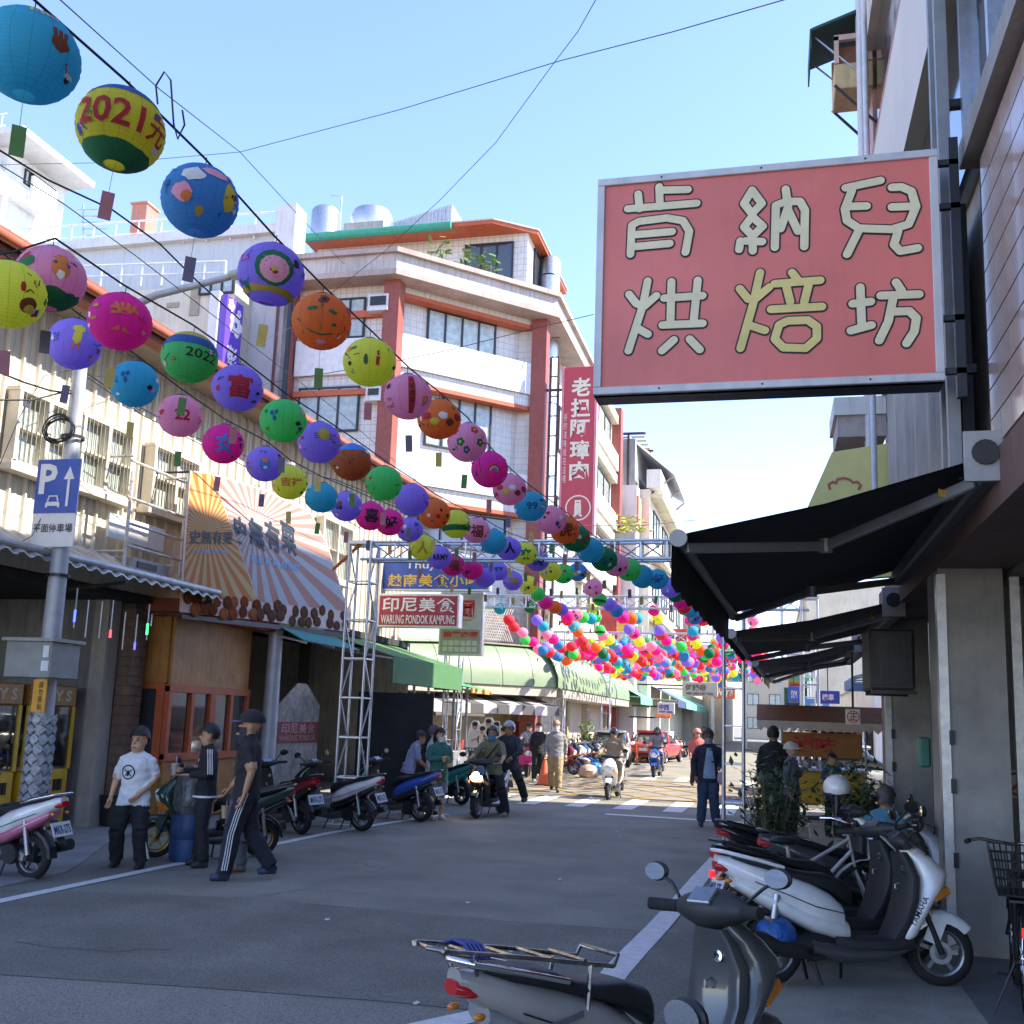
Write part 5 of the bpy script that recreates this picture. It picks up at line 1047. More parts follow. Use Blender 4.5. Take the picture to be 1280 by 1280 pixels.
ringm = B().tube([(.045*cos(2*pi*i/12),.045*sin(2*pi*i/12),.192) for i in range(13)],.004,4).tube([(0,0,.19),(0,0,.26)],.0025,4).mesh('wire_ring', darkmetal)
tagm = [B().box((-.028,-.002,-.47),(.028,.002,-.33)).tube([(0,0,-.19),(0,0,-.33)],.0015,3).mesh('tag_paper%d'%i, mat('tag%d'%i,c,.7)) for i,c in enumerate(((.10,.22,.06),(.42,.16,.18),(.14,.13,.2),(.55,.42,.12)))]
def sph(a, b, r=RL*1.018): return (r*sin(a)*cos(b), -r*cos(a)*cos(b), r*.965*sin(b))
INK = {k: mat('ink_'+k, h, .8, var=.1, vs=20) for k,h in dict(red='#b3262c',black='#201d22',navy='#27508a',green='#1f6b41',white='#e9e2da',brown='#7a3a22',yellow='#d8c43c',blue='#3f7fc4',orange='#de7a3a',pink='#ef9fb6',skin='#e8b394',purple='#7b5bc0',gold='#b99a3a').items()}
def decal(o, b, ink, nm='painting'): 
    me = bpy.data.meshes.new(nm); me.from_pydata(b.v,[],b.f); me.materials.append(INK[ink]); return link(nm, me, o)
def d_text(o, s, ink, a, b_, w, h, bold=.03, r=RL*1.03):
    vs, fs, _ = text_mesh(s, bold); bm = bmesh.new(); bv = [bm.verts.new((x*w,y*h,0)) for x,y in vs]
    for f in fs:
        try: bm.faces.new([bv[i] for i in f])
        except ValueError: pass
    bmesh.ops.triangulate(bm,faces=bm.faces[:])
    for _ in range(2): bmesh.ops.subdivide_edges(bm,edges=[e for e in bm.edges if e.calc_length() > .16],cuts=1); bmesh.ops.triangulate(bm,faces=bm.faces[:])
    bm.verts.index_update(); q = B(); q.add([sph(a+v.co.x-.5*w, b_+v.co.y-.5*h, r) for v in bm.verts],[tuple(v.index for v in f.verts) for f in bm.faces]); bm.free(); decal(o,q,ink)
def d_band(o, ink, b0, b1, wav=0., a0=-pi, a1=pi):
    q = B(); n = 30; k = 5; R_ = random.Random(int(b0*1000)); 
    top = [b1+wav*R_.uniform(-1,1) for _ in range(n+1)]; top[-1] = top[0]
    q.loft([[sph(a0+(a1-a0)*j/n, b0+(top[j]-b0)*i/k, RL*1.016) for j in range(n+1)] for i in range(k+1)], False, 0, False); decal(o,q,ink)
def d_blob(o, ink, a, b_, w, h=None, r=1.02, jag=.15, n=14, seed=0):
    h = h or w; R_ = random.Random(seed+int(a*100)); q = B(); k = [1+R_.uniform(-jag,jag) for _ in range(n)]
    q.loft([[sph(a+w*f*k[j]*cos(2*pi*j/n), b_+h*f*k[j]*sin(2*pi*j/n), RL*r) for j in range(n)] for f in (.02,.5,1.)], False); decal(o,q,ink)
def d_line(o, ink, pts, w=.03, r=1.026):
    q = B(); n = len(pts)
    for i in range(n-1):
        (x0,y0),(x1,y1) = pts[i],pts[i+1]; l = hypot(x1-x0,y1-y0) or 1; nx,ny = -(y1-y0)/l*w,(x1-x0)/l*w
        q.poly([sph(x0+nx,y0+ny,RL*r),sph(x0-nx,y0-ny,RL*r),sph(x1-nx,y1-ny,RL*r),sph(x1+nx,y1+ny,RL*r)])
    decal(o,q,ink)
def d_flower(o, ink, a, b_, s, c2='yellow'):
    for k in range(5): d_blob(o,ink,a+s*.8*cos(k*1.257),b_+s*.8*sin(k*1.257),s*.55,jag=.05,n=8,r=1.018+.001*k)
    d_blob(o,c2,a,b_,s*.4,r=1.028,n=8)
NL = 0
ORD = 'first second third fourth fifth sixth seventh eighth ninth tenth eleventh twelfth thirteenth fourteenth fifteenth sixteenth seventeenth eighteenth nineteenth twentieth twenty-first twenty-second twenty-third twenty-fourth twenty-fifth twenty-sixth twenty-seventh twenty-eighth twenty-ninth thirtieth thirty-first thirty-second'.split()
def lantern(p, k, lab, grp, tagi=None, sc=1.):
    global NL; NL += 1
    p = V(p); o = thing('paper_lantern', lab, 'lantern', p, atan2(-p.x, p.y), grp); o.scale = (sc,sc,sc)
    link('globe', lantern_mesh(k), o); link('hanging_wire', ringm, o)
    if tagi is not None: link('tag', tagm[tagi % 4], o)
    return o
Lo = -.38   # painted scenes sit below the equator, where they are seen from the street
def design(o, k, d):
    if d == 'hand': d_blob(o,'brown',.55,-.05,.2,.16,seed=1); [d_line(o,'brown',[(.45+.1*i,.0),(.42+.13*i,.28)],.045) for i in range(3)]; [d_line(o,['yellow','orange','pink'][i%3],[(-.1+.12*i,.75-.02*i),(-.05+.12*i,.55)],.03) for i in range(6)]
    elif d == '2022y': d_band(o,'navy',.55,1.33,.04); d_band(o,'green',-1.33,-.75,.03); d_text(o,'2021','red',-.3,-.12,1.6,.66,.02); d_text(o,'元','red',.95,-.18,.62,.62,.02)
    elif d == 'blobs': d_blob(o,'white',-.25,.25,.3,.22,seed=3); d_blob(o,'pink',-.5,-.3,.28,.26,seed=4); d_blob(o,'orange',-.35,-.4,.16,.14,seed=5,r=1.03); d_blob(o,'yellow',.85,-.1,.22,.4,seed=6); d_blob(o,'gold',.05,-.75,.14,.16,seed=7); d_blob(o,'pink',.35,.45,.4,.14,seed=8)
    elif d == 'ring': d_blob(o,'green',.1,-.15,.62,.58,jag=.03); d_blob(o,'pink',.1,-.2,.45,.42,r=1.026,jag=.03); d_flower(o,'red',.1,-.2,.2); d_band(o,'gold',-.95,-.72,.03)
    elif d == 'vines': d_blob(o,'brown',.05,.5,.2,jag=.3); d_blob(o,'black',.05,.5,.09,r=1.03); d_line(o,'green',[(-.9,-.2),(-.5,-.65),(0,-.8),(.5,-.7)]); d_line(o,'green',[(0,.25),(-.05,-.6)]); [d_blob(o,'green',x,y,.1,.07) for x,y in ((-.4,.1),(.4,.0),(-.25,.12),(.45,-.4),(.3,.05))]; d_blob(o,'pink',0,-1.1,.35,.12)
    elif d == 'figures': d_line(o,'brown',[(-.15,.0),(-.15,-.4)],.05); d_line(o,'green',[(-.15,-.1),(-.15,-.35)],.08); d_line(o,'red',[(.3,-.05),(.3,-.4)],.07); d_line(o,'brown',[(.3,.2),(.3,-.02)],.04); d_line(o,'green',[(-.9,.3),(-.55,.35)],.06); d_blob(o,'black',-.85,-.3,.09)
    elif d == 'strip': q = B(); q.loft([[sph(x,-1+.2*i,RL*1.02) for x in (.0,.15,.3)] for i in range(10)],False,0,False); decal(o,q,'red'); [d_text(o,c,'black',.15,.55-.3*i,.2,.24,.01,RL*1.04) for i,c in enumerate('平安虎年')]; d_flower(o,'orange',.8,-.3,.15)
    elif d == 'patches': [d_blob(o,['red','yellow','white','brown'][i%4],-.6+.38*i,-.1-.3*(i%2),.22,.18,seed=i,r=1.02+.002*i) for i in range(5)]
    elif d == 'flowers': [d_flower(o,['red','green','navy','red','green'][i],-.7+.35*i,[.3,-.3,-.7,.4,-.2][i],.17) for i in range(5)]
    elif d == 'rainbow': [d_line(o,c,[(.25+.3*cos(u)*f,-.35+.3*sin(u)*f) for u in [pi*i/8 for i in range(9)]],.045,1.02+.002*i) for i,(c,f) in enumerate((('red',1.),('yellow',.75),('blue',.5)))]
    elif d == 'scene': d_band(o,'green',-1.33,-.62,.1); d_line(o,'black',[(-.65,-.1),(-.62,-.7)],.09); d_blob(o,'green',-.75,.15,.3,.22,seed=2); d_blob(o,'orange',.25,.0,.26,.36,seed=9); d_blob(o,'white',.25,-.2,.11,.14,r=1.03); d_blob(o,'orange',.25,.32,.2,.15,seed=4,r=1.026); d_line(o,'navy',[(.05,.18),(.5,.1)],.05,1.035)
    elif d == 'land': d_band(o,'navy',.2,.62,.06); d_band(o,'gold',.62,1.33,.04); d_text(o,'2022','black',.45,-.15,1.2,.36,.01)
    elif d == 'mushroom': d_blob(o,'brown',.6,-.5,.28,.24,jag=.05); d_blob(o,'yellow',.65,-.6,.17,.14,r=1.03); d_blob(o,'red',.35,.0,.07,.15)
    elif d == 'ball': d_band(o,'blue',.55,1.33,.03); d_line(o,'black',[(-.9,-.6),(0,0),(.9,.4)],.02); d_line(o,'black',[(0,.5),(.05,-1)],.02); d_line(o,'black',[(-.5,.4),(-.1,-.2),(-.5,-.9)],.02)
    elif d == 'band': d_band(o,'green',-.55,-.15,.03)
    elif d == 'paw': d_blob(o,'gold',.2,.1,.3,.3,jag=.05); [d_line(o,'black',[(.0,.1-.1*i),(-.25,.12-.12*i)],.015) for i in range(3)]; [d_line(o,'black',[(.42,.1-.1*i),(.65,.12-.12*i)],.015) for i in range(3)]
    elif d == 'figure': d_blob(o,'yellow',.1,.35,.26,.18,seed=3); d_blob(o,'yellow',.08,.0,.17,.3,seed=5,r=1.026); d_line(o,'orange',[(0,-.25),(-.05,-.5)],.04); d_line(o,'orange',[(.18,-.25),(.2,-.5)],.04); d_text(o,'快樂','navy',-.7,-.1,.3,.4,.0)
    elif d == 'dots': d_blob(o,'navy',-.5,.1,.09,.12); d_blob(o,'navy',-.3,.15,.08,.11); d_blob(o,'navy',-.38,-.15,.08,.13); d_blob(o,'black',.7,-.3,.14,.12,jag=.4)
    elif d == 'robot': d_blob(o,'blue',.0,-.15,.28,.36,jag=.05); d_blob(o,'orange',.0,.05,.15,.12,r=1.03); d_blob(o,'white',.05,-.35,.12,.08,r=1.03); d_text(o,'平安','navy',-.15,.55,.5,.22,.0)
    elif d and d[0] == 't': ink, s = d[1:].split(':'); d_text(o,s,ink,.1,-.15,(.95 if len(s)<2 else .6*len(s)) if ord(s[0])>255 else .34*len(s),1.0 if len(s)<2 else .5,.03)
    elif d == 'spots': [d_blob(o,['black','red','white','navy'][i%4],R3.uniform(-.7,.7),R3.uniform(-.7,.3),R3.uniform(.07,.2),jag=.3,seed=i,r=1.018+.002*i) for i in range(4)]
strA = [(36,70,'teal','hand'),(151,162,'yellow','2022y'),(250,251,'blue','blobs'),(339,343,'purple','ring'),(402,402,'orange','vines'),(462,453,'lime','figures'),(510,496,'pink','strip'),(549,524,'orange','patches'),(584,553,'pink','flowers'),(612,587,'magenta','rainbow'),(637,612,'pink','patches'),(663,633,'teal','tnavy:99'),(689,650,'pink','spots'),(706,662,'orange','tbrown:虎'),(720,673,'dkgreen','patches'),(738,688,'teal',None),(755,699,'dkgreen','spots'),(770,706,'pink','spots'),(786,712,'green','spots'),(803,721,'teal',None),(822,724,'teal','tnavy:好'),(838,735,'purple','spots')]
strB = [(10,368,'lime','mushroom'),(63,348,'pink','scene'),(150,402,'magenta','torange:業'),(237,447,'green','land'),(297,485,'purple','tred:富'),(354,526,'green','dots'),(399,553,'purple','paw'),(440,578,'brown','ball'),(480,604,'green',None),(515,625,'purple',None),(543,642,'orange','spots'),(570,655,'lime','band'),(595,663,'pink','tbrown:福'),(617,677,'teal',None),(636,686,'purple','tblack:人'),(656,692,'lime','tgreen:來'),(672,701,'purple','tnavy:虎'),(688,714,'lime','spots'),(704,717,'green','spots'),(722,715,'blue','patches'),(742,735,'pink','spots')]
strC = [(93,430,'purple','figure'),(168,480,'teal','dots'),(225,520,'pink','tred:22'),(279,555,'magenta','tblue:女'),(331,580,'purple','robot'),(362,603,'lime','torange:吉祥'),(402,622,'teal',None),(433,633,'purple','spots'),(463,645,'magenta','tblack:喜'),(487,653,'magenta','tblack:好'),(512,662,'purple','spots'),(527,684,'lime','tgold:人'),(549,697,'purple','tblack:ARMY'),(566,706,'magenta','tbrown:福'),(590,712,'magenta','spots'),(606,722,'purple',None),(622,714,'purple','tnavy:平'),(641,726,'purple','tgold:年'),(660,731,'lime','spots')]
XSTR = {0:[-2.93]*11+[-2.84,-2.78,-2.7,-2.6,-2.5,-2.4,-2.3,-2.2,-2.1,-2.0,-1.9],1:[-4.07]*12+[-4.05,-4.0,-3.95,-3.9,-3.85,-3.8,-3.75,-3.7,-3.65],2:[-5.2]*14+[-5.1,-5.0,-4.95,-4.9,-4.85]}
DW = {'hand':'a brown painted hand','2022y':'red painted numbers and green foot','blobs':'painted animal patches','ring':'a green painted ring','vines':'painted sunflower vines','figures':'two tiny painted figures','strip':'a red lettered strip','patches':'mixed painted patches','flowers':'painted flowers','rainbow':'a painted rainbow','scene':'a painted meadow scene','land':'a navy band and black year','mushroom':'a painted mushroom','ball':'black seams and blue cap','band':'a dark green belt','paw':'a gold whiskered patch','figure':'a yellow painted figure','dots':'small navy dots','robot':'a blue painted badge','spots':'small painted spots'}
LPTS = {}
for si, (lst, nm) in enumerate(((strA,'right'),(strB,'middle'),(strC,'left'))):
    pts = []
    for i,(px,py,k,d) in enumerate(lst):
        p = onX(px,py,XSTR[si][i]); pts.append(p); dw = DW.get(d) or ('painted lettering' if d else 'plain sides'); 
        o = lantern(p,k,'%s paper lantern with %s, %s on the %s string' % (k.replace('dk','dark '),dw,ORD[i],nm),'lanterns on the near strings',i+si)
        o.scale = (1,1,R3.uniform(.93,1.02)); o.rotation_euler.x = R3.uniform(-.07,.07); o.rotation_euler.y = R3.uniform(-.08,.08)
        if d: design(o,k,d)
        for q in range(5 if i < 12 else 2): d_blob(o,R3.choice(['red','navy','green','white','gold','pink','black','orange']),R3.choice((-1,1))*R3.uniform(.75,1.3),R3.uniform(-.75,.6),R3.uniform(.06,.17),R3.uniform(.05,.14),jag=.35,seed=q+i,r=1.017+.002*q)
        if i < 14: [d_line(o,R3.choice(['navy','black','red','green']),[(a_,b_),(a_+R3.uniform(-.15,.15),b_+R3.uniform(-.15,.15)),(a_+R3.uniform(-.25,.25),b_+R3.uniform(-.2,.2))],.018,1.03) for a_,b_ in [(R3.choice((-1,1))*R3.uniform(.6,1.1),R3.uniform(-.7,.5)) for _ in range(4)]]
    LPTS[si] = pts
    cp = []
    for i,p in enumerate(pts): cp.append(p+V((0,0,.25))); 
    d0 = (pts[1]-pts[0]); cp = [cp[0]-d0*3.0+V((0,0,.25)),cp[0]-d0+V((0,0,.04))]+cp
    wire('lantern_cable',cp,.007,cablem,'black cable carrying the %s near string of lanterns' % nm,'cable',0,'lantern cables')
# the dense lantern field beyond the first arch
fcol = ['magenta','teal','lime','green','orange','purple','pink','red','blue','magenta','purple','red','dkgreen']
FR = random.Random(11); field = []; extra = []
for si in range(3):       # the three near strings run on to the second arch
    p = LPTS[si][-1]; q = V((p.x+.5,26.3,4.45)); n = int((q.y-p.y)/.6)
    for i in range(1,n): r = p.lerp(q,i/n); field.append((r.y,r.x+FR.uniform(-.05,.05),r.z-.25*sin(pi*i/n)+FR.uniform(-.05,.05),fcol[FR.randrange(13)],si+9,i-1))
for s in range(9):
    x0 = -6.9+s*.8
    for i in range(32):
        y = 26.5+i*.66+FR.uniform(-.08,.08); ya, yb = (26.3,37.2) if y < 37.2 else (37.2,47.5); f = (y-ya)/(yb-ya)
        field.append((y,x0+.02*(y-26)+FR.uniform(-.06,.06),4.72-.85*4*f*(1-f)+FR.uniform(-.06,.06),fcol[(FR.randrange(13))],s,i))
for s in range(8):
    x0 = -6.5+s*.8
    for i in range(32):
        y = 29.5+i*.62+FR.uniform(-.1,.1); ya, yb = (26.3,37.2) if y < 37.2 else (37.2,49.5); f = (y-ya)/(yb-ya)
        extra.append((y,x0+.02*(y-26)+FR.uniform(-.08,.08),4.6-.85*4*f*(1-f)+FR.uniform(-.12,.1),fcol[FR.randrange(13)],s,i))
field.sort()
NI = 300-NL-2
smallm = {}
for n_,(y,x,z,k,s,ii) in enumerate(field[:NI]):
    o = lantern((x,y,z),k,('small %s lantern, %s along the %s canopy row from the left' % (k.replace('dk','dark '),ORD[ii],ORD[s]) if s < 9 else 'small %s lantern, %s past the near arch on the %s string' % (k.replace('dk','dark '),ORD[ii],('right','middle','left')[s-9])),'lanterns packed in the canopy',n_ if n_ % 2 else None)
    o.scale = (.78,.78,.76); o.rotation_euler = (FR.uniform(-.1,.1),FR.uniform(-.1,.1),FR.uniform(-.6,.6)+o.rotation_euler.z)
    if n_ % 5 == 0 and n_ < 120: design(o,k,['spots','band','patches','flowers'][(n_//5)%4])
b = B(); ks = list(LM)
for (y,x,z,k,s,ii) in field[NI:]+extra:
    n=12; rings=[[(x+RL*.78*cos(a)*cos(2*pi*j/n),y+RL*.78*cos(a)*sin(2*pi*j/n),z+RL*.75*sin(a)) for j in range(n)] for a in [-1.35+2.7*i/8 for i in range(9)]]
    b.loft(rings,True,ks.index(k))
b = b.build('far_lanterns',[LM[k] for k in ks],None,True); tag(b,'far mass of small coloured lanterns over the street','lanterns',None,'stuff')
for s in range(9):
    pts = []
    for i in range(32):
        y = 26.3+i*.66; ya, yb = (26.3,37.2) if y < 37.2 else (37.2,47.5); f = (y-ya)/(yb-ya); pts.append((-6.9+s*.8+.02*(y-26),y,4.93-.85*4*f*(1-f)))
    wire('lantern_cable',pts,.006,cablem,'black cable over the %s row of the lantern canopy from the left' % ORD[s],'cable',0,'lantern cables')
for si in range(3): p = LPTS[si][-1]+V((0,0,.25)); wire('lantern_cable',[p,p.lerp(V((p.x+.5,26.3,4.7)),.5)-V((0,0,.22)),(p.x+.5,26.3,4.7)],.006,cablem,'black cable of the %s string between the first two arches' % ('right','middle','left')[si],'cable',0,'lantern cables')
# ---------------------------------------------------------------- overhead wires
def w2(lab, pts, Y, r=.008, sag=0.):
    P_ = [onY(px,py,y) for (px,py),y in zip(pts, Y)]; wire('overhead_wire',P_ if not sag else P_,r,cablem,lab,'cable',sag,'overhead wires')
w2('thin wire running from the top left over the lanterns',[(70,-5),(200,112),(300,190),(372,268),(430,330)],[5.0,7.5,10,12.5,16],.005)
w2('long thin wire crossing the sky from the upper right to the left roofs',[(1000,-6),(840,40),(700,76),(500,137),(300,190),(150,203),(-10,206)],[14,16,18,21,24,26,28],.009)
w2('steep wire dropping from the sky to the tiled building',[(748,-6),(722,40),(690,82),(620,178),(550,250),(480,315),(412,368)],[16,18,20,23,26,28,30.5],.009)
w2('slack wire between the tiled building and the coral sign',[(742,393),(650,415),(560,438),(478,455),(340,478),(250,500)],[30,30,30,29.5,28,24],.012)
w2('wire passing low in front of the red sign to the right',[(560,640),(700,657),(800,657),(870,650)],[24,26,28,30],.012)
w2('twisted black cable sloping across the upper left',[(-10,182),(60,225),(140,262),(200,305),(245,350),(300,400)],[7,7.6,8.4,9.2,10,11.2],.01)
w2('thin cable parallel to the twisted one on the upper left',[(-10,200),(80,255),(170,320),(300,420),(430,520),(520,600)],[7.2,8.2,9.4,12,16,20],.006)
w2('bundle of cables arriving at the lamp pole from the left',[(-10,462),(30,478),(62,488),(88,492)],[9.3,9.9,10.5,10.9],.013)
w2('second cable arriving at the lamp pole from the left',[(-10,500),(40,500),(88,488)],[9.6,10.2,10.9],.011)
w2('cable leaving the lamp pole towards the banner',[(92,455),(150,495),(240,545),(330,578),(420,600),(520,640)],[10.9,12,13.6,15.2,17,20],.009)
w2('lower cable leaving the lamp pole to the right',[(95,462),(180,520),(260,560),(360,610),(450,660)],[10.9,12.2,13.5,15.6,16.7],.007)
w2('thin wire crossing from the pole past the violet sign',[(92,466),(190,480),(260,468),(340,420),(420,385)],[10.9,14,18,24,30],.006)
w2('loop of thin cable drooping under the left windows',[(0,580),(25,520),(55,470),(92,462)],[9.0,9.6,10.2,10.9],.005)
w2('slack cable hanging beside the parking sign',[(-6,682),(20,681),(40,670),(55,640),(62,600)],[10.6,10.65,10.7,10.8,10.9],.005)
for i,(px,py) in enumerate(((197,130),(590,580))): 
    q = onX(px,py,-2.9); o = B().tube([q+V((dx,0,dz)) for dx,dz in ((0,0),(-.02,.1),(.02,.17),(.06,.12),(.1,-.12),(.13,-.2),(.16,-.13),(.14,-.05))],.005,5).build('cable_hook',darkmetal,None,True); tag(o,['s-shaped wire hook on the cable near the number lantern','s-shaped wire hook on the cable further along the right string'][i],'hook')
# ---------------------------------------------------------------- scooters
def ryz(x, zl, zh, hw, e=2.6, n=16, dy=0.):
    r = []; c_ = (zl+zh)/2; h = (zh-zl)/2
    for i in range(n): a = 2*pi*i/n; ca, sa = cos(a), sin(a); r.append((x, dy+hw*abs(ca)**(2/e)*(1 if ca>=0 else -1), c_+h*abs(sa)**(2/e)*(1 if sa>=0 else -1)))
    return r
def rxy(z, xb, xf, hw, e=2.3, n=16, sh=0.):
    r = []; c_ = (xb+xf)/2; h = (xf-xb)/2
    for i in range(n): a = 2*pi*i/n; ca, sa = cos(a), sin(a); r.append((c_+h*abs(ca)**(2/e)*(1 if ca>=0 else -1)+sh*0, hw*abs(sa)**(2/e)*(1 if sa>=0 else -1), z))
    return r
def paint(name, col, rough=.22): return mat('paint_'+name, col, rough, 0, var=.12, vs=5, coat=.9)
SP = dict(white=paint('white',(.80,.79,.77)),grey=paint('grey',(.27,.27,.27),.35),dkgrey=paint('dkgrey',(.06,.06,.062),.4),black=paint('black',(.012,.012,.014)),pink=paint('pink',(.55,.16,.26)),red=paint('red',(.20,.012,.02)),blue=paint('blue',(.02,.09,.42)),teal=paint('teal',(.05,.30,.28)),green=paint('green',(.02,.06,.04)),silver=paint('silver',(.42,.43,.44)),champ=paint('champ',(.36,.33,.31)),lime=paint('lime',(.4,.5,.05)),orange=paint('orange',(.5,.12,.02)))
seatm = mat('seat_vinyl',(.016,.016,.018),.5,bump=.15,bs=90); goldm = mat('gold_rim',(.45,.30,.08),.35,.8); rimgrey = mat('rim_grey',(.30,.30,.31),.35,.8); panelm = mat('matt_panel',(.03,.03,.032),.55,var=.15)
headl = mat('headlight_lens',(.75,.78,.8),.1,var=.05,coat=.8); platem = mat('number_plate',(.62,.63,.64),.4,var=.05); plink = mat('plate_ink',(.02,.05,.12),.5,var=0)
def wheel(par, name, x, R_=.235, w=.05, rm=rimgrey, spokes=5, y=0.):
    wz = R_
    tp = [(R_-.075,-w*.8),(R_-.05,-w),(R_-.015,-w*.75),(R_,-w*.25),(R_,w*.25),(R_-.015,w*.75),(R_-.05,w),(R_-.075,w*.8)]
    o = B().lathe(tp,28,(x,y,wz),(0,1,0)).build(name, rubber, par, True)
    ri = B().lathe([(R_-.072,-w*.85),(R_-.072,w*.85),(R_-.085,w*.7),(R_-.095,w*.3),(R_-.095,-w*.3),(R_-.085,-w*.7),(R_-.072,-w*.85)],28,(x,y,wz),(0,1,0))
    ri.lathe([(0,-.05),(.045,-.045),(.045,.045),(0,.05)],12,(x,y,wz),(0,1,0))
    for k in range(spokes):
        a = 2*pi*k/spokes+.3; d = V((cos(a),0,sin(a))); ri.beam(V((x,y,wz))+d*.03,V((x,y,wz))+d*(R_-.09),.028,.03,(0,1,0))
    ri.build('rim', rm, o, False)
    B().lathe([(.045,-.001),(.078,-.001),(.078,.001),(.045,.001)],20,(x,y-.05,wz),(0,1,0)).build('brake_disc', steel, o)
    return o
def scooter_proto():
    t = thing('scooter','x','scooter'); 
    wheel(t,'rear_wheel',-.62)
    # steering group (front wheel, fork, fender, handlebar) is built round the steering axis and merged as parts
    fw = wheel(t,'front_wheel',.64)
    b = B(); n = 14
    for s in (0,1):
        pass
    rings = []
    for i in range(9):
        a = radians(165-i*15.5); R_ = .262; c0 = V((.64+R_*cos(a),0,.235+R_*sin(a))); nn = V((cos(a),0,sin(a)))
        rings.append([c0+V((0,y,0))+nn*dz for y,dz in ((-.072,-.05),(-.066,0),(-.04,.022),(0,.028),(.04,.022),(.066,0),(.072,-.05),(.06,-.05),(.05,-.004),(0,.014),(-.05,-.004),(-.06,-.05))])
    b.loft(rings); b.obox((.60,.077,.40),(.035,0,.09),(0,.006,0),(.05,0,-.02)); b.obox((.60,-.077,.40),(.035,0,.09),(0,.006,0),(.05,0,-.02)); b.build('front_fender', SP['white'], t, True)
    b = B()
    for y in (-.085,.085): b.tube([(.64,y,.235),(.52,y*.9,.56)],[.022,.018],8)
    b.tube([(.52,-.08,.56),(.52,.08,.56)],.02,8); b.tube([(.52,0,.56),(.36,0,.98)],.022,8); b.build('fork', darkmetal, t, True)
    b = B(); b.loft([rxy(z,xb,xf,hw) for z,xb,xf,hw in ((.30,.27,.40,.10),(.36,.30,.45,.155),(.48,.37,.50,.19),(.60,.43,.57,.205),(.70,.45,.66,.20),(.78,.44,.70,.185),(.86,.41,.63,.15),(.93,.37,.54,.11),(.97,.36,.48,.07))]); b.build('front_panel', SP['white'], t, True)
    b = B(); b.loft([rxy(z,xb,xf,hw,3.2) for z,xb,xf,hw in ((.33,.22,.36,.13),(.45,.30,.40,.165),(.60,.36,.45,.175),(.75,.38,.47,.165),(.86,.36,.44,.125),(.92,.34,.42,.09))]); b.build('inner_shield', panelm, t, True)
    hl = B().loft([rxy(z,.50,xf,hw) for z,xf,hw in ((.66,.665,.09),(.70,.682,.14),(.755,.702,.15),(.80,.70,.10),(.83,.67,.05))]).build('headlight', headl, t, True)
    for s in (-1,1): B().obox((.60,s*.165,.64),(.07,-s*.02,.03),(0,.012,0),(-.01,0,.025)).build('turn_signal', amber_lens, t, bevel=.006)
    b = B(); b.loft([ryz(x,zl,zh,hw,4) for x,zl,zh,hw in ((.40,.25,.36,.12),(.25,.24,.335,.15),(0,.24,.33,.15),(-.18,.25,.36,.14))]); b.build('floorboard', panelm, t, True)
    b = B(); b.loft([ryz(x,zl,zh,hw,2.5) for x,zl,zh,hw in ((.44,.26,.30,.09),(.2,.17,.28,.155),(-.1,.15,.29,.165),(-.35,.19,.34,.15))]); b.build('belly', SP['dkgrey'], t, True)
    b = B(); b.loft([ryz(x,zl,zh,hw,2.4) for x,zl,zh,hw in ((-.10,.30,.56,.11),(-.20,.36,.64,.155),(-.36,.44,.715,.175),(-.55,.54,.775,.17),(-.74,.63,.825,.14),(-.9,.72,.86,.10),(-1.0,.79,.87,.055))]); b.build('body', SP['white'], t, True)
    b = B(); b.loft([ryz(x,zl,zh,hw,2.4) for x,zl,zh,hw in ((-.06,.28,.44,.10),(-.16,.31,.48,.152),(-.34,.36,.52,.17),(-.55,.46,.60,.165),(-.74,.56,.68,.13),(-.88,.65,.73,.085))]); b.build('lower_fairing', panelm, t, True)
    b = B(); b.loft([ryz(x,zl,zh,hw,2.8) for x,zl,zh,hw in ((-.02,.54,.66,.06),(-.08,.58,.72,.115),(-.22,.65,.765,.145),(-.38,.70,.775,.15),(-.50,.73,.80,.15),(-.60,.76,.845,.148),(-.78,.80,.87,.125),(-.9,.845,.88,.07))]); b.build('seat', seatm, t, True)
    b = B(); b.loft([ryz(x,zl,zh,hw,2.6) for x,zl,zh,hw in ((-.12,.20,.34,.11),(-.3,.17,.38,.13),(-.5,.19,.36,.10),(-.70,.17,.33,.075))]); b.lathe([(0,-.03),(.10,-.03),(.11,.0),(.10,.03),(0,.03)],18,(-.45,.14,.27),(0,1,0)); b.build('engine', darkmetal, t, True)
    b = B(); b.tube([(-.2,-.1,.22),(-.35,-.15,.2),(-.5,-.155,.24)],.022,8); b.tube([(-.42,-.16,.24),(-.55,-.165,.27),(-.95,-.175,.36)],[.045,.068,.06],14); b.build('exhaust', mat('exhaust_dark',(.06,.06,.062),.4,.7), t, True)
    b = B(); b.beam((-.62,.11,.24),(-.45,.1,.3),.05,.08); b.tube([(-.66,-.12,.27),(-.6,-.13,.62)],.026,8); b.tube([(-.66,.12,.27),(-.6,.13,.62)],.026,8); b.build('suspension', steel, t, True)
    rings = []
    for i in range(6): a = radians(60+i*24); c0 = V((-.62+.27*cos(a),0,.235+.27*sin(a))); nn = V((cos(a),0,sin(a))); rings.append([c0+V((0,y,0))+nn*dz for y,dz in ((-.06,-.02),(-.05,.012),(0,.02),(.05,.012),(.06,-.02),(0,0))])
    b = B(); b.loft(rings); b.beam((-.86,0,.62),(-1.0,0,.40),.1,.012,(1,0,.4)); b.build('rear_fender', black, t)
    pl_ = B().obox((-.985,0,.54),(-.005,0,.002),(0,.13,0),(.03,0,.07)).build('number_plate', platem, t, bevel=.004)
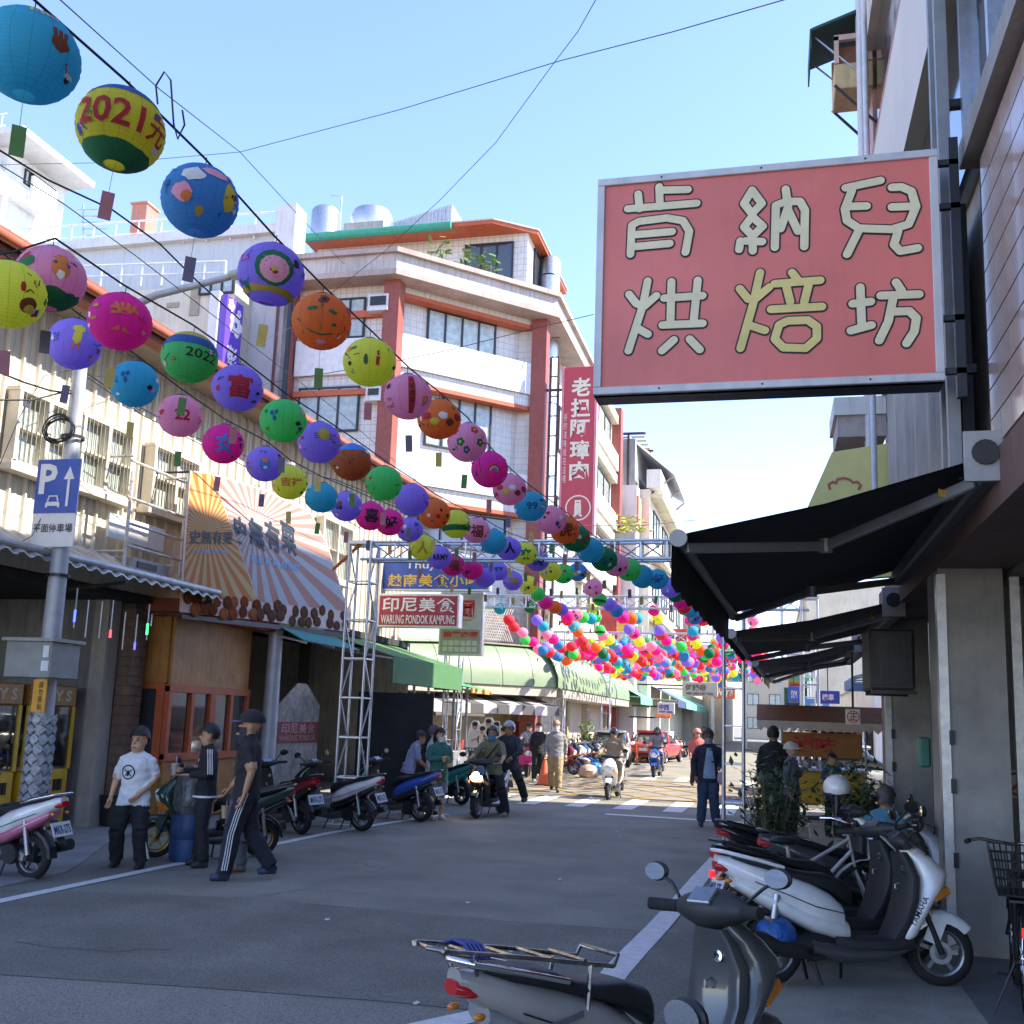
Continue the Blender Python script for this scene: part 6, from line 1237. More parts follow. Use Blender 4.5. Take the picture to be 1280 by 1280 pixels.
    n_ = V((-.93,0,-.0)).normalized(); text(pl_,'MKR-275',V((-.985,0,.54))+V((-.02,.11,-.045)),(0,-.22,0),(.036,0,.085),plink,.02,off=.008)
    B().loft([ryz(x,zl,zh,hw,2.2) for x,zl,zh,hw in ((-.92,.75,.80,.08),(-.98,.755,.825,.07),(-1.015,.77,.83,.05))]).build('tail_light', red_lens, t, True)
    for s in (-1,1): B().ell((-.94,s*.10,.70),.03,.016,.016,8,5).build('turn_signal', amber_lens, t, True)
    b = B(); b.tube([(-.55,.15,.80),(-.75,.16,.85),(-.98,.12,.90),(-1.03,0,.905),(-.98,-.12,.90),(-.75,-.16,.85),(-.55,-.15,.80)],.013,8); b.build('grab_rail', SP['white'], t, True)
    hb = B(); hb.loft([[V((.40-.07*0,y,1.0))+V((dx,0,dz)) for dx,dz in [(.07*cos(2*pi*i/10)*k,.055*sin(2*pi*i/10)*k) for i in range(10)]] for y,k in ((-.24,.4),(-.17,.75),(-.08,1.1),(0,1.25),(.08,1.1),(.17,.75),(.24,.4))]); hb = hb.build('handlebar', panelm, t, True)
    B().obox((.345,0,1.045),(.03,0,.022),(0,.075,0),(-.004,0,.006)).build('dashboard', glass('dash_glass',(.12,.13,.16)), hb, bevel=.004)
    for s in (-1,1):
        B().tube([(.38,s*.22,1.0),(.34,s*.37,1.005)],[.021,.021],10).build('grip', rubber, hb, True); B().tube([(.42,s*.2,.995),(.42,s*.30,.985),(.40,s*.37,.98)],.008,6).build('lever', steel, hb, True)
        mi = B().tube([(.40,s*.2,1.04),(.43,s*.27,1.10),(.42,s*.33,1.13)],.009,6).ell((.43,s*.36,1.15),.022,.072,.048,14,8).build('mirror', black, t, True)
        B().lathe([(0,0),(.5,0)],20).build('mirror_glass', mirror, mi); g = t.children; mg = bpy.data.objects[mi.children[0].name] if mi.children else None
        if mg: mg.matrix_local = Matrix.Translation((.4065,s*.36,1.15)) @ Matrix(((0,0,-1,0),(0,.128,0,0),(.082,0,0,0),(0,0,0,1)))
    for s in (-1,1): B().tube([(.42,s*.2,.99),(.52,s*.16,.96),(.53,s*.08,.86),(.46,s*.05,.74)],.005,5).build('brake_cable', black, t, True)
    B().lathe([(.012,0),(.024,0),(.026,.012),(.012,.014)],14,(.372,-.06,.80),(-1,0,.2)).build('ignition_lock', chrome, t); B().tube([(.37,.0,.70),(.335,.0,.69),(.335,.0,.665),(.35,.0,.66)],.006,6).build('bag_hook', steel, t)
    for s in (-1,1): B().tube([(-.12,s*.152,.50),(-.34,s*.178,.545),(-.55,s*.172,.625),(-.76,s*.138,.70)],.0035,4).build('panel_seam', black, t)
    b = B(); b.tube([(-.05,.1,.2),(-.02,.2,.02)],.011,6); b.build('side_stand', darkmetal, t); b = B(); b.tube([(-.35,-.1,.2),(-.3,-.13,.02)],.012,6).tube([(-.35,.1,.2),(-.3,.13,.02)],.012,6); b.build('centre_stand', darkmetal, t)
    return t
PROTO = scooter_proto(); NSC = 0
def scooter(lab, x, y, hd, body, z=0., lower=None, rim=None, seat=None, front=None, fender=None, lean=-.05, steer=0., grp='parked scooters', rail=None, lit=False, inner=None):
    global NSC
    o = tree_copy(PROTO); NSC += 1
    o['label'] = lab; o['group'] = grp; o.location = (x,y,z); o.rotation_euler = (lean,0,hd)
    for c_ in o.children:
        n_ = c_.name.split('.')[0]
        m = {'body':body,'front_panel':front or body,'front_fender':fender or front or body,'lower_fairing':lower,'grab_rail':rail or body,'seat':seat,'inner_shield':inner}.get(n_)
        if m: setmat(c_, m)
        if n_ in ('front_wheel','rear_wheel') and rim:
            for g in c_.children:
                if g.name.startswith('rim'): setmat(g, rim)
        if lit and n_ == 'headlight': setmat(c_, mat('lit_headlamp',(1,.72,.35),.2,var=0,emit=9.))
        if steer and n_ in ('front_wheel','fork','handlebar','mirror','front_fender'):
            p0 = V((.5,0,.6)); ax = V((-.36,0,.93)).normalized(); c_.matrix_basis = Matrix.Translation(p0) @ Matrix.Rotation(steer,4,ax) @ Matrix.Translation(-p0) @ c_.matrix_basis
    return o
R_ = radians
g = gnd(1175,1233,.06); hd = R_(20)
hero = scooter('white scooter with black lettering on its leg shield parked by the cement pillar',g.x-.63*cos(hd),g.y-.63*sin(hd),hd,SP['white'],.06,SP['white'],steer=R_(-14),lean=-.07)
# lettering on the right flank of its leg shield
b = None
txt = text(hero,'YAMAHA',(.375,-.175,.42),(.10,-.035,.20),(-.04,0,.02),black,.008,off=.02)
bag = B().ell((0,0,0),.16,.14,.14,14,9); tag(bag.build('blue_rain_bundle',mat('blue_plastic',(.02,.09,.30),.3,var=.5,vs=9,bump=.9,bs=14),None,True,loc=gnd(968,1170,.4)+V((0,0,.0))),'crumpled blue plastic bundle between the grey and white scooters','bag')
grey = scooter('grey scooter with chrome rear rack and red tail light in the foreground',-.52,4.86,R_(47),SP['champ'],.0,SP['grey'],front=SP['dkgrey'],rail=chrome,steer=R_(8),lean=-.03,inner=SP['dkgrey'])
for c_ in grey.children:
    if c_.name.startswith('handlebar'): c_.matrix_basis = c_.matrix_basis @ Matrix.Translation((.4,0,1.0)) @ Matrix.Diagonal((1.25,.88,1.4,1)) @ Matrix.Translation((-.4,0,-1.0))
# chrome carrier over its tail
cr = B(); 
for s in (-1,1): cr.tube([(-.30,s*.13,.885),(-.72,s*.13,.90),(-1.12,s*.11,.905),(-1.16,s*.05,.905)],.009,8); cr.tube([(-.42,s*.13,.885),(-.43,s*.15,.70)],.010,6); cr.tube([(-.98,s*.12,.90),(-.95,s*.10,.82)],.010,6)
for x in (-.45,-.62,-.8,-.98,-1.12): cr.tube([(x,-.13,.90),(x,.13,.90)],.009,6)
cr.tube([(-.30,.13,.885),(-.28,.13,.93),(-.28,-.13,.93),(-.30,-.13,.885)],.010,8); rk_ = cr.build('luggage_rack', mat('worn_chrome',(.34,.31,.28),.3,1.,var=.5,vs=20), grey, True); TILT = Matrix.Translation((-.7,0,.9)) @ Matrix.Rotation(.13,4,'Y') @ Matrix.Translation((.7,0,-.9)); rk_.matrix_local = TILT
b = B()
for k in range(5): b.tube([(-1.0+.02*k,-.13,.89),(-.99+.02*k,-.05,.925),(-.98+.02*k,.06,.93),(-1.0+.02*k,.13,.895)],.007,5)
b.build('bungee_cord', mat('bungee_blue',(.05,.05,.22),.6), grey, True).matrix_local = TILT
B().obox((-.60,-.183,.66),(.10,0,.02),(0,.002,0),(-.002,0,.012)).build('badge', chrome, grey)
q = gnd(880,1268,1.15); near = scooter('nearest dark scooter of which only the round mirror shows at the bottom edge',0,0,R_(47),SP['black'],0.)
near.location = (q.x-(.43*cos(R_(47))-.36*sin(R_(47))),q.y-(.43*sin(R_(47))+.36*cos(R_(47))),0); near.location.z = 0; near.location.z = 0
g = gnd(45,1098); scooter('pink and white scooter cut by the left edge beside the pole',g.x-.62*cos(R_(-8)),g.y+.02,R_(172),SP['white'],0,SP['pink'],front=SP['pink'],rail=chrome)
scooter('black scooter with gold wheels behind the walking men',-6.86,12.2,R_(214),SP['green'],0,SP['black'],goldm,rail=SP['black'])
g = gnd(372,1043); scooter('dark red scooter with white handlebar cowl parked left of the white one',g.x-.5,g.y+.35,R_(150),SP['red'],0,SP['black'],front=SP['black'],rail=SP['black'])
g = gnd(452,1039); scooter('black scooter with white tail panel in front of the truss tower',g.x-.6,g.y+.16,R_(165),SP['white'],0,SP['black'],front=SP['black'],rail=SP['black'],fender=SP['black'])
g = gnd(526,1027); scooter('black scooter with blue tail panel beside the waiting women',g.x-.6,g.y+.16,R_(165),SP['blue'],0,SP['black'],front=SP['black'],rail=SP['black'],fender=SP['black'])
g = gnd(575,1006); scooter('teal retro scooter by the crowd rail',g.x-.5,g.y+.3,R_(150),SP['teal'],0,SP['teal'],rail=SP['teal'])
sc6 = scooter('dark scooter with lit headlamp ridden towards the camera',-5.2,19.55,R_(-96),SP['black'],0,SP['black'],lean=.04,rail=SP['black'],grp='ridden scooters',lit=True)
sc8 = scooter('white scooter ridden towards the camera over the crossing',-3.75,25.7,R_(-92),SP['white'],0,SP['white'],lean=0,grp='ridden scooters')
sc9 = scooter('blue scooter ridden towards the camera beyond the crossing',-3.88,36.9,R_(-93),SP['blue'],0,SP['black'],lean=0,grp='ridden scooters')
scooter('black scooter with mirrors behind the white scooter',.48,8.9,R_(24),SP['black'],.06,SP['black'],rail=SP['black'],steer=R_(20))
scooter('dark scooter with silver nose beyond the black one on the right',.85,9.9,R_(20),SP['dkgrey'],.06,SP['black'],front=SP['silver'],rail=SP['black'],steer=R_(-20))
scooter('black scooter with white nose under the plants on the right pavement',.42,10.7,R_(28),SP['black'],.06,SP['black'],front=SP['white'],rail=SP['black'])
sc7 = scooter('red scooter with the pink bag in front of the corner shop',-7.6,33.2,R_(-80),SP['red'],0,SP['black'],grp='parked scooters')
rowc = ['red','black','white','blue','green','black','silver','lime','white','black','teal','red','black','white','orange','black']
for i in range(8): scooter('%s scooter, %s in the row along the far left kerb' % (rowc[i],ordn[i]),-7.15+.02*i,35.6+i*.85,R_(-12+4*(i%3)),SP[rowc[i]],0,SP['black'],grp='far left kerb scooters',rail=SP['black'])
for i in range(8): scooter('%s scooter, %s in the second row down the far left kerb' % (rowc[i+8],ordn[i]),-5.7+.05*i,52+i*1.0,R_(-10+4*(i%3)),SP[rowc[i+8]],0,SP['black'],grp='second far kerb scooters',rail=SP['black'])
for i in range(6): scooter('%s scooter, %s in the row at the far right kerb' % (rowc[i+3],ordn[i]),1.3+.02*i,40+i*1.5,R_(190+4*(i%3)),SP[rowc[i+3]],0,SP['black'],grp='far right kerb scooters',rail=SP['black'])

for o in list(PROTO.children_recursive)+[PROTO]: bpy.data.objects.remove(o)
# ---------------------------------------------------------------- bicycle
def bicycle(lab, x, y, hd, z, col, basket=True):
    t = thing('bicycle',lab,'bicycle',(x,y,z),hd); fm = mat('bike_'+col,(.03,.03,.035) if col=='black' else (.55,.53,.5),.4,.4)
    for nm,wx in (('rear_wheel',-.5),('front_wheel',.52)):
        w_ = B().lathe([(.325,-.02),(.335,-.022),(.345,0),(.335,.022),(.325,.02)],32,(wx,0,.345),(0,1,0)).build(nm,rubber,t,True)
        b = B().lathe([(.315,-.012),(.326,-.012),(.326,.012),(.315,.012),(.315,-.012)],32,(wx,0,.345),(0,1,0))
        for k in range(18): a = 2*pi*k/18; b.tube([(wx,.02*(-1)**k,.345),(wx+.318*cos(a),0,.345+.318*sin(a))],.0016,3)
        b.lathe([(0,-.04),(.02,-.04),(.02,.04),(0,.04)],8,(wx,0,.345),(0,1,0)); b.build('rim',chrome,w_)
        ring = [[V((wx+.375*cos(a),y_,.345+.375*sin(a))) for y_ in (-.03,0,.03)] for a in [radians(20+i*14) for i in range(11)]]; B().loft(ring,False,0,False).build('mudguard',fm,t,True)
    b = B(); b.tube([(-.12,0,.32),(-.2,0,.82)],.017,8); b.tube([(-.12,0,.32),(.36,0,.78)],.017,8); b.tube([(-.17,0,.6),(.34,0,.88)],.015,8); b.tube([(.33,0,.95),(.40,0,.62),(.52,.05,.345)],.014,8); b.tube([(.40,0,.62),(.52,-.05,.345)],.012,8)
    for s in (-1,1): b.tube([(-.12,0,.32),(-.5,s*.05,.345)],.009,6); b.tube([(-.19,0,.72),(-.5,s*.05,.345)],.009,6)
    b.build('frame',fm,t,True); B().ell((-.22,0,.86),.14,.09,.035).build('saddle',seatm,t,True)
    hbm = B().tube([(.20,-.3,1.02),(.30,-.22,1.03),(.36,0,1.0),(.30,.22,1.03),(.20,.3,1.02)],.012,8).build('handlebar',chrome,t,True)
    for s in (-1,1): B().tube([(.22,s*.29,1.02),(.12,s*.31,1.02)],.018,8).build('grip',rubber,hbm,True)
    b = B(); b.lathe([(.02,0),(.09,0),(.09,.012),(.02,.012)],16,(-.12,.03,.32),(0,1,0)); b.tube([(-.12,.06,.32),(-.05,.07,.17)],.01,6); b.box((-.1,.07,.15),(0,.15,.175)); b.tube([(-.12,-.05,.32),(-.19,-.07,.47)],.01,6); b.box((-.24,-.15,.46),(-.14,-.07,.485)); b.build('crank',darkmetal,t)
    b = B(); b.box((-.72,-.09,.74),(-.3,.09,.755)); b.tube([(-.65,.08,.74),(-.5,.06,.36)],.007,5); b.tube([(-.65,-.08,.74),(-.5,-.06,.36)],.007,5); b.build('carrier',darkmetal,t); B().box((-.86,-.035,.55),(-.83,.035,.61)).build('rear_reflector',mat('reflector_red_glow',(.8,.02,.02),.2,var=0,emit=.5),t)  # faint glow put into the material of the red rear piece
    B().tube([(-.45,.06,.33),(-.5,.2,.01)],.008,5).build('kickstand',darkmetal,t)
    if basket:
        b = B()
        for i in range(11):
            f = i/10; 
            for sx,sy in ((0,1),(1,0)): pass
            yy = -.19+.38*f; b.beam((-.36,yy*.8,.78),(-.28,yy,1.06),.008); b.beam((-.72,yy*.8,.78),(-.80,yy,1.06),.008)
            xx = -.36-.36*f; x2 = -.28-.52*f; b.beam((xx,-.15,.78),(x2,-.19,1.06),.008); b.beam((xx,.15,.78),(x2,.19,1.06),.008)
        for k in range(6): f = k/5; z_ = .78+.28*f; a0,a1,w_ = -.36+.08*f,-.72-.08*f,.15+.04*f; b.tube([(a0,-w_,z_),(a0,w_,z_),(a1,w_,z_),(a1,-w_,z_),(a0,-w_,z_)],.006,5)
        b.box((-.36,-.15,.775),(-.72,.15,.785)); b.build('basket',black,t)
    return t
bicycle('black bicycle with wire basket cut by the right edge',1.64,8.12,R_(82),.064,'black')
bicycle('pale framed bicycle lying among the right hand scooters',.30,9.3,R_(22),.06,'pale',False)

# ---------------------------------------------------------------- cars
def car(lab, x, y, hd, pm, van=False, name='parked_car', cat='car'):
    t = thing(name,lab,cat,(x,y,0),hd); L_, hw = 2.1, .86
    sec = [(-2.12,.45,.80,.66),(-2.0,.28,.93,.80),(-1.5,.22,.98,.85),(-.6,.20,.95,.86),(.4,.20,.93,.86),(1.0,.20,.92,.85),(1.6,.22,.86,.82),(1.98,.28,.74,.74),(2.12,.42,.62,.60)]
    if van: sec = [(-2.12,.3,1.0,.8),(-2.0,.25,1.05,.84),(0,.22,1.05,.86),(1.5,.22,1.0,.86),(2.0,.25,.95,.82),(2.12,.4,.85,.75)]
    B().loft([ryz(a,b_,c_,d,4.2,20) for a,b_,c_,d in sec]).build('body',pm,t,True)
    top = 1.45 if not van else 1.85; cab = [(-1.75,.9,.92,.70),(-1.25,.88,top-.08,.66),(-.6,.88,top,.66),(.1,.88,top-.02,.65),(.95,.86,.90,.70)] if not van else [(-2.05,.95,1.0,.75),(-1.95,.95,top-.05,.74),(-.5,.95,top,.74),(.9,.95,top-.05,.72),(1.6,.92,.98,.76)]
    B().loft([ryz(a,b_,c_,d,3.6,20) for a,b_,c_,d in cab]).build('glasshouse',glass('car_glass',(.03,.035,.04)),t,True)
    B().loft([ryz(a,top-.09,top+.02,d,3.2,16) for a,d in ((cab[1][0]-.05,.60),(cab[1][0]+.2,.655),(cab[3][0],.65),(cab[3][0]+.25,.58))]).build('roof',pm,t,True)
    for s in (-1,1):
        for xx in (-.55,cab[1][0]-.12): B().beam((xx,s*.675,top-.08),(xx-.06,s*.79,.93),.07,.05).build('pillar',pm,t)
        B().ell((.75,s*.95,.98),.07,.1,.07).build('wing_mirror',pm,t,True); B().loft([ryz(xx,zl,zh,w_,2.4,10,s*.60) for xx,zl,zh,w_ in ((1.80,.60,.76,.16),(2.0,.56,.72,.12),(2.08,.55,.66,.06))]).build('headlight',headl,t,True); B().loft([ryz(xx,zl,zh,w_,2.4,10,s*.62) for xx,zl,zh,w_ in ((-1.9,.68,.90,.18),(-2.08,.66,.86,.12),(-2.12,.68,.8,.05))]).build('tail_light',red_lens,t,True)
    for xx in (-1.3,1.32):
        for s in (-1,1): wheel(t,'wheel',xx,.31,.09,rimgrey,7,s*.78)
    B().box((2.09,-.24,.42),(2.135,.24,.54)).build('number_plate',platem,t); B().box((-2.14,-.2,.55),(-2.11,.2,.68)).build('number_plate',platem,t)
    B().box((2.04,-.4,.56),(2.125,.4,.64)).build('grille',black,t); B().box((-2.13,-.7,.34),(-2.05,.7,.46)).build('bumper',black,t)
    return t
car('white hatchback parked on the left past the junction',-6.6,44.2,R_(-84),SP['white']); car('red car parked behind the white hatchback',-5.35,50.5,R_(80),paint('carred',(.55,.02,.03)))
car('silver car waiting in the side road on the right',1.9,27.6,R_(8),SP['silver']); car('red van behind the yellow food cart',1.6,31.5,R_(-80),paint('vanred',(.30,.02,.02)),True,'parked_van','van')
for i,(px,py) in enumerate(((800,953),(796,956))): q = gnd(px,py); o = thing('traffic_post','orange marker post beside the parked cars, %s one' % ('right','left')[i],'post',q,0,'marker posts'); B().tube([(0,0,0),(0,0,.85)],[.05,.04],10).build('stem',mat('post_orange',(.75,.13,.04),.5),o,True); B().lathe([(0,.04),(.15,.04),(.16,0)],12).build('foot',rubber,o)
# ---------------------------------------------------------------- people
from mathutils.bvhtree import BVHTree
SK = {k: mat('skin_'+k, c, .55, var=.08, vs=12) for k,c in dict(a=(.56,.31,.18),b=(.48,.26,.145),c=(.22,.115,.065),d=(.60,.36,.23)).items()}
def cloth(name, col): return mat('cloth_'+name, col, .85, var=.14, vs=7, bump=.25, bs=26)
shoe_dk = mat('shoe_dark',(.02,.02,.025),.6); shoe_wh = mat('shoe_white',(.62,.62,.62),.6); hairm = mat('hair_black',(.012,.010,.010),.5,var=.3,vs=30,bump=.5,bs=60); hairgr = mat('hair_grey',(.12,.11,.105),.6,bump=.4,bs=50); maskm = mat('mask_fabric',(.62,.66,.70),.8); maskdk = mat('mask_dark',(.03,.035,.05),.8)
J0 = dict(pel=(0,0,.93),nek=(0,0,1.45),hed=(0,-.015,1.585),sL=(.175,0,1.365),sR=(-.175,0,1.365),eL=(.23,.03,1.12),eR=(-.23,.03,1.12),wL=(.24,-.04,.88),wR=(-.24,-.04,.88),hL=(.09,0,.90),hR=(-.09,0,.90),kL=(.10,-.015,.49),kR=(-.10,-.015,.49),aL=(.105,.03,.09),aR=(-.105,.03,.09))
WALK = dict(kL=(.10,-.16,.50),aL=(.10,-.20,.09),kR=(-.10,.02,.48),aR=(-.10,.25,.13),wR=(-.23,-.16,.90),eR=(-.23,-.0,1.13),wL=(.24,.10,.90),eL=(.23,.10,1.13))
def person(lab, loc, rz, h, skin='a', top=None, pants=None, shoes=shoe_dk, J=None, sleeve=.6, bulk=1., leg='long', hair='short', mask=None, head=0., voxel=.014, grp=None, hairmat=None, hem=.82, skirt=None, face=True, hs=1.08):
    j = dict(J0); j.update(J or {}); j = {k: V(v) for k,v in j.items()}; top = top or cloth('grey',(.3,.3,.3)); pants = pants or cloth('dark',(.03,.03,.035)); b = B(); sam = []
    def tub(pts, rs, tag_, n=10, flat=1.):
        pts = [V(p) for p in pts]; b.tube(pts, rs, n, flat=flat)
        for i in range(len(pts)-1):
            for f in range(6): t_ = f/5; sam.append((pts[i].lerp(pts[i+1],t_), rs[i]+(rs[i+1]-rs[i])*t_, tag_))
    pel, nek = j['pel'], j['nek']; ax = nek-pel
    shx = (j['sL']-j['sR']); shx.z = 0; shx = shx.normalized() if shx.length else V((1,0,0)); fy = V((-shx.y,shx.x,0))
    def ring(f, rx, ry, dz=0.): c_ = pel+ax*f+V((0,0,dz)); return [c_+shx*(rx*cos(2*pi*i/16))+fy*(ry*sin(2*pi*i/16)) for i in range(16)]
    B_ = bulk; rr = [((hem-.93)/.52,.178*B_,.135*B_),(.0,.172*B_,.13*B_),(.2,.16*B_,.12*B_),(.45,.168*B_,.122*B_),(.7,.182*B_,.125*B_),(.88,.175*B_,.105*B_),(.97,.10,.085),(1.02,.06,.062)]
    b.loft([ring(*x) for x in rr])
    for f,rx,ry in rr:
        for o_ in (-.6,-.3,0,.3,.6): sam.append((pel+ax*f+shx*(rx*o_), ry*(1-.25*abs(o_)), 0))
    for s in 'LR':
        tub([j['s'+s]+(nek-j['s'+s])*.25, j['s'+s], j['s'+s].lerp(j['e'+s],.5), j['e'+s]], [.062,.062*B_,.06*B_,.056*B_] if sleeve >= .5 else [.06,.055,.05,.042], 0 if sleeve > 0 else 1)
        tub([nek+V((0,0,.015)), nek.lerp(j['s'+s],.5)+V((0,0,.012)), j['s'+s]],[.062,.058,.056],0); m_ = j['e'+s]; w_ = j['w'+s]
        if sleeve >= 1.: tub([m_, m_.lerp(w_,.9)],[.054*B_,.042],0); tub([m_.lerp(w_,.88),w_],[.028,.026],1)
        else:
            if 0 < sleeve < 1:   # short sleeve: forearm and lower upper arm are bare
                sam[:] = [x for x in sam if not (x[2]==0 and (x[0]-m_).length < (1-sleeve)*.28)]
                tub([j['s'+s].lerp(m_,sleeve), m_],[.047,.043],1)
            tub([m_, m_.lerp(w_,.35), w_],[.042,.042,.028],1)
        k_, a_, h_ = j['k'+s], j['a'+s], j['h'+s]; pt = 2
        tub([h_, h_.lerp(k_,.5), k_],[.10*B_,.098*B_,.085*B_],pt)
        if leg == 'long': tub([k_, k_.lerp(a_,.5), a_+V((0,0,.0))],[.085*B_,.082*B_,.074*B_],pt); tub([a_+V((0,0,.02)),a_-V((0,0,.05))],[.04,.04],3)
        else: tub([k_,k_.lerp(a_,.3),a_],[.055,.056,.036],1)
        d = V(((j.get('t'+s) or a_+V((0,-.2,0)))-a_)); d.z = 0; d = d.normalized()
        tub([a_-d*.06+V((0,0,-.045)), a_+d*.05+V((0,0,-.045)), a_+d*.145+V((0,0,-.058))],[.042,.046,.036],3,10,)
    tub([pel+V((0,0,.10)),pel-V((0,0,.07))],[.13*B_,.13*B_],2,14)
    if skirt:
        c_ = pel+V((0,0,.05)); b.loft([[c_+V((r*cos(2*pi*i/16),r*.8*sin(2*pi*i/16),dz)) for i in range(16)] for r,dz in ((.16,0),(.2,-.25),(.24,skirt))]); [sam.append((c_+V((x,0,skirt*f)),.14,2)) for f in (0,.25,.5,.75,1) for x in (-.08,.08)]
    hd = j['hed']; cy, sy = cos(head), sin(head)
    def hp(x,y,z): return hd+V((x*cy-y*sy, x*sy+y*cy, z))*hs+V((0,0,(hs-1)*.09))
    tub([nek-V((0,0,.06)), hp(0,.01,-.06)],[.056,.05],1)
    for (x,y,z,rx,ry,rz_) in ((0,.012,.03,.081,.097,.104),(0,-.016,-.048,.066,.075,.074)):
        b.ell(hp(x,y,z),rx*hs,ry*hs,rz_*hs,14,9); sam.append((hp(x,y,z),.075*hs,1))
    tub([hp(0,-.084,.02),hp(0,-.112,-.02)],[.012,.017],1,6)
    for s in (-1,1): b.ell(hp(s*.077,.012,-.005),.014,.022,.034,8,5)
    me = bpy.data.meshes.new('person'); me.from_pydata([tuple(v) for v in b.v],[],b.f)
    bm = bmesh.new(); bm.from_mesh(me); bmesh.ops.recalc_face_normals(bm, faces=bm.faces[:]); bm.to_mesh(me); bm.free()
    tmp = bpy.data.objects.new('person',me); C.objects.link(tmp); r = tmp.modifiers.new('r','REMESH'); r.mode = 'VOXEL'; r.voxel_size = voxel; sm = tmp.modifiers.new('s','SMOOTH'); sm.factor = .5; sm.iterations = 4
    m2 = bpy.data.meshes.new_from_object(tmp.evaluated_get(bpy.context.evaluated_depsgraph_get())); bpy.data.objects.remove(tmp)
    vs = [v.co.copy() for v in m2.vertices]; fs = [tuple(p.vertices) for p in m2.polygons]
    cloth_w = random.Random(len(lab))
    mi = []
    for f in fs:
        c_ = vs[f[0]]*.5+vs[f[2 if len(f)>2 else 1]]*.5; best = min(sam, key=lambda s_: (c_-s_[0]).length-s_[1])[2]; zr_ = c_.z-pel.z-(hem-.93); lat = abs((c_-pel).dot(shx))
        if best == 2 and zr_ > .004 and lat < .22*B_ and (c_-pel).dot(fy) > -.22: best = 0
        elif best == 0 and zr_ < -.004 and lat < .19*B_ and not (c_.z < pel.z-.35): best = 2
        mi.append(best)
    from mathutils import noise as NZ
    isc = [0]*len(vs)
    for f,m_ in zip(fs,mi):
        if m_ in (0,2):
            for i in f: isc[i] = 1
    nrm_ = [v.normal.copy() for v in m2.vertices]; off_ = V((len(lab)*.37,0,0))
    for i in range(len(vs)):
        if isc[i]: v = vs[i]; n_ = NZ.noise(V((v.x*9,v.y*9,v.z*16))+off_); vs[i] = v+nrm_[i]*(.011*n_+.007*abs(NZ.noise(V((v.x*22,v.y*22,v.z*30))+off_)))
    # hands: palm with five bent fingers joined to the wrist
    hb = B()
    for s, sg in (('L',1),('R',-1)):
        w_, e_ = j['w'+s], j['e'+s]; d = (w_-e_).normalized(); side_ = d.cross(V((0,1,0)) if abs(d.y) < .9 else V((0,0,1))).normalized(); nrm = side_.cross(d).normalized()
        if 'hand' in j and False: pass
        hb.obox(w_+d*.045, d*.05, nrm*.012*1., side_*.034) if False else hb.tube([w_-d*.01,w_+d*.03,w_+d*.085],[.026,.036,.034],8,flat=.5,ref=nrm)
        for q in range(4):
            o_ = w_+d*.08+side_*(.026-.0175*q); l = (.036,.042,.039,.030)[q]; curl = nrm*(-1 if sg>0 else -1)
            curl = V((0,-1,0))-d*V((0,-1,0)).dot(d); curl = curl.normalized() if curl.length > .1 else nrm
            hb.tube([o_, o_+d*l*.9+curl*.006, o_+d*l*1.5+curl*.026, o_+d*l*1.7+curl*.048],[.0095,.009,.0085,.007],6)
        th = w_+d*.03; fwd_ = V((0,-1,0))-d*V((0,-1,0)).dot(d); fwd_ = fwd_.normalized() if fwd_.length > .1 else nrm
        hb.tube([th+fwd_*.012, th+fwd_*.035+d*.02, th+fwd_*.042+d*.05, th+fwd_*.036+d*.07],[.013,.012,.010,.008],6)
    k0 = len(vs); vs += [V(v) for v in hb.v]; fs += [tuple(i+k0 for i in f) for f in hb.f]; mi += [1]*len(hb.f)
    m3 = bpy.data.meshes.new('person'); m3.from_pydata([tuple(v) for v in vs],[],fs)
    for m in (top,SK[skin],pants,shoes): m3.materials.append(m)
    m3.polygons.foreach_set('material_index',mi); m3.polygons.foreach_set('use_smooth',[True]*len(fs)); bpy.data.meshes.remove(m2)
    o = link('person',m3,None,loc,rz); o.scale = (h/1.7,)*3; tag(o,lab,'person',grp)
    # hair, face
    hm = hairmat or hairm
    if hair in ('short','long'):
        q = B(); n, m = 26, 14; R0 = random.Random(len(lab))
        rings = []
        for i in range(m+1):
            a = -.75+i*(pi/2-.03+.75)/m
            rings.append([hp(0,.012,.028)+V(((.095*cos(a)*cos(u))*cy-(.115*cos(a)*sin(u))*sy,(.095*cos(a)*cos(u))*sy+(.115*cos(a)*sin(u))*cy,.126*sin(a)))*(hs*(1+R0.uniform(-.03,.10))) for u in [2*pi*k/n for k in range(n)]])
        q.loft(rings,False)
        keep = []
        for fi,f in enumerate(q.f):
            c_ = sum((V(q.v[i]) for i in f),V())/len(f)-hp(0,.012,.028); ly = -c_.x*sy*-1*0+(-c_.x*sy+c_.y*cy); lx = c_.x*cy+c_.y*sy
            front = ly < -.02
            if front and c_.z < .034*hs+.012*sin(lx*120) : continue
            if not front and c_.z < (-.06 if hair=='short' else -.2)*hs: continue
            if abs(lx) > .06*hs and c_.z < .0 and ly < .03: continue
            keep.append(f)
        q.f = keep; q.m = [0]*len(keep); q.build('hair',hm,o,True)
        if hair == 'long': B().tube([hp(0,.075,.03),hp(0,.10,-.08),hp(0,.10,-.2)],[.075,.07,.04],10).build('hair',hm,o,True)
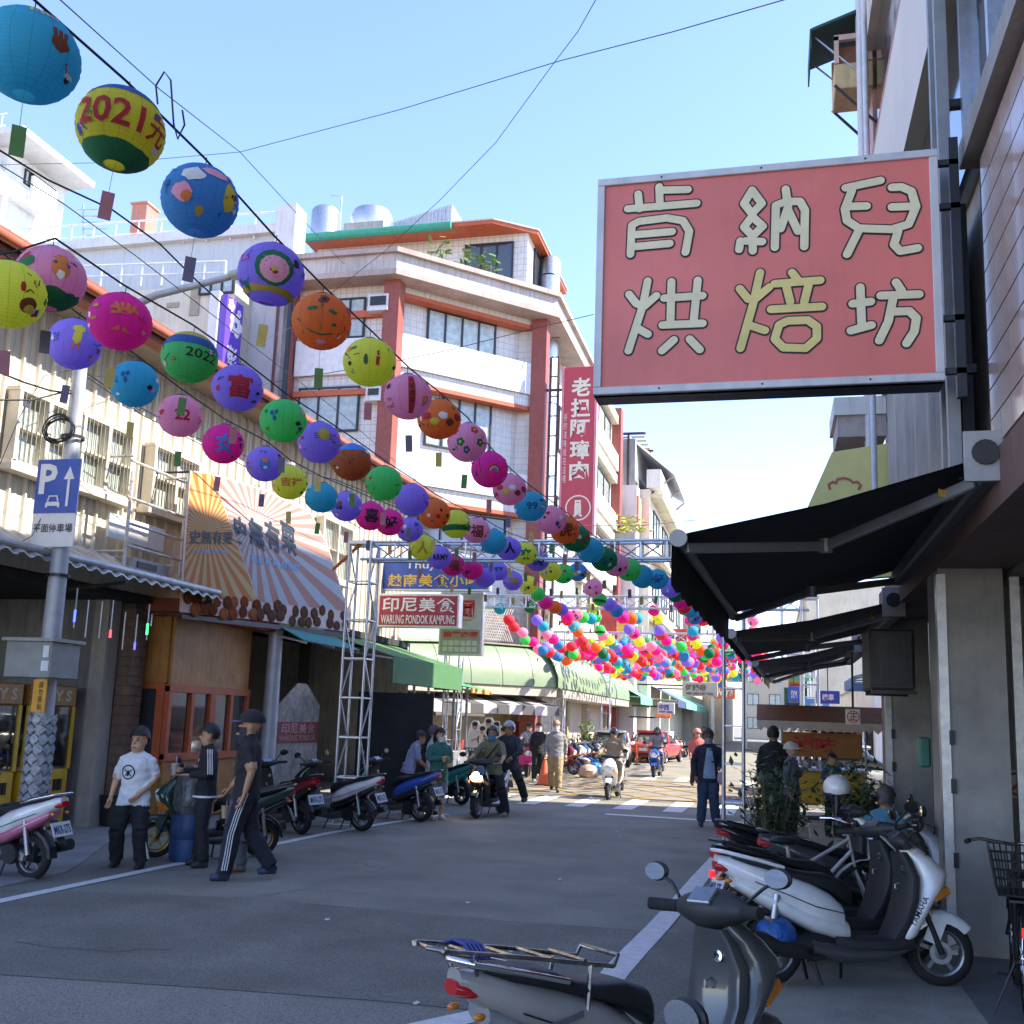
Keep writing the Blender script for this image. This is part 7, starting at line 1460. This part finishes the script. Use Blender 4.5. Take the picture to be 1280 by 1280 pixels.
    if face:
        for s in (-1,1): B().ell(hp(s*.031,-.087,.016),.014*hs,.008,.008*hs,8,5).build('eye',mat('eye_dark',(.01,.008,.008),.3),o,True); B().ell(hp(s*.032,-.090,.038),.018*hs,.007,.005*hs,8,4).build('eyebrow',hm,o,True)
        if not mask: B().ell(hp(0,-.094,-.058),.024*hs,.007,.007*hs,8,4).build('mouth',mat('lips',(.25,.09,.08),.5),o,True)
    if mask:
        q = B(); rings = []
        for i in range(6):
            z = -.108+i*.0185; rings.append([hp(.082*sin(a)*(.82+.03*i),-.106*cos(a)*(.9+.035*min(i,3))+.0,z) for a in [-1.25+2.5*k/10 for k in range(11)]])
        q.loft(rings,False,0,False); q.build('face_mask',mask,o,True)
    o_head[o.name] = (hp, j); return o
o_head = {}
def drape(o, b, m, nm, off=.006, dirn=(0,1,0)):
    """lay a flat drawing (x,z in person space) onto the clothed chest"""
    t_ = BVHTree.FromPolygons([v.co for v in o.data.vertices],[tuple(p.vertices) for p in o.data.polygons]); d = V(dirn); q = B(); vs = []
    for v in b.v:
        hit = t_.ray_cast(V(v)-d*1.0, d); vs.append((hit[0]-d*off) if hit[0] else V(v))
    q.add(vs,b.f); me = bpy.data.meshes.new(nm); me.from_pydata(q.v,[],q.f); me.materials.append(m); return link(nm,me,o)
def stripes(o, pts, off, m, nm, n=3, gap=.022, r=.0065):
    for k in range(n):
        B().tube([V(p)+V(off)+V((0,(k-(n-1)/2)*gap,0)) for p in pts],r,5).build(nm,m,o,True)
def helmet(o, m, visor=True, half=False, peak=False):
    hp, j = o_head[o.name]; q = B(); rings = []
    for i in range(9):
        a = (-.55 if not half else .0)+i*(pi/2-.04+(.55 if not half else 0))/8; rings.append([hp(.115*cos(a)*cos(u),.014+.135*cos(a)*sin(u),.03+.135*sin(a)) for u in [2*pi*k/20 for k in range(20)]])
    q.loft(rings,False)
    if not half:
        q.f = [f for f in q.f if not (sum((V(q.v[i]) for i in f),V())/len(f)-hp(0,.014,.03)).dot((hp(0,-1,0)-hp(0,0,0))) > .055 or (sum((V(q.v[i]) for i in f),V())/len(f)-hp(0,0,.03)).z > .05]; q.m = [0]*len(q.f)
    hb = q.build('helmet',m,o,True)
    if peak: B().prism([hp(x,y,.045) for x,y in ((-.08,-.09),(-.05,-.17),(0,-.19),(.05,-.17),(.08,-.09))],(0,0,.01)).build('peak',m,hb)
    return hb
wst = cloth('stripe_white',(.68,.68,.7)); blk = cloth('black',(.016,.016,.02)); jean = cloth('denim',(.035,.06,.11))
# the three walking in front of the kiosk
p1 = person('stocky young man in white round-logo tee and black trousers, walking',(-7.16,10.95,.0),R_(12),1.50,'a',cloth('white_tee',(.66,.66,.67)),blk,shoe_dk,dict(kL=(.15,-.10,.48),aL=(.17,-.02,.09),kR=(-.16,-.08,.48),aR=(-.19,.06,.09),eL=(.25,.04,1.14),wL=(.10,-.17,.93),eR=(-.28,.05,1.13),wR=(-.30,-.04,.88)),.62,1.18,head=-.15,hem=.80,hs=1.3)
b = B(); c0 = (-.06,1.22)
for k in range(28): a0,a1 = 2*pi*k/28,2*pi*(k+1)/28; b.poly([(c0[0]+r*cos(a),-.0,c0[1]+r*sin(a)) for r,a in ((.078,a0),(.095,a0),(.095,a1),(.078,a1))])
drape(p1,b,blk,'shirt_print')
b = B(); [b.poly([(c0[0]+x,0,c0[1]+z) for x,z in q]) for q in ([(-.012,-.05),(.012,-.05),(.02,.0),(0,.03),(-.02,0)],[(-.055,.03),(-.045,.038),(-.01,.005),(-.02,-.005)],[(.055,.03),(.045,.038),(.01,.005),(.02,-.005)],[(-.05,-.045),(-.04,-.055),(-.012,-.02),(-.02,-.01)],[(.05,-.045),(.04,-.055),(.012,-.02),(.02,-.01)])]; drape(p1,b,blk,'shirt_print',.008)
stripes(p1,[(.19,-.09,.36),(.205,-.06,.24),(.22,-.03,.13)],(.045,0,0),wst,'trouser_stripe',2,.03,.009)
p2 = person('young man in black track jacket with white sleeve stripes drinking from a cup',(-6.52,11.42,.0),R_(-58),1.60,'b',blk,blk,shoe_dk,dict(eR=(-.24,-.06,1.14),wR=(-.12,-.30,1.16),eL=(.24,.02,1.13),wL=(.15,-.22,1.12),kL=(.12,-.03,.49),aL=(.15,.03,.09),aR=(-.12,-.03,.09)),1.,1.0,head=-.1)
stripes(p2,[(.20,-.0,1.44),(.245,.01,1.30),(.29,.02,1.14)],(.03,0,0),wst,'sleeve_stripe',3,.026,.007)
b = B(); b.lathe([(.172,0),(.178,.0),(.178,.025),(.172,.025)],24); q = b.build('waistband',wst,p2); q.scale = (1.12,.9,1); q.location = (0,0,.845)
b = B(); b.poly([(.07+.02*cos(a),0,1.30+.02*sin(a)) for a in [2*pi*k/6 for k in range(6)]]); drape(p2,b,wst,'emblem')
def cup(lab, loc, m):
    t_ = thing('drink_cup',lab,'cup',loc); B().lathe([(0,0),(.033,0),(.043,.13),(.045,.13),(.045,.137),(0,.138)],16).build('cup',m,t_,True); B().tube([(.01,0,.05),(.02,0,.22)],.005,6).build('straw',mat('straw',(.6,.5,.45),.5),t_)
    return t_
milk = mat('milk_tea',(.42,.30,.20),.4,coat=.4)
def pt(o, x, y, z): return o.matrix_world @ V((x,y,z)) if False else Matrix.Translation(o.location) @ Matrix.Rotation(o.rotation_euler.z,4,'Z') @ (V((x,y,z))*o.scale.x)
cup('clear drink cup held by the man in the track jacket',pt(p2,-.10,-.40,1.10),mat('iced_drink',(.5,.45,.4),.3,coat=.4))
p3 = person('tall man in black tee, cap and striped track trousers walking left',(-5.64,10.76,.0),R_(-68),1.77,'b',cloth('black_tee',(.02,.02,.023)),cloth('navy_track',(.018,.02,.032)),mat('shoe_navy',(.03,.05,.12),.6),dict(kL=(.10,-.10,.50),aL=(.10,-.16,.09),kR=(-.10,.06,.48),aR=(-.10,.30,.13),eL=(.24,.06,1.14),wL=(.25,-.0,.89),eR=(-.25,-.06,1.12),wR=(-.24,-.20,.92)),.62,1.06,head=.05,hair='none',mask=maskdk)
stripes(p3,[(.17,-.0,.90),(.18,-.07,.68),(.185,-.12,.48),(.18,-.14,.28),(.175,-.16,.12)],(.03,.01,0),wst,'trouser_stripe',3,.024,.006)
helmet(p3,cloth('cap_black',(.02,.02,.025)),half=True); hp,_ = o_head[p3.name]
B().prism([hp(x,y,.035) for x,y in ((-.08,-.09),(-.06,-.18),(0,-.205),(.06,-.18),(.08,-.09))],(0,0,.012)).build('cap_peak',cloth('peak_tri',(.25,.08,.25)),p3)
cup('clear cup of milk tea carried in a strap by the tall man',pt(p3,-.24,-.24,.60),milk); tag(B().tube([pt(p3,-.24,-.22,.86),pt(p3,-.205,-.24,.72),pt(p3,-.24,-.24,.62)],.006,5).build('cup_strap',black),'dark carry strap looped round the milk tea cup','strap')
person('person in long grey skirt and dark mask hidden behind the tall man',(-5.98,11.32,0),R_(-60),1.66,'b',cloth('brown_top',(.07,.06,.055)),cloth('grey_skirt',(.11,.12,.14)),mat('shoe_tan',(.22,.09,.04),.6),None,1.,mask=maskdk,skirt=-.62)
# centre and left groups
p4 = person('man in navy jacket, pale blue shirt, jeans and mask by the ladder truss',(-1.15,19.95,0),R_(8),1.72,'c',cloth('navy_jacket',(.018,.022,.04)),jean,shoe_dk,dict(eL=(.26,.02,1.13),wL=(.19,-.16,1.06),eR=(-.27,.04,1.13),wR=(-.22,-.08,.88),aL=(.15,.03,.09),aR=(-.13,.0,.09)),1.,1.1,mask=mat('mask_grey',(.25,.28,.3),.8),hem=.80)
b = B(); b.poly([(x,0,z) for x,z in ((-.05,1.40),(.05,1.40),(.11,1.2),(.12,.86),(-.09,.86),(-.08,1.2))]); 
bb = B(); 
for i in range(8):
    for k in range(6):
        z0,z1 = .86+.54*i/8,.86+.54*(i+1)/8; X = lambda f,z: .01+(-.11+.22*f)*(1-.62*((z-.86)/.54)**1.5); bb.poly([(X(k/6,z0),0,z0),(X((k+1)/6,z0),0,z0),(X((k+1)/6,z1),0,z1),(X(k/6,z1),0,z1)])
drape(p4,bb,cloth('pale_blue',(.26,.36,.48)),'shirt')
t_ = thing('pink_pouch','pale pink bag hanging from the hand of the man in the jacket','bag',pt(p4,.20,-.24,.78)); B().ell((0,0,.1),.06,.04,.12,10,8).build('bag',cloth('pale_pink',(.5,.33,.36)),t_,True); B().tube([(-.03,0,.2),(0,0,.28),(.03,0,.2)],.006,5).build('handle',cloth('pale_pink',(.5,.33,.36)),t_)
p5 = person('woman in green sweater and pale shorts with folded arms and white mask',(-5.82,18.25,0),R_(45),1.57,'d',cloth('bottle_green',(.035,.15,.12)),cloth('pale_denim',(.26,.30,.36)),shoe_wh,dict(eL=(.24,-.02,1.14),wL=(.02,-.20,1.14),eR=(-.24,-.02,1.14),wR=(-.03,-.18,1.18)),1.,1.1,'short',hair='long',mask=maskm,head=.35,hem=.74)
person('woman in white shirt and spotted headscarf turned away',(-6.25,19.2,0),R_(125),1.60,'d',cloth('white_shirt',(.55,.55,.58)),blk,shoe_dk,None,1.,1.05,hair='short',hairmat=mat('spotted_scarf',(.10,.08,.11),.8,var=.9,vs=60),face=False)
person('person in lavender shirt bending beside the black hoarding',(-6.65,19.0,0),R_(120),1.55,'b',cloth('lavender',(.28,.30,.45)),blk,shoe_dk,dict(nek=(0,-.14,1.40),hed=(0,-.22,1.52),sL=(.18,-.1,1.36),sR=(-.18,-.1,1.36),eL=(.22,-.16,1.1),eR=(-.22,-.16,1.1),wL=(.12,-.32,.98),wR=(-.12,-.32,.98)),.9,1.05,face=False)
RIDE = dict(pel=(0,0,.87),nek=(0,-.07,1.38),hed=(0,-.09,1.515),sL=(.18,-.06,1.33),sR=(-.18,-.06,1.33),eL=(.30,-.22,1.12),eR=(-.30,-.22,1.12),wL=(.33,-.43,1.03),wR=(-.33,-.43,1.03),hL=(.09,0,.84),hR=(-.09,0,.84),kL=(.17,-.38,.70),kR=(-.17,-.38,.70),aL=(.14,-.30,.42),aR=(-.14,-.30,.42))
STOP = dict(RIDE); STOP.update(kL=(.27,-.22,.50),kR=(-.27,-.22,.50),aL=(.33,-.08,.09),aR=(-.33,-.08,.09))
def rider(sc, back, *a, **k):
    hd_ = sc.rotation_euler.z; o = person(a[0],sc.location+V((cos(hd_)*back,sin(hd_)*back,0)),hd_+pi/2,*a[1:],**k); o.scale = (1,1,1); return o
q = rider(sc6,-.12,'rider in olive top and dark helmet with feet down on the lit scooter',1.7,'d',cloth('olive_top',(.20,.19,.11)),blk,mat('shoe_beige',(.3,.22,.14),.6),J=STOP,sleeve=.9,mask=mat('mask_blue',(.1,.22,.45),.8),hair='none'); helmet(q,mat('helmet_brown',(.05,.025,.022),.25,coat=.5))
sh = thing('shoulder_strap','dark bag strap across the chest of the olive rider','strap'); hx = q; B().tube([pt(q,.14,-.16,1.34),pt(q,.05,-.215,1.2),pt(q,-.12,-.19,1.0)],.014,6).build('strap',black,sh)
q = rider(sc6,-.52,'pillion passenger in dark clothes and blue visor helmet on the lit scooter',1.7,'b',cloth('dark_top',(.04,.045,.06)),blk,shoe_dk,J={**STOP,'kL':(.30,-.2,.55),'aL':(.36,-.05,.25),'kR':(-.3,-.2,.55),'aR':(-.36,-.05,.25),'wL':(.16,-.3,1.0),'wR':(-.16,-.3,1.0)},sleeve=1.,hair='none',voxel=.016); helmet(q,mat('helmet_silver',(.35,.38,.42),.25,coat=.5)); q.location.z += .09; q.location.x += .18
p7 = person('man in grey hoodie, khaki trousers and mask walking over the crossing',(-5.42,26.85,0),R_(6),1.76,'d',cloth('grey_hoodie',(.27,.27,.275)),cloth('khaki',(.36,.26,.14)),shoe_dk,WALK,1.,1.14,mask=maskm,hairmat=mat('hair_bald',(.3,.2,.14),.6),voxel=.016,hem=.84)
person('person in dark jacket and mask standing behind the man in the hoodie',(-6.75,30.8,0),R_(20),1.68,'d',blk,blk,shoe_wh,None,1.,mask=maskm,voxel=.018)
q = rider(sc7,-.2,'woman in striped top sitting on the red scooter with the pink bag',1.7,'b',mat('cloth_striped',(.32,.32,.33),.85,var=.8,vs=16),blk,shoe_wh,J=STOP,sleeve=1.,hair='long',voxel=.018)
q = thing('pink_bag','bright pink shopping bag hung on the front of the red scooter','bag',sc7.location+V((.05,-.62,.38))); B().box((-.2,-.06,0),(.2,.06,.3)).build('bag',cloth('hot_pink',(.55,.04,.2)),q,bevel=.03); B().tube([(-.1,0,.3),(0,0,.42),(.1,0,.3)],.01,5).build('handle',cloth('hot_pink',(.55,.04,.2)),q)
q = rider(sc8,-.12,'rider in beige jacket and black helmet on the white scooter',1.7,'b',cloth('beige_jacket',(.34,.27,.19)),cloth('khaki',(.36,.26,.14)),shoe_dk,J=RIDE,sleeve=1.,bulk=1.15,hair='none',voxel=.016); helmet(q,mat('helmet_black',(.02,.02,.022),.25,coat=.5),half=True,peak=True)
q = rider(sc9,-.12,'rider in grey jacket and dark helmet on the blue scooter',1.7,'b',cloth('grey_jacket',(.22,.23,.25)),blk,shoe_dk,J=RIDE,sleeve=1.,bulk=1.1,hair='none',voxel=.02,mask=maskdk); helmet(q,mat('helmet_green',(.03,.06,.05),.25,coat=.5))
q = person('woman in coral jacket and pink hat walking behind the man in the navy jacket',(-2.15,31.7,0),R_(15),1.66,'b',cloth('coral_jacket',(.50,.14,.12)),blk,shoe_dk,WALK,1.,1.05,hair='long',voxel=.02); helmet(q,cloth('pink_hat',(.62,.25,.24)),half=True,peak=True)
# right hand side
person('man in dark jacket seen from behind at the food cart',(.02,19.2,.06),R_(175),1.74,'b',blk,blk,shoe_dk,None,1.,1.12,face=False,voxel=.016)
q = person('woman in cream helmet and grey jacket waiting at the food cart',(.30,17.9,.06),R_(70),1.50,'d',cloth('slate_jacket',(.14,.15,.18)),blk,shoe_dk,dict(eL=(.24,-.05,1.14),wL=(.08,-.2,1.3)),1.,1.08,hair='none',voxel=.016); helmet(q,mat('helmet_cream',(.55,.52,.45),.3,coat=.4),half=True,peak=True)
person('child in striped navy top standing near the plants',(.98,18.8,.06),R_(30),1.34,'b',mat('cloth_navy_stripe',(.06,.09,.16),.85,var=.7,vs=14),blk,shoe_dk,None,.7,.95,voxel=.016)
person('seated grey haired person in blue top by the brooms',(1.15,11.9,.06),R_(160),1.6,'b',cloth('sky_blue',(.10,.30,.42)),blk,shoe_dk,dict(pel=(0,0,.47),nek=(0,-.04,.98),hed=(0,-.06,1.12),sL=(.18,-.02,.93),sR=(-.18,-.02,.93),eL=(.25,-.05,.68),eR=(-.25,-.05,.68),wL=(.18,-.28,.58),wR=(-.18,-.28,.58),hL=(.1,0,.45),hR=(-.1,0,.45),kL=(.14,-.42,.47),kR=(-.14,-.42,.47),aL=(.14,-.4,.09),aR=(-.14,-.4,.09)),.7,1.05,hairmat=hairgr,face=False,hem=.82,voxel=.016)
t_ = thing('plastic_stool','low blue plastic stool under the seated person','stool',(1.15,11.9,.064)); B().box((-.15,-.15,.32),(.15,.15,.36)).build('seat',mat('stool_blue',(.05,.15,.4),.5),t_,bevel=.02)
for sx in (-1,1):
    for sy in (-1,1): B().beam((sx*.15,sy*.15,0),(sx*.12,sy*.12,.32),.035).build('leg',mat('stool_blue',(.05,.15,.4)),t_)
# ---------------------------------------------------------------- smaller things
def leafy(lab, loc, r, h, n, m, pot, name='potted_plant', seed=1, ls=.05):
    t = thing(name,lab,'plant',loc); R0 = random.Random(seed); b = B(); st = B()
    for k in range(max(6,n//40)):
        a = R0.uniform(0,6.3); e = V((r*.8*cos(a)*R0.uniform(.2,1),r*.8*sin(a)*R0.uniform(.2,1),h*R0.uniform(.55,1))); st.tube([(0,0,.2),e*.5+V((0,0,.15)),e],[.012,.008,.004],5)
        for q in range(n//max(6,n//40)):
            c0 = e*R0.uniform(.4,1.05)+V((R0.gauss(0,r*.22),R0.gauss(0,r*.22),R0.gauss(.05,h*.09))); d = V((R0.uniform(-1,1),R0.uniform(-1,1),R0.uniform(-.6,.5))).normalized(); s_ = d.cross(V((R0.uniform(-.3,.3),R0.uniform(-.3,.3),1))).normalized(); l = ls*R0.uniform(.7,1.5)
            b.poly([c0-d*l, c0+s_*l*.38-V((0,0,.1*l)), c0+d*l, c0-s_*l*.38-V((0,0,.1*l))])
    b.build('leaves',m,t); st.build('stem',mat('stem',(.15,.12,.06)),t)
    B().lathe([(r*.35,0),(r*.5,.26),(r*.55,.26),(r*.55,.30),(r*.45,.29),(0,.26)],16).build('pot',pot,t,True)
leafd = mat('leaf_dark',(.035,.07,.025),.5,var=.5,vs=14); leafm = mat('leaf_mid',(.06,.12,.03),.5,var=.5,vs=14); terra = mat('terracotta',(.28,.09,.05),.8)
q = gnd(950,1070,.06); leafy('dark leafy shrub in a pot beside the ladder truss',(-.05,11.6,.06),.42,1.35,900,leafd,black,seed=3)
leafy('smaller dark shrub behind the first one by the truss',(.12,12.4,.06),.35,1.2,600,leafd,black,seed=5)
leafy('spreading fern in a terracotta pot by the arcade partition',(.95,13.4,.06),.5,1.25,900,leafm,terra,seed=8,ls=.06)
leafy('second fern beside the seated person',(1.25,14.3,.06),.45,1.2,600,leafd,terra,seed=9,ls=.06)
q = onY(665,905,40); leafy('light green potted bush in front of the far left shops',(-7.3,43.5,.1),.5,1.9,300,mat('leaf_light',(.12,.22,.04)),white,seed=12,ls=.1)
t = thing('yellow_bush_planter','yellow green bush on the balcony right of the tall red sign','plant',onY(772,668,56)); b = B(); R0 = random.Random(3)
for k in range(220): c0 = V((R0.gauss(0,.7),R0.gauss(0,.4),R0.uniform(0,1.0))); b.obox(c0,V((R0.uniform(-1,1),R0.uniform(-1,1),0)).normalized()*.12,V((R0.uniform(-1,1),R0.uniform(-1,1),.5)).normalized()*.07,(0,0,.004))
b.build('leaves',mat('leaf_yellow',(.35,.34,.05),.6,var=.4,vs=5),t); B().box((-1,-.4,-.4),(1,.4,.02)).build('planter',greywall,t)
# white helmet on the scooter mirror
t = thing('white_helmet','white open helmet resting on the scooters by the ferns','helmet',gnd(1046,985,1.28)); q = B(); rings = []
for i in range(10): a = -.5+i*(pi/2+.46)/9; rings.append([(.13*cos(a)*cos(u),.15*cos(a)*sin(u),.13*sin(a)) for u in [2*pi*k/22 for k in range(22)]])
q.loft(rings,False); q.build('shell',SP['white'],t,True); B().lathe([(.118,-.065),(.135,-.062),(.135,-.045),(.118,-.048)],22).build('trim',black,t); B().tube([(-.11,0,-.06),(0,0,-.2),(.11,0,-.06)],.008,5).build('chin_strap',black,t)
B().tube([(0,0,-.35),(0,0,.0)],.03,8).build('peg',darkmetal,t)
# blue barrel with wrapped bundle
t = thing('blue_barrel','blue plastic barrel with a wrapped bundle between the walking men',  'barrel',(-6.9,11.75,0)); B().lathe([(0,0),(.19,0),(.21,.05),(.215,.25),(.205,.27),(.215,.29),(.21,.5),(.19,.56),(0,.56)],22).build('drum',mat('barrel_blue',(.02,.06,.16),.5,var=.4,vs=5),t,True)
b = B(); R0 = random.Random(2); rings = [[(r*(1+R0.uniform(-.14,.14))*cos(2*pi*j/16),r*(1+R0.uniform(-.14,.14))*sin(2*pi*j/16),z) for j in range(16)] for r,z in ((.18,.56),(.21,.66),(.2,.8),(.19,.95),(.15,1.08),(.06,1.14))]; b.loft(rings); b.build('bundle',mat('grey_wrap',(.10,.11,.12),.3,var=.7,vs=12,bump=.8,bs=20,coat=.4),t,True)
# brooms by the arcade wall
for i,(px,py,px2,py2,c) in enumerate(((1120,1068,1143,962,(.25,.04,.06)),(1128,1072,1150,952,(.35,.30,.04)),(1134,1072,1158,1000,(.5,.5,.48)))):
    a, c_ = gnd(px,py,.08), onX(px2,py2,1.55); t = thing('broom',['red headed broom leaning on the arcade partition','yellow headed mop leaning on the arcade partition','white handled broom leaning nearest the cement pillar'][i],'broom'); B().tube([a,V((a.x+.25,a.y+.1,1.55))],.012,6).build('handle',mat('broom_handle%d'%i,[(.3,.2,.15),(.35,.3,.2),(.6,.6,.58)][i],.5),t); q = V((a.x+.25,a.y+.1,1.5)); B().loft([[q+V((r*cos(u)*1.5,r*sin(u)*.6,dz)) for u in [2*pi*k/10 for k in range(10)]] for r,dz in ((.03,-.02),(.06,.08),(.07,.22))]).build('head',cloth('mop%d'%i,c),t)
# rubbish bags near the parked scooters
for i,(px,py,c) in enumerate(((735,972,(.55,.40,.30)),(722,966,(.05,.10,.2)),(744,968,(.05,.25,.45)))):
    q = gnd(px,py); b = B(); R0 = random.Random(i); b.loft([[(r*(1+R0.uniform(-.15,.15))*cos(2*pi*j/14),r*(1+R0.uniform(-.15,.15))*sin(2*pi*j/14),z) for j in range(14)] for r,z in ((.32,0),(.42,.12),(.42,.32),(.30,.5),(.08,.58),(.12,.68))]); o = b.build('rubbish_bag',mat('bag%d'%i,c,.3,var=.4,vs=6,bump=.8,bs=10,coat=.3),None,True,loc=q); o.scale = (.75,.75,.75); tag(o,['clear rubbish bag with orange litter by the parked scooters','dark rubbish bag left of the clear one','blue rubbish bag behind the clear one'][i],'bag','rubbish bags at the kerb')
q = gnd(690,967); t = thing('orange_cone','orange and white cone behind the man in the hoodie','cone',(-6.2,29.2,0)); B().lathe([(.22,0),(.05,.7),(0,.7)],16).build('cone',mat('post_orange',(.75,.13,.04)),t,True); B().box((-.24,-.24,0),(.24,.24,.03)).build('base',rubber,t)
# cardboard standee with five figures in white shirts
st = Pl((0,30.2),(1,0),(0,-1)); (u0,_),(u1,_) = st.uv(585,910), st.uv(636,910); t = thing('photo_standee','life size cardboard cut-out of five people in white shirts','standee')
wS = u1-u0; bd = mat('cutout_white',(.72,.72,.72),.6,var=0); sh = mat('cutout_shirt',(.56,.55,.52),.7,var=.15,vs=14); pt_ = mat('cutout_black',(.02,.02,.022),.7,var=0); hd_ = [(.17,1.56,.13),(.36,1.44,.12),(.5,1.66,.13),(.7,1.58,.13),(.87,1.44,.13)]
def disc(b, x, z, r, k, sz=1.): b.poly([st.P(u0+x*wS+r*cos(a),z+r*sz*sin(a),k) for a in [2*pi*i/18 for i in range(18)]])
b = B(); out = [(-.02,.0),(-.03,.9),(.0,1.3),(.06,1.6),(.12,1.72),(.24,1.72),(.3,1.6),(.38,1.66),(.43,1.82),(.57,1.82),(.63,1.72),(.76,1.73),(.8,1.58),(.92,1.58),(.99,1.35),(1.03,.9),(1.02,0)]
b.prism([st.P(u0+x*wS,z,0) for x,z in out],st.n*-.02); b.build('board',bd,t)
b = B(); b.prism([st.P(u0+x*wS,z,.003) for x,z in ((0,.82),(.02,1.25),(.1,1.42),(.9,1.36),(.98,1.2),(1.0,.82))],st.n*.002); b.build('shirts_print',sh,t)
b = B(); b.prism([st.P(u0+x*wS,z,.003) for x,z in ((0,.02),(0,.84),(1,.84),(1,.02))],st.n*.004); b.build('trousers_print',pt_,t)
for x,z,r in hd_: b = B(); disc(b,x,z-.01,.085,.008,1.25); b.build('face_print',SK['b'],t); b = B(); disc(b,x,z+.055,.088,.010,.75); b.build('hair_print',hairm,t); b = B(); b.prism([st.P(u0+x*wS+dx,zz,.007) for dx,zz in ((-.13,z-.5),(-.15,z-.2),(-.05,z-.12),(.05,z-.12),(.15,z-.2),(.13,z-.5))],st.n*.002); b.build('shirt_print',sh,t); b = B(); b.prism([st.P(u0+x*wS+dx,zz,.012) for dx,zz in ((-.12,z-.42),(.1,z-.33),(.12,z-.37),(-.1,z-.48))],st.n*.002); b.build('arm_print',SK['b'],t)
B().beam(st.P((u0+u1)/2,.9,-.03),st.P((u0+u1)/2,.0,-.6),.05).build('prop',steel,t)
# food cart on the right
t = thing('food_cart','yellow food cart with brown scalloped canopy on the right','food cart',(.95,22.6,0)); ym = mat('cart_yellow',(.60,.36,.02),.5,var=.12)
B().box((-.75,-.5,.35),(.85,.5,1.0)).build('counter',ym,t,bevel=.02); B().box((-.8,-.55,1.0),(.9,.55,1.05)).build('worktop',steel,t); B().box((-.75,.42,1.25),(.85,.46,1.75)).build('menu_board',mat('cart_orange',(.50,.22,.05),.5,var=.2),t)
text(t,'滷味',(-.55,.40,1.35),(.9,0,0),(0,0,.32),rl,.03)
for x in (-.75,.85):
    for y in (-.5,.5): B().tube([(x,y,.1),(x,y,2.05)],.022,6).build('post',steel,t)
b = B(); b.loft([[(-1.25,-.8,1.98),(-1.25,0,2.3),(-1.25,.8,1.98)],[(1.3,-.8,1.98),(1.3,0,2.3),(1.3,.8,1.98)],[(1.3,-.8,1.95),(1.3,0,2.27),(1.3,.8,1.95)],[(-1.25,-.8,1.95),(-1.25,0,2.27),(-1.25,.8,1.95)]],False,0,False); b.build('canopy',mat('brown_canvas',(.22,.09,.04),.8,streak=.3),t)
b = B()
for i in range(16): x = -1.25+i*2.55/16; w_ = 2.55/16; b.prism([(x,-.8,1.97),(x+w_,-.8,1.97),(x+w_,-.8,1.84),(x+w_*.5,-.8,1.76),(x,-.8,1.84)],(0,-.01,0))
b.build('scallop_trim',mat('cream_trim',(.55,.47,.36),.8),t)
for x in (-.5,.6): B().lathe([(.14,-.03),(.2,-.03),(.2,.03),(.14,.03)],18,(x,-.45,.2),(0,1,0)).build('wheel',rubber,t)
for k in range(5): B().lathe([(.1,0),(.12,.14),(0,.16)],12,(-.55+k*.28,-.2,1.05)).build('pot',steel,t,True)
# signs glimpsed under the right awnings
for (a,c,Y,bg_,fg,s,lab) in (((1057,886),(1076,906),15.5,(.7,.68,.64),(.5,.03,.03),'正','small white sign with a red ringed character under the awnings'),((1020,863),(1050,880),33,(.03,.05,.3),(.6,.62,.65),'機車','dark blue scooter shop sign beyond the cart'),((985,858),(1000,878),36,(.05,.12,.45),(.7,.7,.7),'SYM','round blue sign hanging beyond the cart'),((1005,873),(1037,896),40,(.10,.25,.5),(.7,.7,.72),'出租車','light blue shop board at the back right')):
    pl = Pl((0,Y),(1,0),(0,-1)); (u0,z1),(u1,z0) = pl.uv(*a), pl.uv(*c); o = thing('hanging_sign',lab,'sign'); b = B(); pl.box(b,u0,u1,z0,z1,-.06,0); b.build('board',mat('rs_'+s,bg_,.5,var=.1),o,bevel=.008); fm_ = mat('rsf_'+s,fg,.5,var=0); w_,h_ = u1-u0,z1-z0; text(o,s,pl.P(u0+w_*.25,z0+h_*.25,.004),pl.d*(w_*.5),(0,0,h_*.5),fm_,.03)
    if s == '正': b = B(); b.lathe([(w_*.36,0),(w_*.42,0)],28,pl.P((u0+u1)/2,(z0+z1)/2,.004),(0,-1,0)); b.build('ring',fm_,o)
    B().beam(pl.P((u0+u1)/2,z1,-.03),pl.P((u0+u1)/2,z1+.8,-.03),.03).build('hanger',darkmetal,o)
simple_awning('blue_awning','small light blue awning with scalloped edge on the far right',3.3,3.5,1.9,3.1,26,29.5,.25,mat('sky_awning',(.10,.20,.42),.7))
q = onY(757,878,52); o = thing('festival_lantern','single round magenta lantern hanging at the mint awning shop','lantern',q); link('globe',lantern_mesh('magenta'),o); link('hanging_wire',ringm,o); o.scale = (1.6,1.6,1.6)
